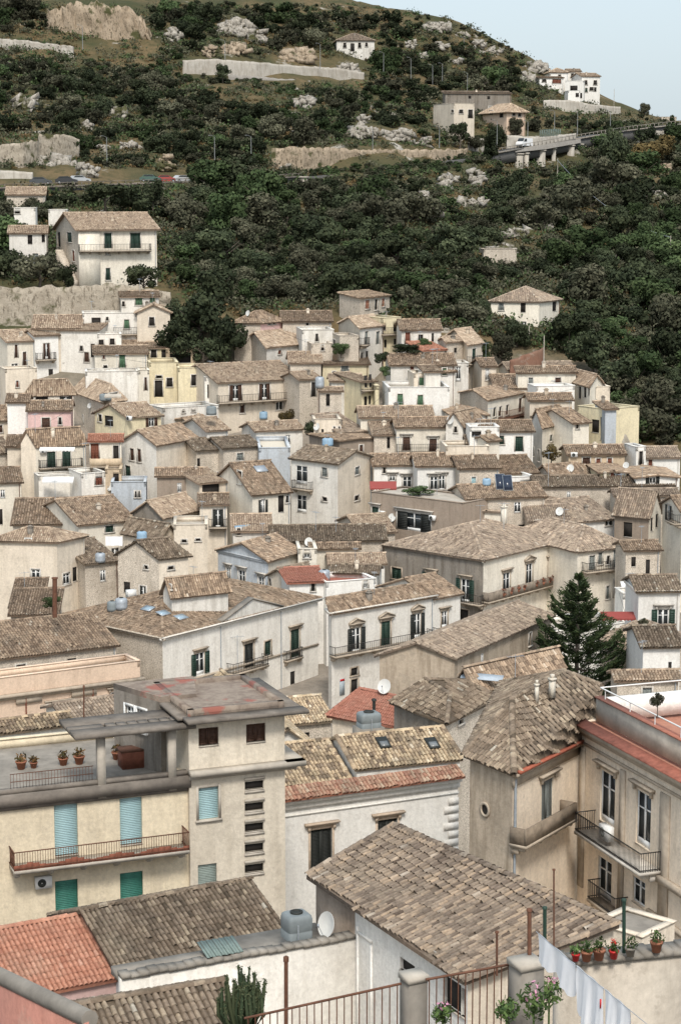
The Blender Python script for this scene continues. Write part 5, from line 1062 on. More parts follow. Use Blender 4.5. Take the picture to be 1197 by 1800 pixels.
# lower wing between the palazzo and the near roof
F7b = h('F7b', 'o', 'low flat roofed lean-to with a pale concrete roof under the palazzo balcony', (1040,1622), (1128,1648), None, 'flat', 0, 'be', 'old', [], D=86, D_at='L', dep=2.6, floor=conc, para=.05, zb=-44)
# ---------------------------------------------------------------- things on roofs and terraces
def onhouse(key, px, py, wall=False):
    """a standing place at a pixel: the named house's roof, else whatever built surface carries it there"""
    q = o_hit(HS[key], px, py)
    if not HS[key].missed: return q
    bpy.context.view_layer.update(); dg = bpy.context.evaluated_depsgraph_get()
    for dy in (0, -6, -12, -18, -25, 8, 16, -34):
        r = ray(px, py + dy).normalized(); ok, p, n_, _, ob, _ = SC.ray_cast(dg, r * 30, r)
        if not ok or ob.name.startswith('ground'): continue
        if n_.z > .35: return p.copy()
        if wall: return p + (n_ if n_.dot(r) < 0 else -n_) * .12 - Vector((0, 0, .45))
    return q
def mpx(D): return D / FPX                       # metres per photo pixel
def cyl_tank(q, r, hgt, label, mat, name='water_tank', group='water tanks on the roofs'):
    t = thing(name, label, 'water tank', q, group); mb = MB()
    mb.lathe(q, [(0, 0), (r, 0), (r * 1.02, hgt * .3), (r, hgt * .33), (r * 1.02, hgt * .62), (r, hgt * .66), (r, hgt * .9), (r * .75, hgt), (r * .3, hgt * 1.04)], 16); mb.build('body', mat, t, smooth=False)
    mb = MB(); mb.lathe((q.x, q.y, q.z + hgt * 1.03), [(r * .32, 0), (r * .34, .02), (r * .34, .07), (0, .09)], 12); mb.build('lid', SHUT['k'], t); return t
for key, px, py, r, hg, lab, m in [
    ('p3', 250, 950, .55, 1.0, 'pale blue round tank on the ragged brown roof, left middle', bluem), ('p6b', 177, 988, .55, 1.0, 'pale grey round tank beside the low shed roof, left middle', galv),
    ('B2', 214, 1071, .6, 1.1, 'steel round tank at the top of the long palazzo roof', galv), ('B2', 198, 1074, .5, .95, 'dark round tank beside the steel tank on the long palazzo roof', tankm),
    ('q4c', 570, 1020, .6, 1.1, 'grey round tank on the red terrace in the centre', galv), ('e7', 576, 784, .7, 1.0, 'bright blue barrel on the wall behind the tower house', bluem),
    ('b3b', 562, 716, .6, 1.5, 'tall grey barrel at the end of the long tan house', galv), ('d8b', 372, 729, .65, 1.1, 'grey barrel lying on the low vault house by the arch', tankm),
    ('e1', 463, 736, .6, 1.0, 'pale blue barrel under the long tan house balcony', bluem), ('a2', 158, 542, .7, .9, 'pale tank on top of the upper white terrace house', galv), ('d2', 186, 716, .8, .9, 'low grey tank on the cream house wall, left rows', tankm), ('g13', 855, 878, .5, .8, 'small pale barrel beside the solar panel roof', bluem)]:
    q = onhouse(key, px, py); cyl_tank(q, r, hg, lab, m)
# square grey tanks near
def box_tank(q, yaw, w_, d_, hg, label, mat):
    t = thing('water_tank', label, 'water tank', q, 'water tanks on the roofs'); mb = MB()
    cs, sn = math.cos(yaw), math.sin(yaw)
    prof = [(1.0, 0), (1.0, hg * .3), (.96, hg * .33), (.96, hg * .36), (1.0, hg * .4), (1.0, hg * .82), (.93, hg * .95), (.80, hg)]
    V = []; n = 24
    for s_, z in prof:
        for k in range(n):
            a = 2 * math.pi * k / n; x, y = math.copysign(abs(math.cos(a)) ** .28, math.cos(a)), math.copysign(abs(math.sin(a)) ** .28, math.sin(a))
            x, y = x * w_ / 2 * s_, y * d_ / 2 * s_; V.append((q.x + cs * x - sn * y, q.y + sn * x + cs * y, q.z + z))
    mb.add(V, [(i * n + k, i * n + (k + 1) % n, (i + 1) * n + (k + 1) % n, (i + 1) * n + k) for i in range(len(prof) - 1) for k in range(n)]); mb.add(V[-n:], [list(range(n))])
    mb.build('body', mat, t, smooth=False)
    mb = MB(); mb.lathe((q.x, q.y, q.z + hg), [(w_ * .24, 0), (w_ * .25, .07), (w_ * .19, .09), (w_ * .17, .03), (0, .03)], 16); mb.build('lid', SHUT['k'], t)
    mb = MB(); mb.tube([(q.x + cs * w_ * .3 - .2, q.y - d_ * .62, q.z - .3), (q.x + cs * w_ * .3 - .2, q.y - d_ * .62, q.z + hg * .7)], .03, 6); mb.build('pipe', galv, t)
q = pl4 + d4 * .80 + n4 * 1.3; q.z = ft + .55; box_tank(q, math.atan2(d4.y, d4.x), 1.05, 1.0, 1.0, 'large dark grey square tank with a round black lid beside the satellite dish, bottom', tankm)
q = at(648, 1277, 124); box_tank(q, .4, 1.4, 1.1, .95, 'grey square tank in front of the red tiled roof', tankm)
mb = MB(); mb.box((q.x, q.y, q.z - 1.5), (1.7, 1.3, 2.99), .4); mb.box((q.x, q.y, q.z - 5), (3.4, 2.2, 4.0), .4); tag(mb.build('tank_stand', conc, None, org=(q.x, q.y, q.z - 7)), 'concrete pier carrying the grey tank by the red roof', 'tank stand')
p = q + Vector((.35, .9, .0)); mb = MB(); mb.tube([p + Vector((0, 0, -1)), p + Vector((0, 0, 1.5))], .1, 8); mb.lathe(p + Vector((0, 0, 1.45)), [(.16, 0), (.16, .12), (0, .2)], 8); tag(mb.build('flue_pipe', SHUT['k'], None, org=p + Vector((0, 0, -1))), 'short black flue pipe behind the grey square tank', 'flue pipe')
# satellite dishes
def dish(q, r, face, label, mast=.7):
    t = thing('satellite_dish', label, 'satellite dish', q, 'satellite dishes'); d = Vector(face).normalized(); u = d.cross(Vector((0, 0, 1))).normalized(); v = u.cross(d); c = q + Vector((0, 0, mast)); mb = MB(); V = []; n = 18
    rings = [0.02, .35, .7, 1.0]
    for s_ in rings:
        for k in range(n): a = 2 * math.pi * k / n; V.append(tuple(c + (u * math.cos(a) * .92 + v * math.sin(a)) * r * s_ + d * (s_ * s_ * r * .22)))
    F = [(i * n + k, i * n + (k + 1) % n, (i + 1) * n + (k + 1) % n, (i + 1) * n + k) for i in range(3) for k in range(n)]
    mb.add(V, F); V2 = [tuple(Vector(x) - d * .025) for x in V]; mb.add(V2, [f[::-1] for f in F]); mb.add(V[-n:] + V2[-n:], [(k, k + n, (k + 1) % n + n, (k + 1) % n) for k in range(n)])
    mb.build('reflector', dishm, t, smooth=True)
    mb = MB(); e = c + d * r * .95 + v * -.05; mb.tube([c - v * r * .9 + d * r * .2, e], .015, 5); mb.box(e, (.08, .08, .12)); mb.build('arm', galv, t)
    mb = MB(); mb.tube([q, c - d * .06], .03, 6); mb.build('mast', galv, t); return t
q = pl4 + d4 * .905 + n4 * .55; q.z = ft; dish(q, .52, (-.75, -.62, .25), 'large white oval dish beside the square tank on the terrace, bottom', 1.15)
for key, px, py, r, lab in [('F9', 676, 1221, .55, 'white dish at the corner behind the red tiled roof'), ('q1', 690, 912, .5, 'white dish on the long brown stucco house'), ('q3b', 543, 962, .5, 'white dish at the end of the pale blue house roof'),
                       ('B1e', 983, 908, .5, 'pale dish on the grey roofed stone house, right middle'), ('e2', 557, 752, .5, 'small dish beside the stone tower house with slits'), ('a4c', 160, 715, .4, 'pale dish beside the buff hipped house, left rows'), ('g11', 1003, 826, .5, 'white dish on the long low brown roof, right'), ('g8', 1100, 822, .45, 'white dish beside the open red brown shutters, right'), ('d9b', 195, 858, .5, 'white dish on the low grey slit wall, left'), ('b1', 436, 545, .45, 'dish on the corner of the small pink house'), ('e4', 792, 740, .6, 'white dish right of the house with two brown doors')]:
    q = onhouse(key, px, py, True); dish(q, r, (-.5 + random.uniform(-.3, .3), -.8, .35), lab, .6)
# air conditioners
def aircon(key, fk, px, py, wpx, label, t='o'):
    f_ = HS[key].f[fk]; x, y = pt(t, (px, py)); u, v = f_.uv(x, y); g = f_.P(u, v, .0); o = thing('air_conditioner', label, 'air conditioner', g, 'air conditioners'); mb = MB(); wd = .42
    fbox(mb, f_, u - wd, u + wd, v - .3, v + .3, .06, .38); mb.build('casing', whitep, o)
    mb = MB(); c = f_.P(u - .1, v, .385); ring(mb, c, f_, .03, .22, .0, .012, 14); mb.build('fan_grille', SHUT['k'], o); return o
aircon('F1', 'r', 75, 1548, 26, 'white air conditioner on the ochre wall under the rusty balcony')
aircon('q1', 'l', 673, 902, 16, 'white air conditioner beside the green shuttered window of the brown house')
aircon('q1', 'l', 762, 910, 16, 'white air conditioner right of the brown house loggia')
aircon('g7', 'r', 1008, 799, 14, 'white air conditioner on the sand coloured house')
aircon('d4', 'l', 230, 735, 12, 'small air conditioner on the pale yellow porch house')
aircon('d5', 'r', 76, 792, 12, 'small air conditioner beside the twin green shutters')
q = f7.P(f7.uv(1080, 1470)[0], f7.uv(1080, 1476)[1] + .25, .55); o = thing('air_conditioner', 'white air conditioner standing on the iron balcony of the ochre palazzo', 'air conditioner', q, 'air conditioners')
mb = MB(); mb.obox(q, f7.d * .95, f7.n * .38, Vector((0, 0, .75))); mb.build('casing', whitep, o); mb = MB(); ring(mb, q + f7.d * .4 + f7.n * .385 + Vector((0, 0, .38)), f7, .03, .26, 0, .015, 14); mb.build('fan_grille', SHUT['y'], o)
q = onhouse('B2', 231, 1051); mb = MB(); o = thing('air_conditioner', 'white unit standing on the long palazzo roof above the skylights', 'air conditioner', q, 'air conditioners'); mb.box((q.x, q.y, q.z + .45), (.95, .6, .8), .5); mb.build('casing', whitep, o); mb = MB(); mb.box((q.x - .1, q.y - .34, q.z + .45), (.5, .05, .5), .5); mb.build('fan_grille', SHUT['y'], o)
# skylights and solar panels lie on a roof face
def on_face(key, px, py, w_, l_, up, mat, name, frame=None):
    o = HS[key]; q = o_hit(o, px, py); P_ = min(o.polys, key=lambda P: abs((q - P[0]).dot((P[1] - P[0]).cross(P[-1] - P[0]).normalized()))); n_ = (P_[1] - P_[0]).cross(P_[-1] - P_[0]).normalized(); n_ = n_ if n_.z > 0 else -n_
    er = Vector((0, 0, 1)).cross(n_).normalized() if n_.z < .995 else Vector((1, 0, 0)); eu = n_.cross(er); o0 = q - er * w_ / 2 - eu * l_ / 2 + n_ * up
    mb = MB(); mb.obox(o0, er * w_, eu * l_, n_ * .08); return q, mb, (o0, er, eu, n_)
for px, py in ((261, 1072), (287, 1080), (318, 1087)):
    q, mb, (o0, er, eu, n_) = on_face('B2', px, py, 1.3, .9, .13, None, ''); s = mb.build('skylight', galv, HS['B2'].roof, org=ORG[HS['B2'].root.name])
    mb = MB(); mb.obox(o0 + er * .1 + eu * .1 + n_ * .08, er * 1.1, eu * .7, n_ * .012); mb.build('skylight_pane', plain('sky_blue_glass', (.30,.40,.48), .1, var=.1), HS['B2'].roof, org=ORG[HS['B2'].root.name])
q, mb, (o0, er, eu, n_) = on_face('e9', 458, 826, 1.5, 1.2, .14, None, ''); mb.build('skylight', galv, HS['e9'].roof, org=ORG[HS['e9'].root.name])
for i, (px, py) in enumerate(((880, 862), (893, 864))):
    q = onhouse('g15', px, py); o = thing('solar_panel', ('left' if i == 0 else 'right') + ' one of two dark solar panels on the low brown roof', 'solar panel', q, 'solar panels'); u = Vector((1, .1, 0)).normalized(); v = Vector((-.05, .6, .75)).normalized(); mb = MB(); c = q + Vector((0, 0, .25)); mb.obox(c - u * .5 - v * .1, u * 1.0, v * 2.0, u.cross(v) * .06); mb.build('panel', panelm, o)
    mb = MB(); mb.obox(c - u * .56 - v * .16 - u.cross(v) * .04, u * 1.12, v * 2.12, u.cross(v) * .07); mb.tube([q, c + v * .0], .03); mb.tube([q + Vector((0, .9, -.2)), c + v * 1.6], .03); mb.build('frame', galv, o)
q = onhouse('g18', 830, 712); o = thing('solar_panel', 'blue grey solar panel on the white gable, centre right', 'solar panel', q, 'solar panels'); mb = MB(); u, v = Vector((1, .2, 0)).normalized(), Vector((-.1, .7, .6)).normalized(); mb.obox(q + Vector((0, 0, .1)), u * 1.6, v * 1.3, u.cross(v) * .07); mb.build('panel', panelm, o)
q = onhouse('q3', 418, 952); o = thing('solar_panel', 'pale blue panel lying at the ridge of the pale blue house', 'solar panel', q, 'solar panels'); mb = MB(); u, v = Vector((.85, .5, 0)).normalized(), Vector((-.3, .6, .5)).normalized(); mb.obox(q + Vector((0, 0, .12)), u * 2.0, v * 1.2, u.cross(v) * .07); mb.build('panel', bluem, o)
# sheet metal strip on the roofs behind the stone house
q = onhouse('K2', 846, 1196); mb = MB(); u = Vector((.9, -.35, 0)); mb.obox(q + Vector((-1.6, .3, .1)), u * 3.4, Vector((.2, .45, .35)), Vector((0, 0, .04))); tag(mb.build('metal_sheet', plain('blue_grey_sheet', (.42,.48,.54), .5, var=.2), None, org=q), 'pale blue metal sheet laid along the roof beside the ragged stone house', 'metal sheet')
# chimneys of the corner house roof
for key, px, py, s_, hh in (('F6', 943, 1216, .16, .32), ('F6', 970, 1207, .26, .36), ('B1', 885, 921, .5, 1.9), ('F8', 0, 0, 0, 0)):
    if not s_: continue
    q = onhouse(key, px, py); mb = MB(); mb.box((q.x, q.y, q.z + hh / 2 - .3), (s_, s_, hh + .6), .6); mb.box((q.x, q.y, q.z + hh + .06), (s_ * 1.35, s_ * 1.35, .12), .6); mb.box((q.x, q.y, q.z + hh + .22), (s_ * .7, s_ * .7, .2), .6); mb.build('chimney', WALL['cr'], HS[key].roof, org=ORG[HS[key].root.name])
# television aerials
def aerial(q, hg, label, yaw=0.0, plainpole=False):
    o = thing('aerial', label, 'aerial', q, 'television aerials'); mb = MB(); mb.tube([q, q + Vector((0, 0, hg))], .028, 6); mb.build('mast', rust if plainpole else galv, o)
    if not plainpole:
        mb = MB(); c = q + Vector((0, 0, hg - .15)); d = Vector((math.cos(yaw), math.sin(yaw), 0)); e = Vector((-d.y, d.x, 0)); mb.tube([c - d * .7, c + d * .7], .015, 5)
        for i in range(6): s_ = -.6 + i * .24; mb.tube([c + d * s_ - e * .35, c + d * s_ + e * .35], .01, 4)
        mb.build('antenna', galv, o)
for key, px, py, hg, lab in [('B2', 418, 1180, 3.6, 'thin aerial in front of the long white palazzo windows'), ('B1f', 885, 930, 3.0, 'tall aerial on the grey palazzo roof'), ('g11', 963, 855, 4.2, 'slim aerial on the brown roofs, right middle'), ('d9', 152, 842, 4.5, 'tall aerial by the white lower wing, left middle'), ('g12', 833, 800, 2.5, 'aerial on the stained cream house roof'), ('q2', 555, 935, 2.4, 'aerial on the broad brown roof, centre'), ('d5', 63, 762, 2.6, 'aerial on the cream house with twin green shutters'), ('K2', 905, 1195, 2.0, 'aerial on the roof in front of the conifer'), ('p2', 98, 880, 2.4, 'aerial on the cream house with the white sheet'), ('B1k', 1090, 870, 2.6, 'aerial at the right edge on the rubble roofs'), ('e4b', 700, 735, 2.2, 'aerial on the pale tiled terrace house'), ('b11', 760, 640, 2.2, 'aerial on the wide grey roof near the hedge')]:
    aerial(onhouse(key, px, py), hg, lab, random.uniform(0, 3))
_rg = random.Random(21); _ks = [k for k, o in HS.items() if hasattr(o, 'roof') and hasattr(o, 'C') and o.polys and o.C.y > 150 and k not in ('B2b', 'g10b')]
for k in _rg.sample(_ks, 40):
    P_ = HS[k].polys[0]; q = P_[0].lerp(P_[1], _rg.uniform(.2, .8)).lerp(P_[-1].lerp(P_[2], .5), _rg.uniform(.5, .95)); o = thing('aerial', 'thin television aerial standing on a tiled roof of the hillside town', 'aerial', q, 'small aerials on the town roofs'); hg = _rg.uniform(1.6, 2.8); mb = MB(); mb.tube([q, q + Vector((0, 0, hg))], .022, 5); mb.build('mast', galv, o); a_ = _rg.uniform(0, 3); d = Vector((math.cos(a_), math.sin(a_), 0)); e = Vector((-d.y, d.x, 0)); c = q + Vector((0, 0, hg - .1)); mb = MB(); mb.tube([c - d * .5, c + d * .5], .014, 4)
    for i in range(5): mb.tube([c + d * (-.45 + .22 * i) - e * .28, c + d * (-.45 + .22 * i) + e * .28], .01, 4)
    mb.build('antenna', galv, o)
for i in range(26):                             # slack wires from roof to roof
    a_, b_ = HS[_rg.choice(_ks)], None; cand_ = sorted(_ks, key=lambda k: (HS[k].C - a_.C).length)[1:6]; b_ = HS[_rg.choice(cand_)]; p, q = a_.polys[0][0] + Vector((0, 0, .5)), b_.polys[0][1] + Vector((0, 0, .5)); l_ = (q - p).length
    if l_ < 4 or l_ > 40: continue
    mb = MB(); mb.tube([p.lerp(q, s_) - Vector((0, 0, .16 * l_ ** .8 * s_ * (1 - s_))) for s_ in np.linspace(0, 1, 9)], .016, 4); tag(mb.build('overhead_wire', SHUT['k'], None, org=p), 'slack dark wire strung between the roofs of the hillside town', 'wire', 'wires between the roofs')
for px, py0, py1, D, r, lab in [(97, 1015, 1085, 178, .22, 'thick rusty stove pipe mast standing at the left beside a shrub'), (503, 1682, 1800, 46, .05, 'rusty iron pole in front of the white terrace wall, bottom'), (148, 1205, 1275, 100, .04, 'thin rusty pole on the roof terrace, lower left')]:
    a_, b_ = at(px, py0, D), at(px, py1, D); mb = MB(); mb.tube([b_, a_], r, 8); mb.lathe(a_ - Vector((0, 0, .12)), [(r * 1.35, 0), (r * 1.35, .12), (0, .16)], 8); tag(mb.build('iron_pole', rust, None, org=b_), lab, 'pole')
# red post box like sign on the palazzo corner
q = onplane(543, 1243, HS['B2'].f['r'].A, HS['B2'].f['r'].n)
LEAFP = leafm('pot_foliage', [(0, (.05, .05, .025)), (.5, (.12, .08, .035)), (1, (.20, .11, .05))])
def tuft(mb, c, r, n_, seed, flower=0, sz=.07, flat=1.0):
    rg = np.random.default_rng(seed); d = rg.normal(size=(n_, 3)); d /= np.linalg.norm(d, axis=1)[:, None]; P = np.array(tuple(c)) + d * (r * rg.random((n_, 1)) ** .4) * np.array((1, 1, flat)); u = rg.normal(size=(n_, 3)); u /= np.linalg.norm(u, axis=1)[:, None]; v = np.cross(u, d); s_ = sz * (.6 + .8 * rg.random((n_, 1)))
    V = np.stack([P - u * s_ - v * s_ * .5, P + u * s_ - v * s_ * .5, P + u * s_ + v * s_ * .5, P - u * s_ + v * s_ * .5], 1).reshape(-1, 3); F = np.arange(4 * n_).reshape(-1, 4)
    mb.add(V, F, tint=rg.random(n_), mi=flower)
# terrace bits of the apartment block
for px, py, D, s_, lab in [(38, 1352, 96, .42, 'orange pot at the far left of the apartment terrace'), (112, 1345, 97, .38, 'orange pot with leaves on the apartment terrace'), (140, 1343, 97.5, .42, 'round orange pot near the pergola post'), (206, 1335, 98.5, .40, 'brown pot under the pergola'), (218, 1338, 101, .36, 'dark orange pot behind the pergola post'), (60, 1350, 96, .3, 'small orange pot second from the left of the apartment terrace')]:
    s_ *= .72; q = onz(px, py, F1.z - .5); o = thing('flower_pot', lab, 'flower pot', q, 'pots on the apartment terrace'); mb = MB(); mb.lathe(q, [(0, 0), (s_ * .6, 0), (s_ * .95, s_ * 1.3), (s_ * 1.05, s_ * 1.3), (s_ * 1.05, s_ * 1.5), (s_ * .8, s_ * 1.5), (0, s_ * 1.3)], 14); mb.build('pot', potm, o); mb = MB(); tuft(mb, q + Vector((0, 0, s_ * 2.0)), s_ * 1.1, 60, int(px), 0, .09); mb.build('plant', LEAFP, o)
q = onz(258, 1349, F1.z - .5); o = thing('planter_box', 'long rusty brown planter box under the pergola', 'planter', q); mb = MB(); mb.obox(q - fu.d * 1.3, fu.d * 2.6, fu.n * -1.0, Vector((0, 0, .9))); mb.build('box', rustr, o); mb = MB(); mb.obox(q - fu.d * 1.35 + Vector((0, 0, .9)), fu.d * 2.7, fu.n * -1.05, Vector((0, 0, .12))); mb.build('rim', rust, o)

# ---------------------------------------------------------------- nearest terrace: fence, laundry, pots
def rod(mb, a_, b_, r): mb.tube([a_, b_], r, 6)
Dn = 35.0
fo = thing('iron_fence', 'low rusty iron bar fence along the bottom edge', 'fence', at(640, 1830, Dn)); mb = MB()
pa, pb = at(430, 1790, Dn + .8), at(705, 1729, Dn); pc, pd = at(748, 1722, Dn), at(925, 1690, Dn + .6)
for a_, b_ in ((pa, pb), (pc, pd)): rod(mb, a_, b_, .025)
mb.build('rail', rust, fo); mb = MB()
for a_, b_, n_ in ((pa, pb, 21), (pc, pd, 14)):
    for i in range(n_): p = a_.lerp(b_, (i + .5) / n_); rod(mb, p, Vector((p.x, p.y, at(600, 1850, Dn).z)), .013)
mb.build('bars', rust, fo); mb = MB()
for px, py, s_, lab in ((727, 1716, .43, 'square grey concrete fence post with a pale cap, bottom centre'), (925, 1692, .54, 'broad concrete pier left of the washing line')):
    q = at(px, py, Dn + .15); o = thing('concrete_post', lab, 'post', (q.x, q.y, q.z - 1.7)); mb = MB(); mb.box((q.x, q.y, q.z - .9), (s_ * .88, s_ * .88, 1.7), .45); mb.build('shaft', conc, o); mb = MB(); mb.box((q.x, q.y, q.z), (s_, s_, .12), .45); mb.build('cap', conl, o)
for px, y0, y1, D, lab, m in ((930, 1602, 1685, 35.4, 'rusty iron pole above the concrete pier', rust), (957, 1598, 1650, 41, 'dark green pole behind the white sheets', SHUT['g']), (1096, 1584, 1692, 41.5, 'tall dark green pole behind the red flower pot', SHUT['g']), (873, 1640, 1690, 50, 'thin brown pole in front of the worn tile roof', rust), (973, 1530, 1640, 66, 'thin aerial pole rising from the worn tile roof end', rust)):
    a_, b_ = at(px, y0, D), at(px, y1 + 25, D); mb = MB(); mb.tube([b_, a_], .04 if D < 50 else .03, 8); mb.lathe(a_, [(.055, 0), (.055, .05), (0, .07)], 8); tag(mb.build('iron_pole', m, None, org=b_), lab, 'pole')
# washing line
la, lb = at(945, 1640, 34.5), at(1110, 1778, 30.5)
mb = MB(); lc_ = lb + (lb - la) * .25; mb.tube([la + (la - lb) * .02, la.lerp(lb, .5) - Vector((0, 0, .02)), lc_], .006, 5); tag(mb.build('washing_line', galv, None, org=la), 'thin sagging washing line running to the bottom right corner', 'washing line')
shm = plain('white_cotton', (.90, .90, .92), .9, var=.06, scale=9)
def sheet(t0, t1, drop, label, seed):
    rg = random.Random(seed); n_, m_ = 26, 14; V = []; a_, b_ = la.lerp(lb, t0), la.lerp(lb, t1); nrm = Vector((-(b_ - a_).y, (b_ - a_).x, 0)).normalized(); ph = rg.random() * 6
    for j in range(m_ + 1):
        for i in range(n_ + 1):
            s_, v = i / n_, j / m_; p = a_.lerp(b_, s_) - Vector((0, 0, v * (drop[0] * (1 - s_) + drop[1] * s_ + .05 * math.sin(s_ * 9 + ph) + .03 * math.sin(s_ * 23))))
            V.append(tuple(p + nrm * (.045 * v ** .7 * math.sin(s_ * 13 + ph + .8 * v) + .016 * v * math.sin(s_ * 37 + ph * 2 + v * 3)) + Vector((0, 0, .012 * math.sin(s_ * 13)))))
    F = [(j * (n_ + 1) + i, j * (n_ + 1) + i + 1, (j + 1) * (n_ + 1) + i + 1, (j + 1) * (n_ + 1) + i) for j in range(m_) for i in range(n_)]
    mb = MB(); mb.add(V, F); V2 = [tuple(Vector(q) + nrm * .006) for q in V]; mb.add(V2, [f_[::-1] for f_ in F])
    return tag(mb.build('bed_sheet', shm, None, org=a_, smooth=True), label, 'bed sheet', 'washing on the line')
sheet(0.0, .42, (.50, .62), 'upper white sheet hanging on the washing line', 1); sheet(.44, .72, (.85, 1.0), 'middle long white sheet hanging on the washing line', 2); sheet(.735, .98, (.7, .8), 'lowest white sheet hanging on the washing line', 3)
mb = MB(); p = la.lerp(lb, .70) - Vector((0, 0, .30)); mb.box((p.x, p.y - .03, p.z), (.05, .02, .16)); tag(mb.build('clothes_peg_bag', redpot, None, org=p), 'small red cloth hanging between the lower white sheets', 'cloth')
# right garden wall with pots
gw = thing('garden_wall', 'pale rendered garden wall with a ragged top carrying flower pots, bottom right', 'wall', at(1100, 1800, 42)); a_, b_ = at(985, 1692, 41), at(1235, 1652, 43); z_ = a_.z
b_ = onz(1235, 1668, z_); dd = b_ - a_; nn = Vector((-dd.y, dd.x, 0)).normalized(); mb = MB(); mb.obox(Vector((a_.x, a_.y, z_ - 9)), dd, nn * .45, Vector((0, 0, 8.9))); mb.build('wall', plaster('garden_plaster', (.56, .50, .42), .5), gw)
mb = MB()
for i in range(14): mb.obox(Vector((a_.x, a_.y, z_ - .1)) + dd * (i / 14) - nn * .06, dd / 14.3, nn * .6, Vector((0, 0, random.uniform(.07, .16))))
mb.build('coping', conc, gw)
leafg = leafm('pot_leaves', [(0, (.035, .06, .025)), (1, (.10, .15, .05))])
redfl = plain('red_petals', (.55, .05, .03), .7); pinkfl = plain('pink_petals', (.62, .30, .42), .7)
for i, (px, py, s_, pm, fl, lab) in enumerate([(1014, 1692, .09, redpot, 0, 'small red pot with low leaves, leftmost on the garden wall'), (1033, 1692, .12, potm, 0, 'round brown pot with moss on the garden wall'), (1055, 1690, .13, potm, 0, 'terracotta pot with a pale bushy plant on the garden wall'), (1081, 1688, .10, redpot, 1, 'bright red pot with red flowers before the green pole'), (1110, 1684, .11, conc, 0, 'small stone pot right of the green pole'), (1156, 1676, .13, potm, 0, 'terracotta pot with a low green plant near the right edge')]):
    q = onz(px, py, z_ + .07); q = q + nn * .1; o = thing('flower_pot', lab, 'flower pot', q, 'pots on the garden wall'); mb = MB(); mb.lathe(q, [(0, 0), (s_ * .7, 0), (s_, s_ * 1.5), (s_ * 1.12, s_ * 1.5), (s_ * 1.12, s_ * 1.9), (s_ * .9, s_ * 1.9), (0, s_ * 1.6)], 14); mb.build('pot', pm, o)
    mb = MB(); tuft(mb, q + Vector((0, 0, s_ * 2.6)), s_ * 1.5, 90, i, 0, .035)
    if fl: tuft(mb, q + Vector((0, 0, s_ * 3.6)), s_ * 1.2, 25, i + 50, 1, .03)
    mb.build('plant', [leafg, redfl], o)
# plants at the bottom edge
for i, (px, py, D, r, lab, fl) in enumerate([(938, 1762, 34, .35, 'reddish flowering plant at the bottom edge below the sheets', 2), (965, 1742, 35.5, .28, 'green leafy plant with a pink bloom left of the sheets', 2), (890, 1775, 33.6, .22, 'sparse weed growing behind the iron fence', 0), (778, 1780, 33.8, .2, 'pink flowering plant beside the square fence post', 2)]):
    c = at(px, py, D); mb = MB(); tuft(mb, c, r, 200, 70 + i, 0, .045); 
    if fl: tuft(mb, c + Vector((0, 0, r * .5)), r * .7, 30, 90 + i, 1, .03)
    mb.tube([c - Vector((0, 0, 1.2)), c], .02, 5); tag(mb.build('flowering_plant', [leafg, pinkfl], None, org=c - Vector((0, 0, 1.2))), lab, 'plant')
# column cactus
cm = leafm('cactus_green', [(0, (.045, .07, .04)), (1, (.12, .13, .07))], .1)
cb = at(425, 1815, 50); o = thing('cactus', 'many armed green cactus in front of the white terrace wall, bottom', 'cactus', cb); mb = MB(); rg = random.Random(4)
for i in range(64):
    a_ = rg.uniform(0, 6.28); s_ = rg.random() ** .6 * .8; hg = rg.uniform(1.0, 1.75) * (1.1 - .42 * s_); b0 = cb + Vector((math.cos(a_) * s_ * .3, math.sin(a_) * s_ * .3, 0)); b1 = cb + Vector((math.cos(a_) * s_ * .85, math.sin(a_) * s_ * .85, hg * .5)); b2 = b1 + Vector((rg.uniform(-.09, .09), rg.uniform(-.09, .09), hg * .5)); t_ = rg.random() * .5; rr = rg.uniform(.030, .045)
    mb.tube([b0, b0.lerp(b1, .5) + Vector((0, 0, -.05)), b1, b1.lerp(b2, .6), b2], [rr, rr * 1.1, rr * 1.2, rr * 1.1, rr * .5], 6, tint=t_)
    for k in range(9):
        c = b1.lerp(b2, rg.random() * 1.05); tuft(mb, c, .075, 6, i * 9 + k, 0, .026)
    tuft(mb, b2, .06, 10, i + 900, 0, .03)
mb.build('stems', cm, o)
# pink wall with a grey coping in the bottom left corner
w0, w1 = at(18, 1735, 52), at(150, 1800, 48); o = thing('parapet_wall', 'pink wall with a dark round coping in the bottom left corner', 'wall', (w0.x, w0.y, -30)); w0b = w0 + (w0 - w1) * .5; mb = MB(); dd = w1 - w0b; mb.add([tuple(w0b), tuple(w1), (w1.x, w1.y, -32), (w0b.x, w0b.y, -32)] + [tuple(q + Vector((.2, .35, 0))) for q in (w0b, w1)] + [(w1.x + .2, w1.y + .35, -32), (w0b.x + .2, w0b.y + .35, -32)], [(0, 1, 2, 3), (5, 4, 7, 6), (4, 5, 1, 0), (1, 5, 6, 2), (4, 0, 3, 7)]); mb.build('wall', WALL['rs'], o)
mb = MB(); mb.tube([w0b + Vector((.1, .17, .05)), w1 + Vector((.1, .17, .05))], .24, 10); mb.build('coping', conc, o)
# small old roof at the bottom left in front
F10 = h('F10', 'o', 'low shed with a mossy dark hipped tile roof at the bottom edge', None, (120,1872), (430,1816), 'gr', .9, 'be', 'dark', [], D=58, zb=-36, over=.2, dep=4.5)
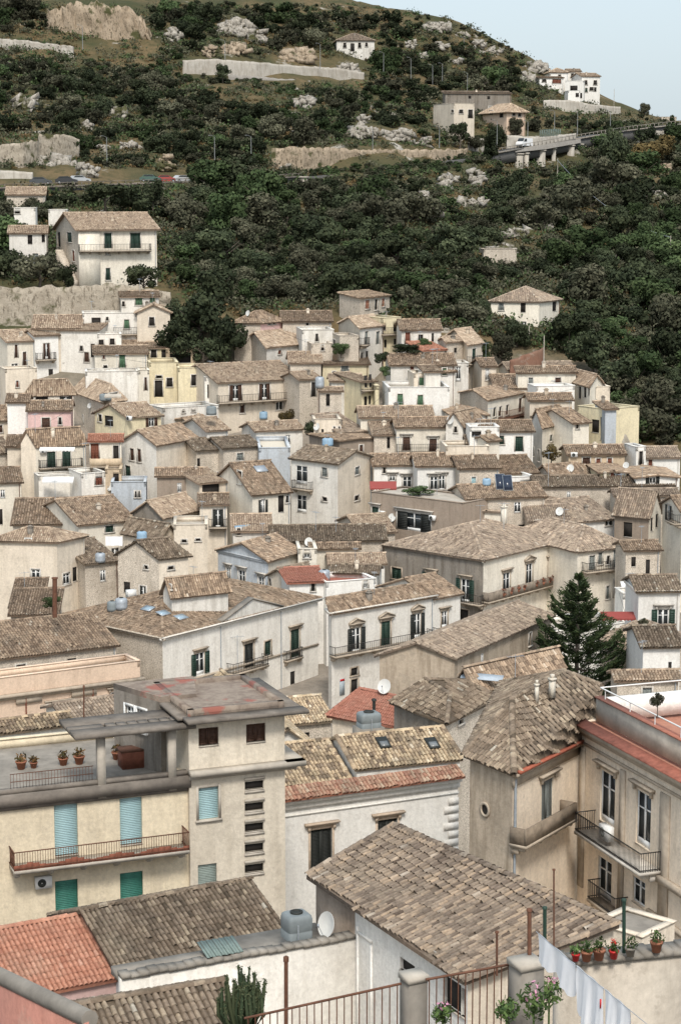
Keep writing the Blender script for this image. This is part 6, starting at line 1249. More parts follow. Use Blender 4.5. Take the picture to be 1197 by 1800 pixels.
# red sheet and satellite of the street
q = HS['B2'].f['r']; u, v = q.uv(537, 1247)
o = thing('post_box', 'bright red box on the street corner of the long white palazzo', 'post box', q.P(u, v - 1.1, .5)); mb = MB(); fbox(mb, q, u - .3, u + .3, v - .55, v + .55, .2, .7); mb.build('box', redpot, o); mb = MB(); fbox(mb, q, u - .06, u + .06, v - 6.0, v - .55, .4, .5); mb.build('stand', redpot, o)
f_ = HS['B4'].f['r']; u, v = f_.uv(601, 1206); o = thing('wall_sign', 'pale poster panel with a red top edge on the white palazzo wall in the lane', 'sign', f_.P(u, v, .02)); mb = MB(); fbox(mb, f_, u - .3, u + .3, v - .9, v + .75, .01, .06); mb.build('panel', plain('poster_blue_grey', (.42,.48,.52), .7), o); mb = MB(); fbox(mb, f_, u - .28, u + .28, v + .5, v + .72, .06, .075); mb.build('red_band', redpot, o)
# laundry and red awnings in the middle rows
q = at(201, 950, 218); mb = MB(); n_ = 12
for i in range(n_):
    x = q.x - .95 + 1.9 * i / n_; mb.add([(x, q.y + .05 * math.sin(i), q.z + .45), (x + .16, q.y + .05 * math.sin(i + 1), q.z + .45), (x + .16, q.y + .12 * math.sin(i + 1), q.z - .6), (x, q.y + .12 * math.sin(i), q.z - .6)], [(0, 1, 2, 3)])
tag(mb.build('bed_sheet', shm, None, org=q), 'white sheet hanging beside the green window, left middle', 'bed sheet')
def awning(px, py, D, w_, d_, label, mat, drop=.5):
    q = at(px, py, D); o = thing('awning', label, 'awning', q, 'awnings'); mb = MB(); mb.add([(q.x - w_ / 2, q.y, q.z), (q.x + w_ / 2, q.y, q.z), (q.x + w_ / 2, q.y - d_, q.z - drop), (q.x - w_ / 2, q.y - d_, q.z - drop)], [(0, 1, 2, 3)]); V = [(q.x - w_ / 2 + w_ * i / 20, q.y - d_, q.z - drop - (.22 if i % 2 else .12)) for i in range(21)] + [(q.x - w_ / 2 + w_ * i / 20, q.y - d_, q.z - drop) for i in range(21)]
    mb.add(V, [(i, i + 1, i + 22, i + 21) for i in range(20)]); mb.build('canopy', mat, o); mb = MB()
    for s_ in (-1, 1): mb.tube([(q.x + s_ * w_ / 2, q.y, q.z - .6), (q.x + s_ * w_ / 2, q.y - d_, q.z - drop)], .025, 5)
    mb.build('arms', galv, o)
redcl = plain('red_canvas', (.30, .07, .06), .85, var=.2)
awning(673, 846, 238, 3.2, 1.8, 'red canopy beside the shrub terrace and tower house', redcl, .6); awning(104, 838, 245, 3.8, 1.0, 'white scalloped awning below the twin green shutters', whitep); awning(102, 786, 248.5, 4.4, .8, 'white rolled awning above the twin green shutters', whitep, .25); awning(200, 692, 264.5, 2.2, .9, 'small pale awning on the sagging tan roof house', conl, .3); awning(1118, 1022, 205, 3.4, 1.6, 'white canopy over the old stone cottage yard, right', whitep, .5); awning(1085, 1075, 178, 3.2, 1.2, 'red awning right of the tall conifer', redcl, .4)
# pots on the grey palazzo balcony
fB = HS['B1'].f['r']; vB = None
for i, px in enumerate((872, 885, 898, 908, 930, 942, 953, 960, 975, 985, 992)):
    y = 1067 - (px - 844) * .29 - 14; u, v = fB.uv(px, y); q = fB.P(u, v - .1, .95); o = thing('flower_pot', 'terracotta pot with reddish leaves on the planted palazzo balcony', 'flower pot', q, 'pots on the planted palazzo balcony'); s_ = random.uniform(.15, .22); mb = MB(); mb.lathe(q, [(0, 0), (s_ * .7, 0), (s_, s_ * 1.6), (0, s_ * 1.6)], 10); mb.build('pot', potm, o); mb = MB(); tuft(mb, q + Vector((0, 0, s_ * 2.6)), s_ * 1.9, 40, i + 200, 0, .1); mb.build('plant', leafm('reddish_leaves', [(0, (.10, .05, .03)), (1, (.26, .10, .07))]) if i == 0 else bpy.data.materials['reddish_leaves'], o)
# ---------------------------------------------------------------- hillside: roads, walls, rocks
asph = plain('asphalt', (.10, .098, .095), .95, var=.25, scale=.7)
def crag(name, a, b_, dk):
    m, t, b = _nt(name); g = N(t, 'ShaderNodeNewGeometry').outputs['Position']; oi = N(t, 'ShaderNodeObjectInfo')
    c = mixc(t, rng(t, noise(t, .5, g, 7, .7), .38, .66), a, b_); c = mixc(t, rng(t, noise(t, 1.4, g, 6, .75, (1.6, 1.6, .5)), .52, .62), c, dk)
    c = mixc(t, rng(t, noise(t, .23, g, 4, .6), .56, .64), c, (.075, .075, .035))
    t.links.new(c, b.inputs['Base Color']); b.inputs['Roughness'].default_value = 1; b.inputs['Specular IOR Level'].default_value = .1; bump(t, b, noise(t, 2.0, g, 6, .7), .9, .25); return m
rockm = crag('pale_limestone', (.42, .39, .345), (.30, .275, .235), (.12, .105, .08)); rockw = crag('warm_limestone', (.42, .34, .255), (.29, .23, .165), (.11, .09, .06))
wallst = crag('rubble_wall_stone', (.42, .37, .30), (.31, .27, .215), (.17, .145, .11))
wallpl = plaster('pale_wall_render', (.46, .43, .38), .7)
wallgr = plaster('grey_wall_stone', (.33, .31, .28), .5, .3, (.28, .26, .24))
def polyline(pts):
    """(px, py, D) -> world points"""
    return [at(*p) for p in pts]
def road(name, pts, wid):
    P = polyline(pts); V = []
    for i, p in enumerate(P):
        d = P[min(i + 1, len(P) - 1)] - P[max(i - 1, 0)]; d.z = 0; d.normalize(); n_ = Vector((-d.y, d.x, 0)); n_ = n_ if n_.y > 0 else -n_
        V += [p, p + n_ * wid, p + n_ * wid + Vector((0, 0, -2.5)), p + Vector((0, 0, -2.5))]
    mb = MB(); mb.add([tuple(v) for v in V], [(4 * i + j, 4 * i + (j + 1) % 4, 4 * i + 4 + (j + 1) % 4, 4 * i + 4 + j) for i in range(len(P) - 1) for j in range(4)]); struct(mb.build(name, asph, None)); return P
def stone_wall(label, pts, th=.8, mat=None, name='retaining_wall', cope=True, rough=.25, group='retaining walls of the hill roads', dip=1.5):
    """pts: (px, py_top, py_bottom, D)"""
    T_ = [at(a, b, d) for a, b, c, d in pts]; B_ = [at(a, c, d) - Vector((0, 0, dip)) for a, b, c, d in pts]; top, bot = [], []
    for i in range(len(T_) - 1):
        n_ = max(2, int((T_[i + 1] - T_[i]).length / .8))
        for k in range(n_ + (i == len(T_) - 2)):
            s_ = k / n_; p = T_[i].lerp(T_[i + 1], s_); q = B_[i].lerp(B_[i + 1], s_); top.append(p + Vector((0, 0, random.uniform(-rough, rough)))); bot.append(q)
    org = bot[0]; V = []; m_ = 8
    for p, q in zip(top, bot):
        for j in range(m_ + 1):
            x = p.lerp(q, j / m_); V.append((x.x + random.uniform(-1, 1) * rough * .4, x.y + random.uniform(-1, 1) * rough - .08 * j, x.z))
        V.append((p.x, p.y + th, p.z)); V.append((q.x, q.y + th, q.z))
    k_ = m_ + 3; F = []
    for i in range(len(top) - 1):
        a_, b_ = i * k_, (i + 1) * k_
        for j in range(m_): F.append((a_ + j, b_ + j, b_ + j + 1, a_ + j + 1))
        F.append((a_ + m_ + 1, b_ + m_ + 1, b_, a_)); F.append((a_ + m_ + 2, b_ + m_ + 2, b_ + m_ + 1, a_ + m_ + 1))
    mb = MB(); mb.add(V, F); mb.add(V, [list(range(m_ + 1)) + [k_ - 1, k_ - 2]]); e = (len(top) - 1) * k_; mb.add(V, [[e + j for j in range(m_ + 1)][::-1] + [e + k_ - 2, e + k_ - 1]])
    return tag(mb.build(name, mat or wallst, None, org=org), label, 'wall', group)
mid = road('road', [(-60,334,362),(60,331,370),(200,326,382),(320,322,392),(440,318,402),(530,312,412),(640,303,424),(740,292,438),(850,274,458),(920,262,472),(1010,246,488),(1100,231,504),(1260,212,528)], 6.5)
upp = road('road', [(-60,84,520),(60,94,518),(160,106,514),(330,124,508),(450,134,512),(620,146,528),(700,160,536),(850,186,545),(960,196,553),(1090,206,570)], 5.5)
stone_wall('long pale limestone retaining wall above the middle road, centre of the hill', [(478,262,302,420.5),(530,258,312,419),(600,262,304,428),(700,263,294,440),(760,262,288,447),(822,262,276,458)], mat=rockw, rough=.28)
stone_wall('short stone retaining wall left of the white van', [(822,246,276,462),(850,242,270,466)], mat=rockm)
stone_wall('pale wall with a greenish fence top behind the white van', [(890,237,262,478),(944,241,258,482),(1012,234,247,494)], mat=wallpl, rough=.1)
stone_wall('long whitewashed retaining wall of the upper road', [(322,106,128,505),(372,103,128,506),(450,109,134,510),(520,115,139,518),(600,120,146,526),(640,128,150,530)], mat=wallpl, rough=.12)
stone_wall('grey masonry wall under the whitewashed upper road wall', [(402,131,160,505),(470,136,166,508),(545,142,170,514)], mat=wallgr, rough=.15)
stone_wall('pale upper road wall at the far left of the hill', [(-40,64,82,512),(50,72,90,512),(130,82,98,510)], mat=wallpl, rough=.2)
stone_wall('low wall of the upper road running to the pink house', [(718,150,166,534),(770,158,172,538),(850,166,186,543),(905,176,190,548)], mat=wallpl, rough=.15)
stone_wall('pale terrace wall under the white villas on the ridge', [(955,176,194,543),(1000,176,196,546),(1045,184,199,552),(1090,188,207,563)], mat=wallpl, rough=.1)
stone_wall('rubble wall and terrace at the left edge above the car park', [(-40,262,290,396),(40,250,282,396),(66,247,280,400),(70,236,270,402),(112,236,268,406),(140,246,264,410)], mat=wallst, rough=.25)
stone_wall('pale parking wall behind the parked cars, left edge', [(-40,296,326,380),(58,303,324,382)], mat=wallpl, rough=.08)
stone_wall('stone wall under the parked cars by the big cream house', [(276,346,372,372),(318,352,374,376)], mat=wallst)
stone_wall('long rubble terrace wall under the big cream house, left', [(-30,504,560,304),(60,506,566,304),(140,500,560,305),(225,500,545,306),(300,512,532,308)], mat=wallst, rough=.35)
stone_wall('overgrown terrace wall beside the lonely villa', [(846,568,584,318),(880,566,580,320)], mat=wallst)
stone_wall('rusty red garden wall above the loggia house', [(896,634,646,280),(955,612,632,284)], mat=plaster('rusty_wall', (.24,.13,.09), .5), rough=.1)
stone_wall('pale ramp wall at the ravine edge on the right', [(1080,760,786,258),(1100,764,790,258),(1110,784,800,257)], mat=wallpl, rough=.05)
stone_wall('broad warm cliff face with vertical cracks at the top left of the hill', [(84,18,88,527),(120,8,94,526),(165,4,97,525),(215,10,98,525),(245,24,96,525),(266,60,98,525)], mat=rockw, rough=.9, name='cliff', group=None)
# road parapet and viaduct piers
def parapet(label, pts, hgt, mat):
    P = polyline(pts); o = thing('road_parapet', label, 'parapet', P[0], 'parapets of the hill road'); mb = MB(); mp = MB()
    for i in range(len(P) - 1):
        d = P[i + 1] - P[i]; n_ = Vector((-d.y, d.x, 0)).normalized(); mb.obox(P[i] - n_ * .15, d, n_ * .25, Vector((0, 0, .35))); mp.obox(P[i] - n_ * .1 + Vector((0, 0, hgt - .12)), d, n_ * .12, Vector((0, 0, .12)))
        k = max(2, int(d.length / 1.6))
        for j in range(k): q = P[i] + d * ((j + .5) / k); mp.obox(q - n_ * .1 + Vector((0, 0, .35)), d.normalized() * .14, n_ * .12, Vector((0, 0, hgt - .47)))
    mb.build('kerb', mat, o); mp.build('rails', mat, o)
parapet('pale railing of the middle road beside the white van', [(850,274,457.6),(920,262,471.6),(1010,246,487.6),(1100,231,503.6),(1260,212,527.6)], 1.2, conc)
parapet('low railing of the middle road behind the parked cars', [(-60,334,361.6),(60,331,369.6),(200,326,381.6),(320,322,391.6),(440,318,401.6),(530,312,411.6)], .9, concd)
stone_wall('dark stained deck edge of the viaduct under the white van', [(905,262,268,469),(960,254,262,478),(1020,244,251,489)], mat=wallgr, rough=.03, dip=0)
for i, (px, y0, y1, D, wd) in enumerate(((533,313,332,411,15),(912,272,288,469.5,14),(925,271,286,472,8),(950,266,294,477,16),(973,262,290,481,7),(1003,257,280,486,12),(1022,255,274,490,5))):
    a_, b_ = at(px, y0, D), at(px, y1, D); wm = wd * D / FPX; mb = MB(); mb.obox((a_.x - wm / 2, a_.y, b_.z - 5), (wm, 0, 0), (0, 2.5, 0), (0, 0, a_.z - b_.z + 5)); mb.obox((a_.x - wm / 2 - .2, a_.y - .2, a_.z - .0), (wm + .4, 0, 0), (0, 2.9, 0), (0, 0, .35)); tag(mb.build('viaduct_pier', wallpl, None, org=(a_.x, a_.y, b_.z - 5)), ('white pier standing alone under the middle road, centre' if i == 0 else 'pale concrete pier of the road viaduct below the white van'), 'pier', None if i == 0 else 'viaduct piers')
stone_wall('tall pale wall below the road at the right edge', [(1098,232,262,505),(1130,232,258,509),(1220,226,250,520)], mat=wallpl, rough=.15)
# rock outcrops
def rock(px, py, wpx, hpx, label, mat, seed, D=None):
    g_ = ground_hit(px, py + hpx * .5) if D is None else at(px, py + hpx * .5, D)
    if g_ is None: return
    D = g_.y; W_, H_ = wpx * mpx(D), hpx * mpx(D); rg = np.random.default_rng(seed); mb = MB(); n_ = int(min(170, max(16, W_ * H_ * 1.6))); import bmesh
    k = 0
    while k < n_:
        t = rg.random(2) * 2 - 1
        if (abs(t[0]) ** 2.2 + abs(t[1]) ** 2.2) > 1 - .35 * rg.random(): continue
        k += 1; v = (t[1] + 1) / 2; x = g_.x + t[0] * W_ * .5; z = g_.z + v * H_ * .9; y = g_.y + v * H_ * .75 + rg.normal(0, .25); s_ = rg.uniform(.45, 1.25) * (1.5 if rg.random() < .2 else 1) * min(1.6, .5 + (W_ * H_) ** .5 * .12)
        V = (rg.random((9, 3)) - .5) * 2 * s_ * np.array((1.0, .8, .75)); c_, n2 = math.cos(rg.random() * 3), 0; V = V + .15 * s_ * rg.normal(size=V.shape)
        bm = bmesh.new(); [bm.verts.new(q) for q in V]; bmesh.ops.convex_hull(bm, input=bm.verts); bm.verts.index_update(); vs = np.array([q.co[:] for q in bm.verts]); F = [[q.index for q in f_.verts] for f_ in bm.faces]; bm.free(); mb.add(vs + np.array((x, y, z)), F)
    tag(mb.build('rock_outcrop', mat, None, org=g_), label, 'rock', 'limestone outcrops on the hillside')
_rk = [(160,84,120,26,'fallen blocks at the foot of the warm cliff',rockw,524),(262,84,44,26,'dark broken crag right of the warm cliff',rockw,524),(415,50,60,36,'grey boulder pile at the top of the hill',rockm,None),(455,66,30,28,'rounded pale boulder beside the grey boulder pile',rockm,None),(305,60,30,30,'pale rock among bushes left of the grey boulder pile',rockm,None),(370,90,26,26,'small crag above the whitewashed wall, left',rockw,None),(412,90,44,26,'crag directly above the whitewashed wall',rockw,None),(525,100,66,28,'tawny crag above the whitewashed wall, right end',rockw,None),(535,180,40,26,'pale outcrop under the grey masonry wall',rockm,None),(615,126,44,34,'pale bluff at the end of the whitewashed wall',rockm,530),
    (45,183,44,30,'pale scree patch at the left edge of the slope',rockm,None),(205,200,34,26,'small pale outcrop on the left slope',rockm,None),(152,222,24,16,'low rock on the left slope above the cars',rockm,None),(75,292,110,38,'broad white outcrop above the parked cars, left edge',rockm,398),(150,300,46,26,'white rocks at the right of the broad outcrop',rockm,None),(288,288,26,28,'tan outcrop in the middle of the left slope',rockw,None),(225,258,40,14,'flat ledge on the left slope',rockm,None),(180,262,30,16,'pale stones above the dark bush on the left',rockm,None),
    (505,290,44,22,'pale rocks at the left end of the limestone wall',rockm,None),(640,232,60,26,'pale rocks on the knoll above the limestone wall',rockm,None),(700,240,60,26,'scattered rocks on the right of the knoll',rockm,None),(745,252,40,16,'rocks just above the limestone wall, right',rockm,None),(640,212,30,14,'top rocks of the knoll',rockm,None),(790,318,34,34,'white crag under the middle road',rockm,None),(838,312,30,34,'tall pale crag under the viaduct',rockm,None),(832,356,50,22,'white boulders in the dark wood below the crag',rockm,None),(752,372,40,40,'pale scree in the wood, centre right',rockm,None),(742,345,24,18,'small white rock above the scree',rockm,None),
    (915,382,46,18,'flat topped grey outcrop in the right wood',rockm,None),(915,412,60,20,'layered grey outcrop in the right wood',rockm,None),(880,442,64,16,'low pale ledge above the villa',rockm,None),(964,402,16,14,'small rock right of the layered outcrop',rockm,None),(1145,345,50,16,'pale ledge at the right edge wood',rockm,None),(1168,292,22,22,'orange rock at the right edge under the road',rockw,None),(1030,420,28,14,'grey stones in the right wood, upper',rockm,None),(1085,455,40,16,'grey stones in the right wood, lower',rockm,None),
    (765,48,50,20,'white crags on the ridge skyline',rockm,None),(812,62,24,14,'white rock on the upper ridge slope',rockm,None),(725,78,26,16,'rounded grey boulder under the ridge',rockm,None),(775,84,30,14,'pale crag under the ridge',rockm,None),(842,78,24,18,'grey rock on the ridge face',rockm,None),(940,118,44,24,'pale crag beside the white villas',rockm,None),(930,138,26,20,'grey crag left of the white villas',rockm,None),(745,98,14,10,'small stone under the rounded boulder',rockm,None),(870,90,30,14,'stones high on the ridge edge',rockm,None),(800,110,26,12,'stones on the slope above the road poles',rockm,None)]
for i, (px, py, wp, hp, lab, m_, D) in enumerate(_rk): rock(px, py, wp, hp, lab, m_, 300 + i, D)
# ---------------------------------------------------------------- houses on the hill
HILL = 'houses on the wooded slope'
h('L1','c','big cream farmhouse with a tan roof, long balcony and outside stair, left hillside',(197,470),(330,484),(660,482),'gr',2.4,'cr','buff',[('r','Sg',456,502,566,30),('r','Sg',571,502,566,42),('r','Sgw',456,650,700,18),('r','Dw',386,656,684,16),('r','Gw',456,586,594,16),('l','Sgw',294,500,540,20),('l','Dn',222,498,556,30),('l','Dn',250,498,560,12),('l','Sqw',311,576,620,10)],D=312,name='farmhouse',cat='house',group=HILL,ang=22,wild=.3,over=.6,wl='st',bals=[('r',338,640,582,578,{'dep':1.2})])
f_ = HS['L1'].f['r']; mb = MB(); u0, v0 = f_.uv(*pt('c',(345,720))); u1, v1 = f_.uv(*pt('c',(420,486))); fbox(mb, f_, .0, f_.uv(*pt('c',(422,600)))[0], HS['L1'].f['r'].zb, HS['L1'].z - .05, .0, .22); mb.build('bay', WALL['cr'], HS['L1'].root)
fl = HS['L1'].f['l']; mb = MB()
for i in range(16): fbox(mb, fl, fl.L * (.35 + .04 * i), fl.L * (.39 + .04 * i), HS['L1'].z - 9, HS['L1'].z - 3.4 - .3 * i, .2, 1.4)
mb.build('outside_stair', WALL['st'], HS['L1'].root)
h('L1b','c','low white outbuilding with a rusty tile roof left of the big cream farmhouse',None,(40,500),(196,500),'gr',1.0,'wh','buff',[('r','Dn',184,506,540,14),('r','Dn',128,510,548,20)],D=316,dep=5,group=HILL,ang=5)
h('L2','c','small roofed shelter on the rocks at the left edge under the parked cars',None,(30,338),(190,368),'gr',1.2,'st','buff',[('r','Dn',150,370,384,30)],D=352,dep=6,group=HILL,ang=5)
h('L3','c','pale stone hut with a stair below the parked cars, left edge',None,(60,396),(150,392),'flat',0,'wh','old',[('r','Dw',75,400,420,20)],D=330,dep=5,group=HILL,ang=5)
h('L4','c','stepped white garden house between the farmhouse and the road',None,(205,404),(282,376),'flat',0,'wh','old',[],D=338,dep=5,group=HILL,ang=5)
h('M1','b','pinkish grey block house with a balcony on the right of the hill',(328,356),(400,362),(472,352),'flat',0,'be','old',[('l','Dw',398,385,395,14),('r','Db',458,385,415,16),('r','Dw',425,385,398,14)],D=476,group=HILL,ang=28)
h('M2','b','pink house with a hipped tan roof above the middle road',(500,382),(585,386),(650,380),'hip',1.7,'pe','buff',[('l','Dw',530,388,402,14),('l','Dn',566,388,412,14),('r','Dw',610,392,406,10),('r','Dw',630,392,410,10)],D=490,group=HILL,ang=25,over=.8)
h('M2b','b','long grey garden building behind the pink hipped house',None,(370,326),(600,350),'sr',.6,'gr','grey',[],D=508,dep=5,group=HILL,ang=5)
h('M3','b','small pale stone house with an arched window near the hill top',None,(-10,140),(122,138),'hip',2.0,'sw','grey',[('r','Dn',45,152,180,14),('r','Dw',70,150,168,10),('r','Dw',94,150,164,8),('r','Dw',18,150,168,10)],D=547,dep=9,group=HILL,ang=5)
h('M4','b','low white villa with a red band, left of the ridge villas',None,(700,272),(784,276),'sr',.6,'wa','buff',[('r','Dw',716,278,288,14),('r','Sq',760,278,292,30)],D=572,dep=6,group=HILL,ang=5)
h('M4b','b','small white tower house behind the red banded villa on the ridge',None,(735,252),(800,256),'hip',1.2,'wa','buff',[('r','Dw',770,262,272,10)],D=580,dep=7,group=HILL,ang=5)
h('M5','b','white flat roofed villa with terraces on the ridge skyline',None,(790,284),(855,296),'flat',0,'wa','old',[('r','Dn',820,300,318,26),('r','Dn',838,326,344,22)],D=570,dep=8,group=HILL,ang=-10)
h('M5b','b','tall white villa with a tan roof edge at the end of the ridge',None,(848,266),(912,278),'gr',1.0,'wa','buff',[('r','Dw',895,282,298,12),('r','Dw',862,282,298,10),('r','Dw',882,306,318,14)],D=574,dep=8,group=HILL,ang=15)
h('M7','b','small white cottage at the foot of the ridge villas',None,(800,318),(842,322),'flat',0,'wa','old',[('r','Dn',832,326,340,12)],D=556,dep=5,group=HILL,ang=5)
h('M8','b','pale rear house peeping between the ridge villas',None,(800,250),(845,252),'gr',.8,'wh','buff',[('r','Dw',815,258,270,10)],D=584,dep=6,group=HILL,ang=5)
h('M6','b','distant low building beyond the ridge road at the right edge',None,(1125,410),(1180,410),'flat',0,'st','old',[],D=592,dep=5,group=HILL,ang=5)
h('R1','e','ruined stone hut in the wood below the layered outcrop',None,(158,712),(330,732),'flat',0,'st','old',[],D=345,dep=5,group=HILL,ang=5)
# ---------------------------------------------------------------- vehicles
def car(px, py, D, yaw, label, col, van=False):
    q = at(px, py, D); o = thing('van' if van else 'parked_car', label, 'van' if van else 'car', q, None if van else 'cars parked along the middle road'); cs, sn = math.cos(yaw), math.sin(yaw)
    def Wd(x, y, z): return (q.x + cs * x - sn * y, q.y + sn * x + cs * y, q.z + z)
    if van: prof = [(-2.4, .35), (-2.42, 2.0), (-2.2, 2.15), (1.1, 2.15), (1.75, 1.35), (2.35, 1.1), (2.45, .55), (2.4, .35)]; hw = .95; win = [(1.15, 2.0), (1.72, 1.36), (.35, 1.36), (.35, 2.0)]
    else: prof = [(-2.05, .3), (-2.1, .85), (-1.75, .98), (-1.25, 1.42), (.35, 1.45), (1.05, 1.0), (1.95, .82), (2.1, .55), (2.05, .3)]; hw = .85; win = [(-1.5, 1.0), (-1.12, 1.36), (.32, 1.38), (.88, 1.0)]
    n_ = len(prof); V = []
    for s_ in (-1, 1): V += [Wd(x, s_ * hw * (1 if z < 1.05 else .88), z) for x, z in prof]
    mb = MB(); mb.add(V, [list(range(n_))]); mb.add(V, [list(range(2 * n_ - 1, n_ - 1, -1))]); mb.add(V, [(i, n_ + i, n_ + (i + 1) % n_, (i + 1) % n_) for i in range(n_)]); mb.build('body', col, o)
    mb = MB()
    for s_ in (-1, 1): mb.add([Wd(x, s_ * (hw * .95 + .02), z) for x, z in win], [(0, 1, 2, 3)])
    e = [(prof[4 if not van else 3][0] + .1, prof[4 if not van else 3][1] - .02), (prof[5 if not van else 4][0] + .05, prof[5 if not van else 4][1] + .06)]
    mb.add([Wd(e[0][0], -hw * .8, e[0][1]), Wd(e[0][0], hw * .8, e[0][1]), Wd(e[1][0] + .02, hw * .85, e[1][1]), Wd(e[1][0] + .02, -hw * .85, e[1][1])], [(0, 1, 2, 3)]); mb.build('windows', glass, o)
    for sx in (-1.3, 1.35):
        for s_ in (-1, 1):
            mb = MB(); c = Vector(Wd(sx, s_ * hw * .9, .32)); ax = Vector((-sn, cs, 0)) * .1; mb.tube([c - ax, c + ax], .32, 12); wh_ = mb.build('wheel', SHUT['k'], o); mb = MB(); mb.tube([c - ax * 1.15, c + ax * 1.15], .17, 8); mb.build('rim', galv, wh_, org=ORG[o.name])
def paint(n, c): return plain(n, c, .3, .0, .05, spec=.6)
car(73, 325, 376, .05, 'dark grey car parked at the far left of the hill road', paint('car_dark_grey', (.05,.055,.06))); car(118, 323.5, 379, .03, 'black car parked next to the dark grey one', paint('car_black', (.02,.02,.022))); car(140, 322, 384, .5, 'pale car half hidden behind the black car', paint('car_pale', (.4,.42,.44)))
car(266, 320, 392, -.1, 'dark green car parked above the farmhouse', paint('car_green', (.05,.10,.08))); car(293, 321, 393, .1, 'red car parked beside the dark green car', paint('car_red', (.30,.04,.03))); car(322, 321, 394, .6, 'silver car at the end of the parked row', paint('car_silver', (.45,.46,.47)))
car(921, 259, 478, -2.2, 'small white van driving on the viaduct', paint('van_white', (.75,.75,.75)), True)
# ---------------------------------------------------------------- street lamps and poles
lampm = plain('lamp_grey', (.26, .27, .27), .7)
def lamp(px, y0, y1, label, D=None, arm=True):
    g_ = ground_hit(px, y1) if D is None else at(px, y1, D)
    if g_ is None: return
    hgt = (y1 - y0) * mpx(g_.y); o = thing('street_lamp' if arm else 'utility_pole', label, 'street lamp' if arm else 'pole', g_, 'lamp posts along the hill roads' if arm else 'poles on the hill'); mb = MB(); r0 = .10; mb.tube([g_ - Vector((0, 0, .5)), g_ + Vector((0, 0, hgt))], [r0, r0 * .6], 6); mb.build('pole', lampm if arm else conl, o)
    if arm:
        t_ = g_ + Vector((0, 0, hgt)); mb = MB(); mb.tube([t_, t_ + Vector((-.5, -.4, .25)), t_ + Vector((-.8, -.6, .3))], .04, 5); mb.box(t_ + Vector((-.95, -.7, .28)), (.5, .2, .1), .6); mb.build('lamp_head', lampm, o)
    return o
for i, (px, y0, y1, lab) in enumerate([(189,245,296,'lamp post left of the tan outcrop'),(378,244,306,'lamp post with a double head on the left slope'),(442,243,306,'tall lamp post right of the double headed one'),(523,235,258,'short lamp post on the limestone wall end')]): lamp(px, y0, y1, lab)
for px, y0, y1, D, lab in [(674,96,150,531,'leftmost lamp post of the upper road'),(722,105,152,535,'second lamp post of the upper road'),(760,117,154,537,'third lamp post of the upper road'),(777,115,165,538,'thick concrete lamp post of the upper road'),(821,130,162,542,'lamp post above the pinkish block house'),(927,215,240,482,'lamp post left of the white wall and van'),(974,197,224,500,'lamp post behind the greenish fence'),(1014,200,240,493,'tall lamp post near the end of the viaduct'),(1072,198,222,520,'lamp post below the white villas'),(772,225,256,452,'lamp post above the limestone wall, right'),(655,230,290,436,'lamp post in front of the limestone wall'),(563,80,118,520,'lamp post on the whitewashed wall, right'),(396,74,106,508,'lamp post on the whitewashed wall, left'),(146,48,84,515,'lamp post in front of the warm cliff'),(873,215,262,466,'lamp post beside the road tree'),(815,68,86,585,'short pole on the ridge slope')]: lamp(px, y0, y1, lab, D)
pA = lamp(979, 279, 324, 'pale wooden pole carrying a cable across the right wood', 430, False); pB = lamp(1177, 415, 462, 'pale pole at the right edge carrying the cable', 372, False)
a_, b_ = at(979, 281, 430), at(1177, 417, 372); mb = MB(); mb.tube([a_.lerp(b_, s_) - Vector((0, 0, 4 * 2.5 * s_ * (1 - s_))) for s_ in np.linspace(0, 1, 14)], .045, 4); tag(mb.build('overhead_cable', galv, None, org=a_), 'thin cable sagging between two poles over the right wood', 'cable')
lamp(955, 590, 650, 'thin pole at the wood edge above the red garden wall', 283, False); lamp(929, 572, 612, 'short pale pole below the lonely villa', 300, False); lamp(1078, 158, 206, 'slim mast standing against the sky, right', 585, False)
# green fence on the wall by the van
o = thing('mesh_fence', 'greenish mesh fence on the wall beside the white van', 'fence', at(948, 242, 483)); mb = MB(); P0, P1 = at(948, 240, 482.5), at(984, 238, 489); dd = P1 - P0; up = Vector((0, 0, 1.5))
for i in range(10): mb.obox(P0 + dd * (i / 9), dd * .02, Vector((0, .08, 0)), up)
for j in range(6): mb.obox(P0 + up * (j / 5.2), dd, Vector((0, .05, 0)), Vector((0, 0, .09)))
mb.build('mesh', plain('green_fence', (.22,.30,.28), .7), o)
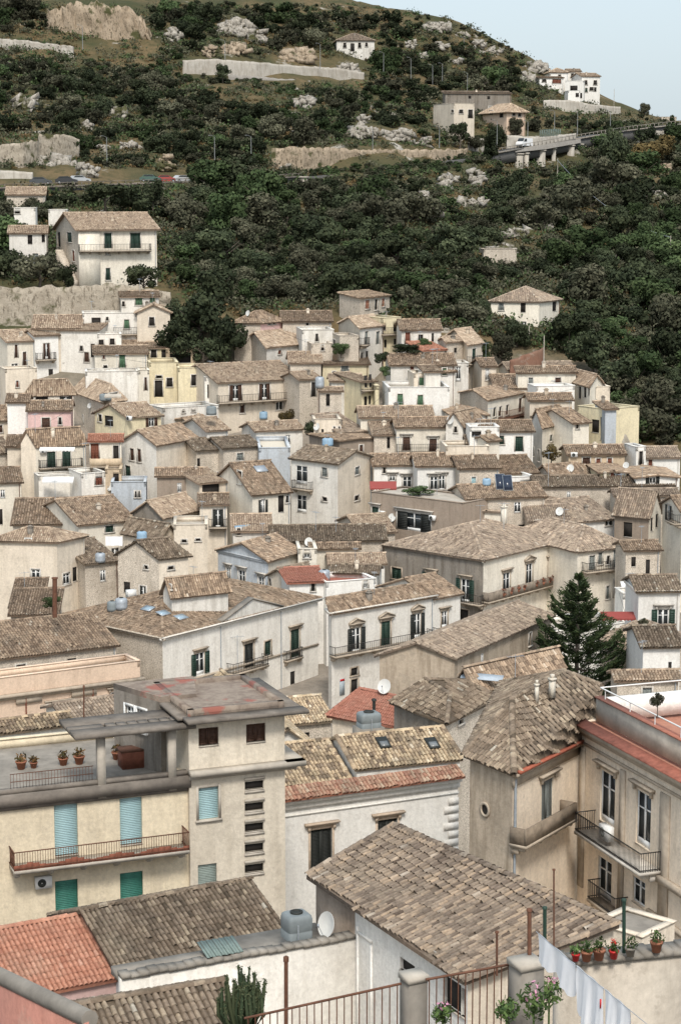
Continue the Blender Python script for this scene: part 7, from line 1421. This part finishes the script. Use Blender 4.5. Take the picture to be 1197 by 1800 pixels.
# ---------------------------------------------------------------- trees
LEAF = dict(dark=leafm('dark_leaves', [(0, (.027, .035, .021)), (.5, (.047, .058, .032)), (1, (.076, .088, .048))]), olive=leafm('olive_leaves', [(0, (.046, .050, .032)), (.5, (.080, .080, .053)), (1, (.125, .122, .082))]),
            green=leafm('fresh_leaves', [(0, (.035, .054, .025)), (.5, (.058, .084, .037)), (1, (.090, .120, .054))]), rusty=leafm('rusty_leaves', [(0, (.06, .05, .025)), (.5, (.12, .09, .04)), (1, (.17, .13, .06))]))
bark = plain('bark', (.12, .10, .08), .95, var=.4)
def crown_mesh(name, mat, seed, nb=16, leaves=2600, flat=.85, sz=.064, spread=1.0):
    """a unit crown (radius about 1, centre at z = 1): leaf faces gathered on many small clumps"""
    rg = np.random.default_rng(seed); mb = MB(); C_ = []
    while len(C_) < nb:
        p = rg.normal(size=3); p /= np.linalg.norm(p); p *= rg.random() ** .45 * .78 * np.array((spread, spread, flat)); p[2] = p[2] if p[2] > -.62 else -.5
        C_.append(p)
    for p in C_:
        r = .24 + .22 * rg.random(); n_ = int(leaves / nb * (r / .34) ** 2); d = rg.normal(size=(n_, 3)); d /= np.linalg.norm(d, axis=1)[:, None]; rad = r * (.55 + .5 * rg.random((n_, 1)) ** .6)
        P = p + d * rad * np.array((1, 1, .82)); P[:, 2] += 1.0; nr = d + rg.normal(size=(n_, 3)) * .42; nr /= np.linalg.norm(nr, axis=1)[:, None]; u = np.cross(nr, rg.normal(size=(n_, 3))); u /= np.linalg.norm(u, axis=1)[:, None]; v = np.cross(nr, u); s_ = sz * (.6 + .9 * rg.random((n_, 1)))
        V = np.stack([P - u * s_, P - v * s_ * .7, P + u * s_, P + v * s_ * .7], 1).reshape(-1, 3); t = np.clip(.42 + rg.normal(0, .16) + rg.normal(0, .18, n_), 0, 1); mb.add(V, np.arange(4 * n_).reshape(-1, 4), tint=t)
    return mb if mat is None else mb.data(name, mat)
def crown_pts(seed):
    mb = crown_mesh('crown', None, seed, 11, 700, .8, .10); return np.concatenate([c[0] for c in mb.ch]), np.concatenate([c[1] for c in mb.ch]), np.concatenate([c[2] for c in mb.ch])
def trunk_mesh(seed):
    rg = random.Random(seed); mb = MB(); mb.tube([(0, 0, -.35), (.02, .01, .15), (.05, -.03, .55), (.03, .02, .95)], [.075, .06, .045, .03], 6)
    for i in range(5): a = i * 1.26 + rg.random(); z = .35 + .1 * i; mb.tube([(.03, 0, z), (.3 * math.cos(a), .3 * math.sin(a), z + .25), (.6 * math.cos(a), .6 * math.sin(a), z + .5)], [.03, .022, .01], 5)
    return mb.data('trunk', bark)
CR = {k: [crown_mesh('crown', LEAF[k], 20 + 10 * j + i, nb=nb, flat=fl_, leaves=lv) for i, (nb, fl_, lv) in enumerate(((15, .8, 2400), (20, .95, 2800), (12, .7, 2000), (17, 1.1, 2600)))] for j, k in enumerate(('dark', 'olive', 'green', 'rusty'))}
TRK = [trunk_mesh(i) for i in range(3)]; NT = [0]
def tree(p, r, kind, label, name='tree', group=None, hs=1.0, cat='tree', i=None):
    o = thing(name, label, cat, p, group); k = NT[0]; NT[0] += 1; c = bpy.data.objects.new('crown', CR[kind][(k if i is None else i) % 4]); COL.objects.link(c); c.parent = o; c.scale = (r, r, r * hs); c.rotation_euler = (0, 0, k * 2.4); ORG[c.name] = Vector(p)
    t = bpy.data.objects.new('trunk', TRK[k % 3]); COL.objects.link(t); t.parent = o; t.scale = (r, r, r * hs); t.rotation_euler = (0, 0, k * 1.7); return o
# named trees
def ptree(px, ytop, ybot, D, kind, label, name='tree', cat='tree', wf=None, py_ok=True):
    if D > 280 and py_ok: g_ = ground_hit(px, ybot, 250); D = min(D, g_.y - 1) if g_ is not None else D
    p = at(px, ybot, D); hg = (ybot - ytop) * mpx(D); r = hg / 2.0 if wf is None else wf * mpx(D) / 2; return tree(p, r, kind, label, name, None, hg / 2.0 / r, cat)
for a in [(70,428,512,308,'olive','grey green tree beside the farmhouse stair, left edge','tree','tree',95),(118,455,510,307,'dark','dark shrub tree at the foot of the farmhouse stair','tree','tree',40),(255,452,520,309,'dark','dark rounded tree right of the farmhouse front','tree','tree',75),
          (320,555,640,296,'dark','big dark tree hugging the rounded gable wall, lower','tree','tree',90),(350,490,606,300,'dark','big dark green tree right of the rounded gable wall, upper','tree','tree',130),(395,530,645,297,'dark','broad dark tree beside the pink house','tree','tree',90),(360,580,650,290,'dark','low dark tree above the pale yellow wing','tree','tree',70),(300,520,580,299,'dark','dark tree climbing behind the bulging gable','tree','tree',60),
          (908,548,612,302,'dark','round dark tree in front of the lonely villa','tree','tree',64),(882,578,640,292,'olive','silvery olive tree below the lonely villa','tree','tree',52),(1000,535,620,305,'dark','large dark tree right of the lonely villa','tree','tree',90),(1040,570,660,298,'dark','dark tree on the ravine edge above the loggia house','tree','tree',90),(1085,600,700,290,'dark','dark tree deep in the ravine, right','tree','tree',100),(852,515,572,312,'dark','slender dark cypress left of the lonely villa','cypress','tree',24),(1055,555,600,306,'green','lighter green tree above the ravine','tree','tree',60),
          (1072,218,300,478,'dark','tall dark conifer like tree beside the road end','tree','tree',60),(1145,228,300,480,'rusty','large rusty brown tree at the right edge below the road','tree','tree',90),(1132,180,206,575,'olive','wispy tree standing against the sky','tree','tree',24),(185,310,372,352,'dark','dark spreading tree hiding the parked cars, left','tree','tree',90),(240,322,378,356,'dark','dark tree between the parked cars and the farmhouse','tree','tree',70),(270,300,375,360,'dark','tall dark tree above the farmhouse roof','tree','tree',50),(392,108,140,498,'dark','lone round tree in front of the whitewashed wall','tree','tree',30),
          (808,205,262,470,'dark','dark tree in front of the pinkish grey block house','tree','tree',44),(868,212,268,472,'dark','dark tree between the block house and the white van','tree','tree',46),(836,232,270,466,'olive','grey green tree under the pink hipped house','tree','tree',34),(905,205,240,490,'olive','grey green tree right of the pink hipped house','tree','tree',34),
          (735,852,872,232,'green','green shrub on the terrace beside the blue windows','shrub','shrub',60),(600,598,625,283,'green','green shrub between the upper lanes','shrub','shrub',32),(672,612,640,280,'dark','dark shrub on the lane steps below the balustraded house','shrub','shrub',34),(715,600,622,281,'dark','long green hedge in front of the arched door house','shrub','shrub',60),(745,592,616,283,'green','green vine by the pale house and orange lean-to','shrub','shrub',30),(676,640,662,276,'green','round green shrub above the wide grey roof','shrub','shrub',22),(505,714,748,270,'rusty','dark red creeper under the long balcony','shrub','shrub',34),(545,735,765,260,'dark','dark shrub beside the stone tower house with slits','shrub','shrub',24),(968,775,818,248,'rusty','purple flowering shrub beside the white porch house','shrub','shrub',40),(93,1042,1070,184,'green','bushy green plant growing by the rusty stove pipe','shrub','shrub',36),(1130,1080,1105,172,'olive','small yellowish potted tree at the white house with green shutters','shrub','shrub',18),(1100,785,805,250,'green','bright green hedge at the ravine edge','hedge','hedge',46),(1155,1208,1252,92,'olive','thin potted tree on the palazzo roof terrace','shrub','shrub',30),(850,590,640,288,'green','green creeper beside the pinkish stone house','shrub','shrub',34)]:
    ptree(*a)
# lower slope wood and bushes: individual trees
_occ = []
ZX = [(0,480,420,700),(80,370,300,500)]   # kept clear: farmhouse, town
def blocked(px, py):
    if 78 < px < 292 and 372 < py < 506: return True
    if py > 500 and px < 300: return True
    if 852 < px < 990 and 496 < py < 582: return True
    if 470 < px < 830 and 256 < py < 306: return True
    if px < 330 and 296 < py < 334: return True
    if px < 85 and 236 < py < 330: return True
    if 885 < px < 1030 and 232 < py < 290: return True
    if 756 < px < 925 and 172 < py < 232: return True
    if 945 < px < 1095 and 120 < py < 208: return True
    if 590 < px < 662 and 58 < py < 92: return True
    if 318 < px < 642 and 100 < py < 150: return True
    if 395 < px < 560 and 128 < py < 172: return True
    if px < 135 and 60 < py < 98: return True
    if py < 110 and 95 < px < 262: return True
    for r in _rk:
        if abs(px - r[0]) < r[2] * .5 and -r[3] * .5 < py - r[1] < r[3] * .62: return True
    return False
rs = random.Random(5)
def ylow(px): return np.interp(px, [0, 300, 420, 600, 760, 860, 960, 1055, 1076, 1084, 1240], [500, 505, 545, 535, 566, 585, 610, 660, 700, 788, 790])
def yhigh(px): return np.interp(px, [0, 600, 780, 860, 930, 1000, 1090, 1200], [4, 8, 30, 63, 104, 150, 202, 214])
cnt = {'dark': 0, 'olive': 0, 'green': 0, 'rusty': 0}
TLAB = {'dark': ('dense dark green tree of the wooded slope above the town', 'dark trees of the wooded slope'), 'olive': ('grey green loose tree of the wooded slope above the town', 'grey green trees of the wooded slope'), 'green': ('fresh green bushy tree of the wooded slope above the town', 'fresh green trees of the wooded slope')}
tries = 0; cand = []
while len(cand) < 1250 and tries < 60000:
    tries += 1; px = rs.uniform(-40, 1240); py = rs.uniform(8, 790)
    if py > ylow(px) - 4 or py < yhigh(px) + 4: continue
    low = py > np.interp(px, [0, 500, 860, 1200], [350, 325, 285, 240])
    if blocked(px, py) or blocked(px, py - 12): continue
    if not low and rs.random() > .9: continue
    R = rs.choice([rs.uniform(18, 30), rs.uniform(32, 56)]) if low else rs.choice([rs.uniform(9, 16), rs.uniform(16, 30)])
    if py < yhigh(px) + 22: R = rs.uniform(4, 9)
    if py < 120 and px > 560: R *= .75
    if any((px - a) ** 2 + ((py - b) * 1.5) ** 2 < ((R + c) * (.40 if low else .41)) ** 2 for a, b, c in _occ): continue
    g_ = ground_hit(px, py)
    if g_ is None: continue
    while R > 7 and (blocked(px, py - R * 1.6) or blocked(px, py - R * .9) or blocked(px - R * .8, py - R) or blocked(px + R * .8, py - R)): R *= .72
    if blocked(px, py - R * 1.3): continue
    _occ.append((px, py, R)); cand.append((R, px, py, g_, rs.choices(['dark', 'olive', 'green'], [.50, .32, .18])[0], rs.uniform(.75, 1.05)))
cand.sort(key=lambda c: -c[0]); wood = MB()
CRL = {k: [crown_pts(70 + 10 * j + i) for i in range(3)] for j, k in enumerate(('dark', 'olive', 'green'))}
for n_, (R, px, py, g_, kind, hs) in enumerate(cand):
    r = R * mpx(g_.y); q = g_ - Vector((0, 0, r * .35))
    if n_ < 262: tree(q, r, kind, TLAB[kind][0], 'tree', TLAB[kind][1], hs)
    else:
        V, F, t = CRL[kind][n_ % 3]; c_, s_ = math.cos(n_ * 2.4), math.sin(n_ * 2.4); W_ = V * np.array((r, r, r * hs)); W_ = np.stack([W_[:, 0] * c_ - W_[:, 1] * s_, W_[:, 0] * s_ + W_[:, 1] * c_, W_[:, 2]], 1) + np.array(tuple(q)); wood.add(W_, F, tint=np.clip(t * rs.uniform(.75, 1.25), 0, 1), mi=('dark', 'olive', 'green').index(kind))
tag(wood.build('far_wood', [LEAF['dark'], LEAF['olive'], LEAF['green']], None, org=(0, 400, 0)), 'smaller bushes and trees merging into one green mass on the hillside', 'wood', kind='stuff')
print('trees', len(cand), tries)
_wl = [[(490,294),(560,294),(700,286),(835,268)], [(640,296),(830,276)], [(478,304),(530,314),(600,306),(700,297),(822,280)], [(322,130),(450,136),(545,152),(640,152)], [(-20,92),(130,100),(320,126)], [(718,172),(850,190),(905,194)], [(955,198),(1090,208)], [(905,296),(960,294),(1030,284),(1090,262)], [(330,330),(440,326),(530,334)], [(-20,340),(120,338),(330,332)]]
front = MB()
for ln in _wl:
    for (x0, y0), (x1, y1) in zip(ln[:-1], ln[1:]):
        for i in range(int((x1 - x0) / 5)):
            px = x0 + (x1 - x0) * rs.random(); R = rs.uniform(5, 11); py = y0 + (y1 - y0) * (px - x0) / (x1 - x0) + R * rs.uniform(.9, 2.2)
            g_ = ground_hit(px, py)
            if g_ is None or (px < 330 and py < 338 and 300 < py): continue
            r = R * mpx(g_.y); q = g_ - Vector((0, 0, r * .4)); V, F, t = CRL[rs.choice(['dark', 'olive', 'green'])][rs.randrange(3)]; a_ = rs.uniform(0, 6.28); c_, s_ = math.cos(a_), math.sin(a_); W_ = V * np.array((r, r, r * .8)); front.add(np.stack([W_[:, 0] * c_ - W_[:, 1] * s_, W_[:, 0] * s_ + W_[:, 1] * c_, W_[:, 2]], 1) + np.array(tuple(q)), F, tint=t, mi=rs.randrange(3))
tag(front.build('scrub_bushes', [LEAF['dark'], LEAF['olive'], LEAF['green']], None, org=(0, 400, 0)), 'low bushes growing along the foot of the hill walls and roads', 'scrub', kind='stuff')
# scrub and dry grass between the trees: nobody could count it
def scrub(n_, name, label, mats, seed, hmin, hmax, per, tuftsz):
    rg = random.Random(seed); mb = MB(); k = 0; nr = np.random.default_rng(seed); tr_ = 0
    while k < n_ and tr_ < n_ * 6:
        tr_ += 1; px = rg.uniform(-40, 1240); py = rg.uniform(12, 780)
        if py > ylow(px) + 14 or py < yhigh(px) or (px < 300 and py > 500) : continue
        if 320 < px < 640 and 104 < py < 150 or 480 < px < 825 and 260 < py < 303 and rg.random() > .12 or 890 < px < 1015 and 236 < py < 285 or (px < 330 and 300 < py < 332): continue
        if any(abs(px - r[0]) < r[2] * .45 and abs(py - r[1]) < r[3] * .45 for r in _rk) and rg.random() > .2: continue
        g_ = ground_hit(px, py)
        if g_ is None: continue
        k += 1; hh = rg.uniform(hmin, hmax); P = np.array(tuple(g_)) + nr.normal(size=(per, 3)) * np.array((hh * .6, hh * .6, hh * .28)) + np.array((0, 0, hh * .3)); u = nr.normal(size=(per, 3)); u /= np.linalg.norm(u, axis=1)[:, None]; v = np.cross(u, nr.normal(size=(per, 3))); v /= np.linalg.norm(v, axis=1)[:, None]; s_ = tuftsz * (.5 + nr.random((per, 1)))
        V = np.stack([P - u * s_, P - v * s_ * .6, P + u * s_, P + v * s_ * .6], 1).reshape(-1, 3); mb.add(V, np.arange(4 * per).reshape(-1, 4), tint=np.clip(nr.normal(rg.uniform(.25, .7), .15, per), 0, 1), mi=rg.randrange(len(mats)))
    tag(mb.build(name, mats, None, org=(0, 400, 0)), label, 'scrub' if 'scrub' in name else 'grass', kind='stuff')
scrub(5200, 'scrub', 'low green scrub covering the hillside between the trees', [LEAF['dark'], LEAF['olive'], LEAF['green'], LEAF['olive']], 3, .7, 2.1, 60, .26)
scrub(2600, 'dry_grass', 'dry tawny grass patches on the hillside', [LEAF['rusty'], leafm('straw', [(0, (.12, .085, .04)), (1, (.27, .19, .10))])], 4, .4, 1.0, 40, .22)
# ---------------------------------------------------------------- the tall conifer
def araucaria(px, ytop, ybot, D):
    b0 = at(px, ybot, D); H_ = (ybot - ytop) * mpx(D); o = thing('conifer', 'tall dark tiered conifer with brush like branches among the roofs, lower right', 'tree', b0); mb = MB(); mb.tube([b0 - Vector((0, 0, 3)), b0 + Vector((0, 0, H_ * .5)), b0 + Vector((0, 0, H_))], [.24, .15, .03], 8)
    wd = mb; rg = np.random.default_rng(8); mb = MB(); tiers = 12
    for i in range(tiers):
        t = i / (tiers - 1); z = H_ * (.07 + .90 * t); L = 4.9 * (1 - t) ** .80 * rg.uniform(.84, 1.1) + .3; nbr = 6 if t < .75 else 5
        for k in range(nbr):
            a = 2 * math.pi * (k + .5 * (i % 2)) / nbr + rg.normal(0, .13); l = L * rg.uniform(.55, 1.18); d = np.array((math.cos(a), math.sin(a), 0)); base = np.array(tuple(b0)) + (0, 0, z); sag = .10 * l
            def bp(s): return base + d * l * s + np.array((0, 0, -sag * 4 * s * (1 - s) * .6 + .42 * l * s ** 3 * (.6 + .5 * t)))
            wd.tube([bp(s) for s in (0, .35, .7, .95)], [.05, .04, .03, .015], 4)
            n_ = int(170 + 300 * l / 4); s = .22 + .82 * rg.random(n_) ** .55; C_ = np.array([bp(x) for x in s]); side = np.array((-d[1], d[0], 0)); wdt = (.10 + .30 * np.clip(s, 0, 1) ** 1.2) * (l / 4.0) ** .5 * 1.25
            C_ = C_ + side * (rg.normal(0, 1, n_) * wdt)[:, None] + np.array((0, 0, 1)) * (np.abs(rg.normal(.10, .16, n_)) * 1.0)[:, None]; u = d * .7 + side * rg.normal(0, .7, (n_, 1)) + np.array((0, 0, 1)) * rg.uniform(.1, .9, (n_, 1)); u /= np.linalg.norm(u, axis=1)[:, None]; v = np.cross(u, rg.normal(size=(n_, 3))); v /= np.linalg.norm(v, axis=1)[:, None]; q = .21 * (.6 + .7 * rg.random((n_, 1)))
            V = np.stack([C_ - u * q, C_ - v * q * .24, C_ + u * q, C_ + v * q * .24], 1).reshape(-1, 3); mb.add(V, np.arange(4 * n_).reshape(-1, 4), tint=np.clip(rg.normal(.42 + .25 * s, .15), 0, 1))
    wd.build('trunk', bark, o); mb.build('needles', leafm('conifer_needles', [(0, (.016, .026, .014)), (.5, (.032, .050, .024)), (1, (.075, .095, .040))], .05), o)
araucaria(1012, 1003, 1225, 168)
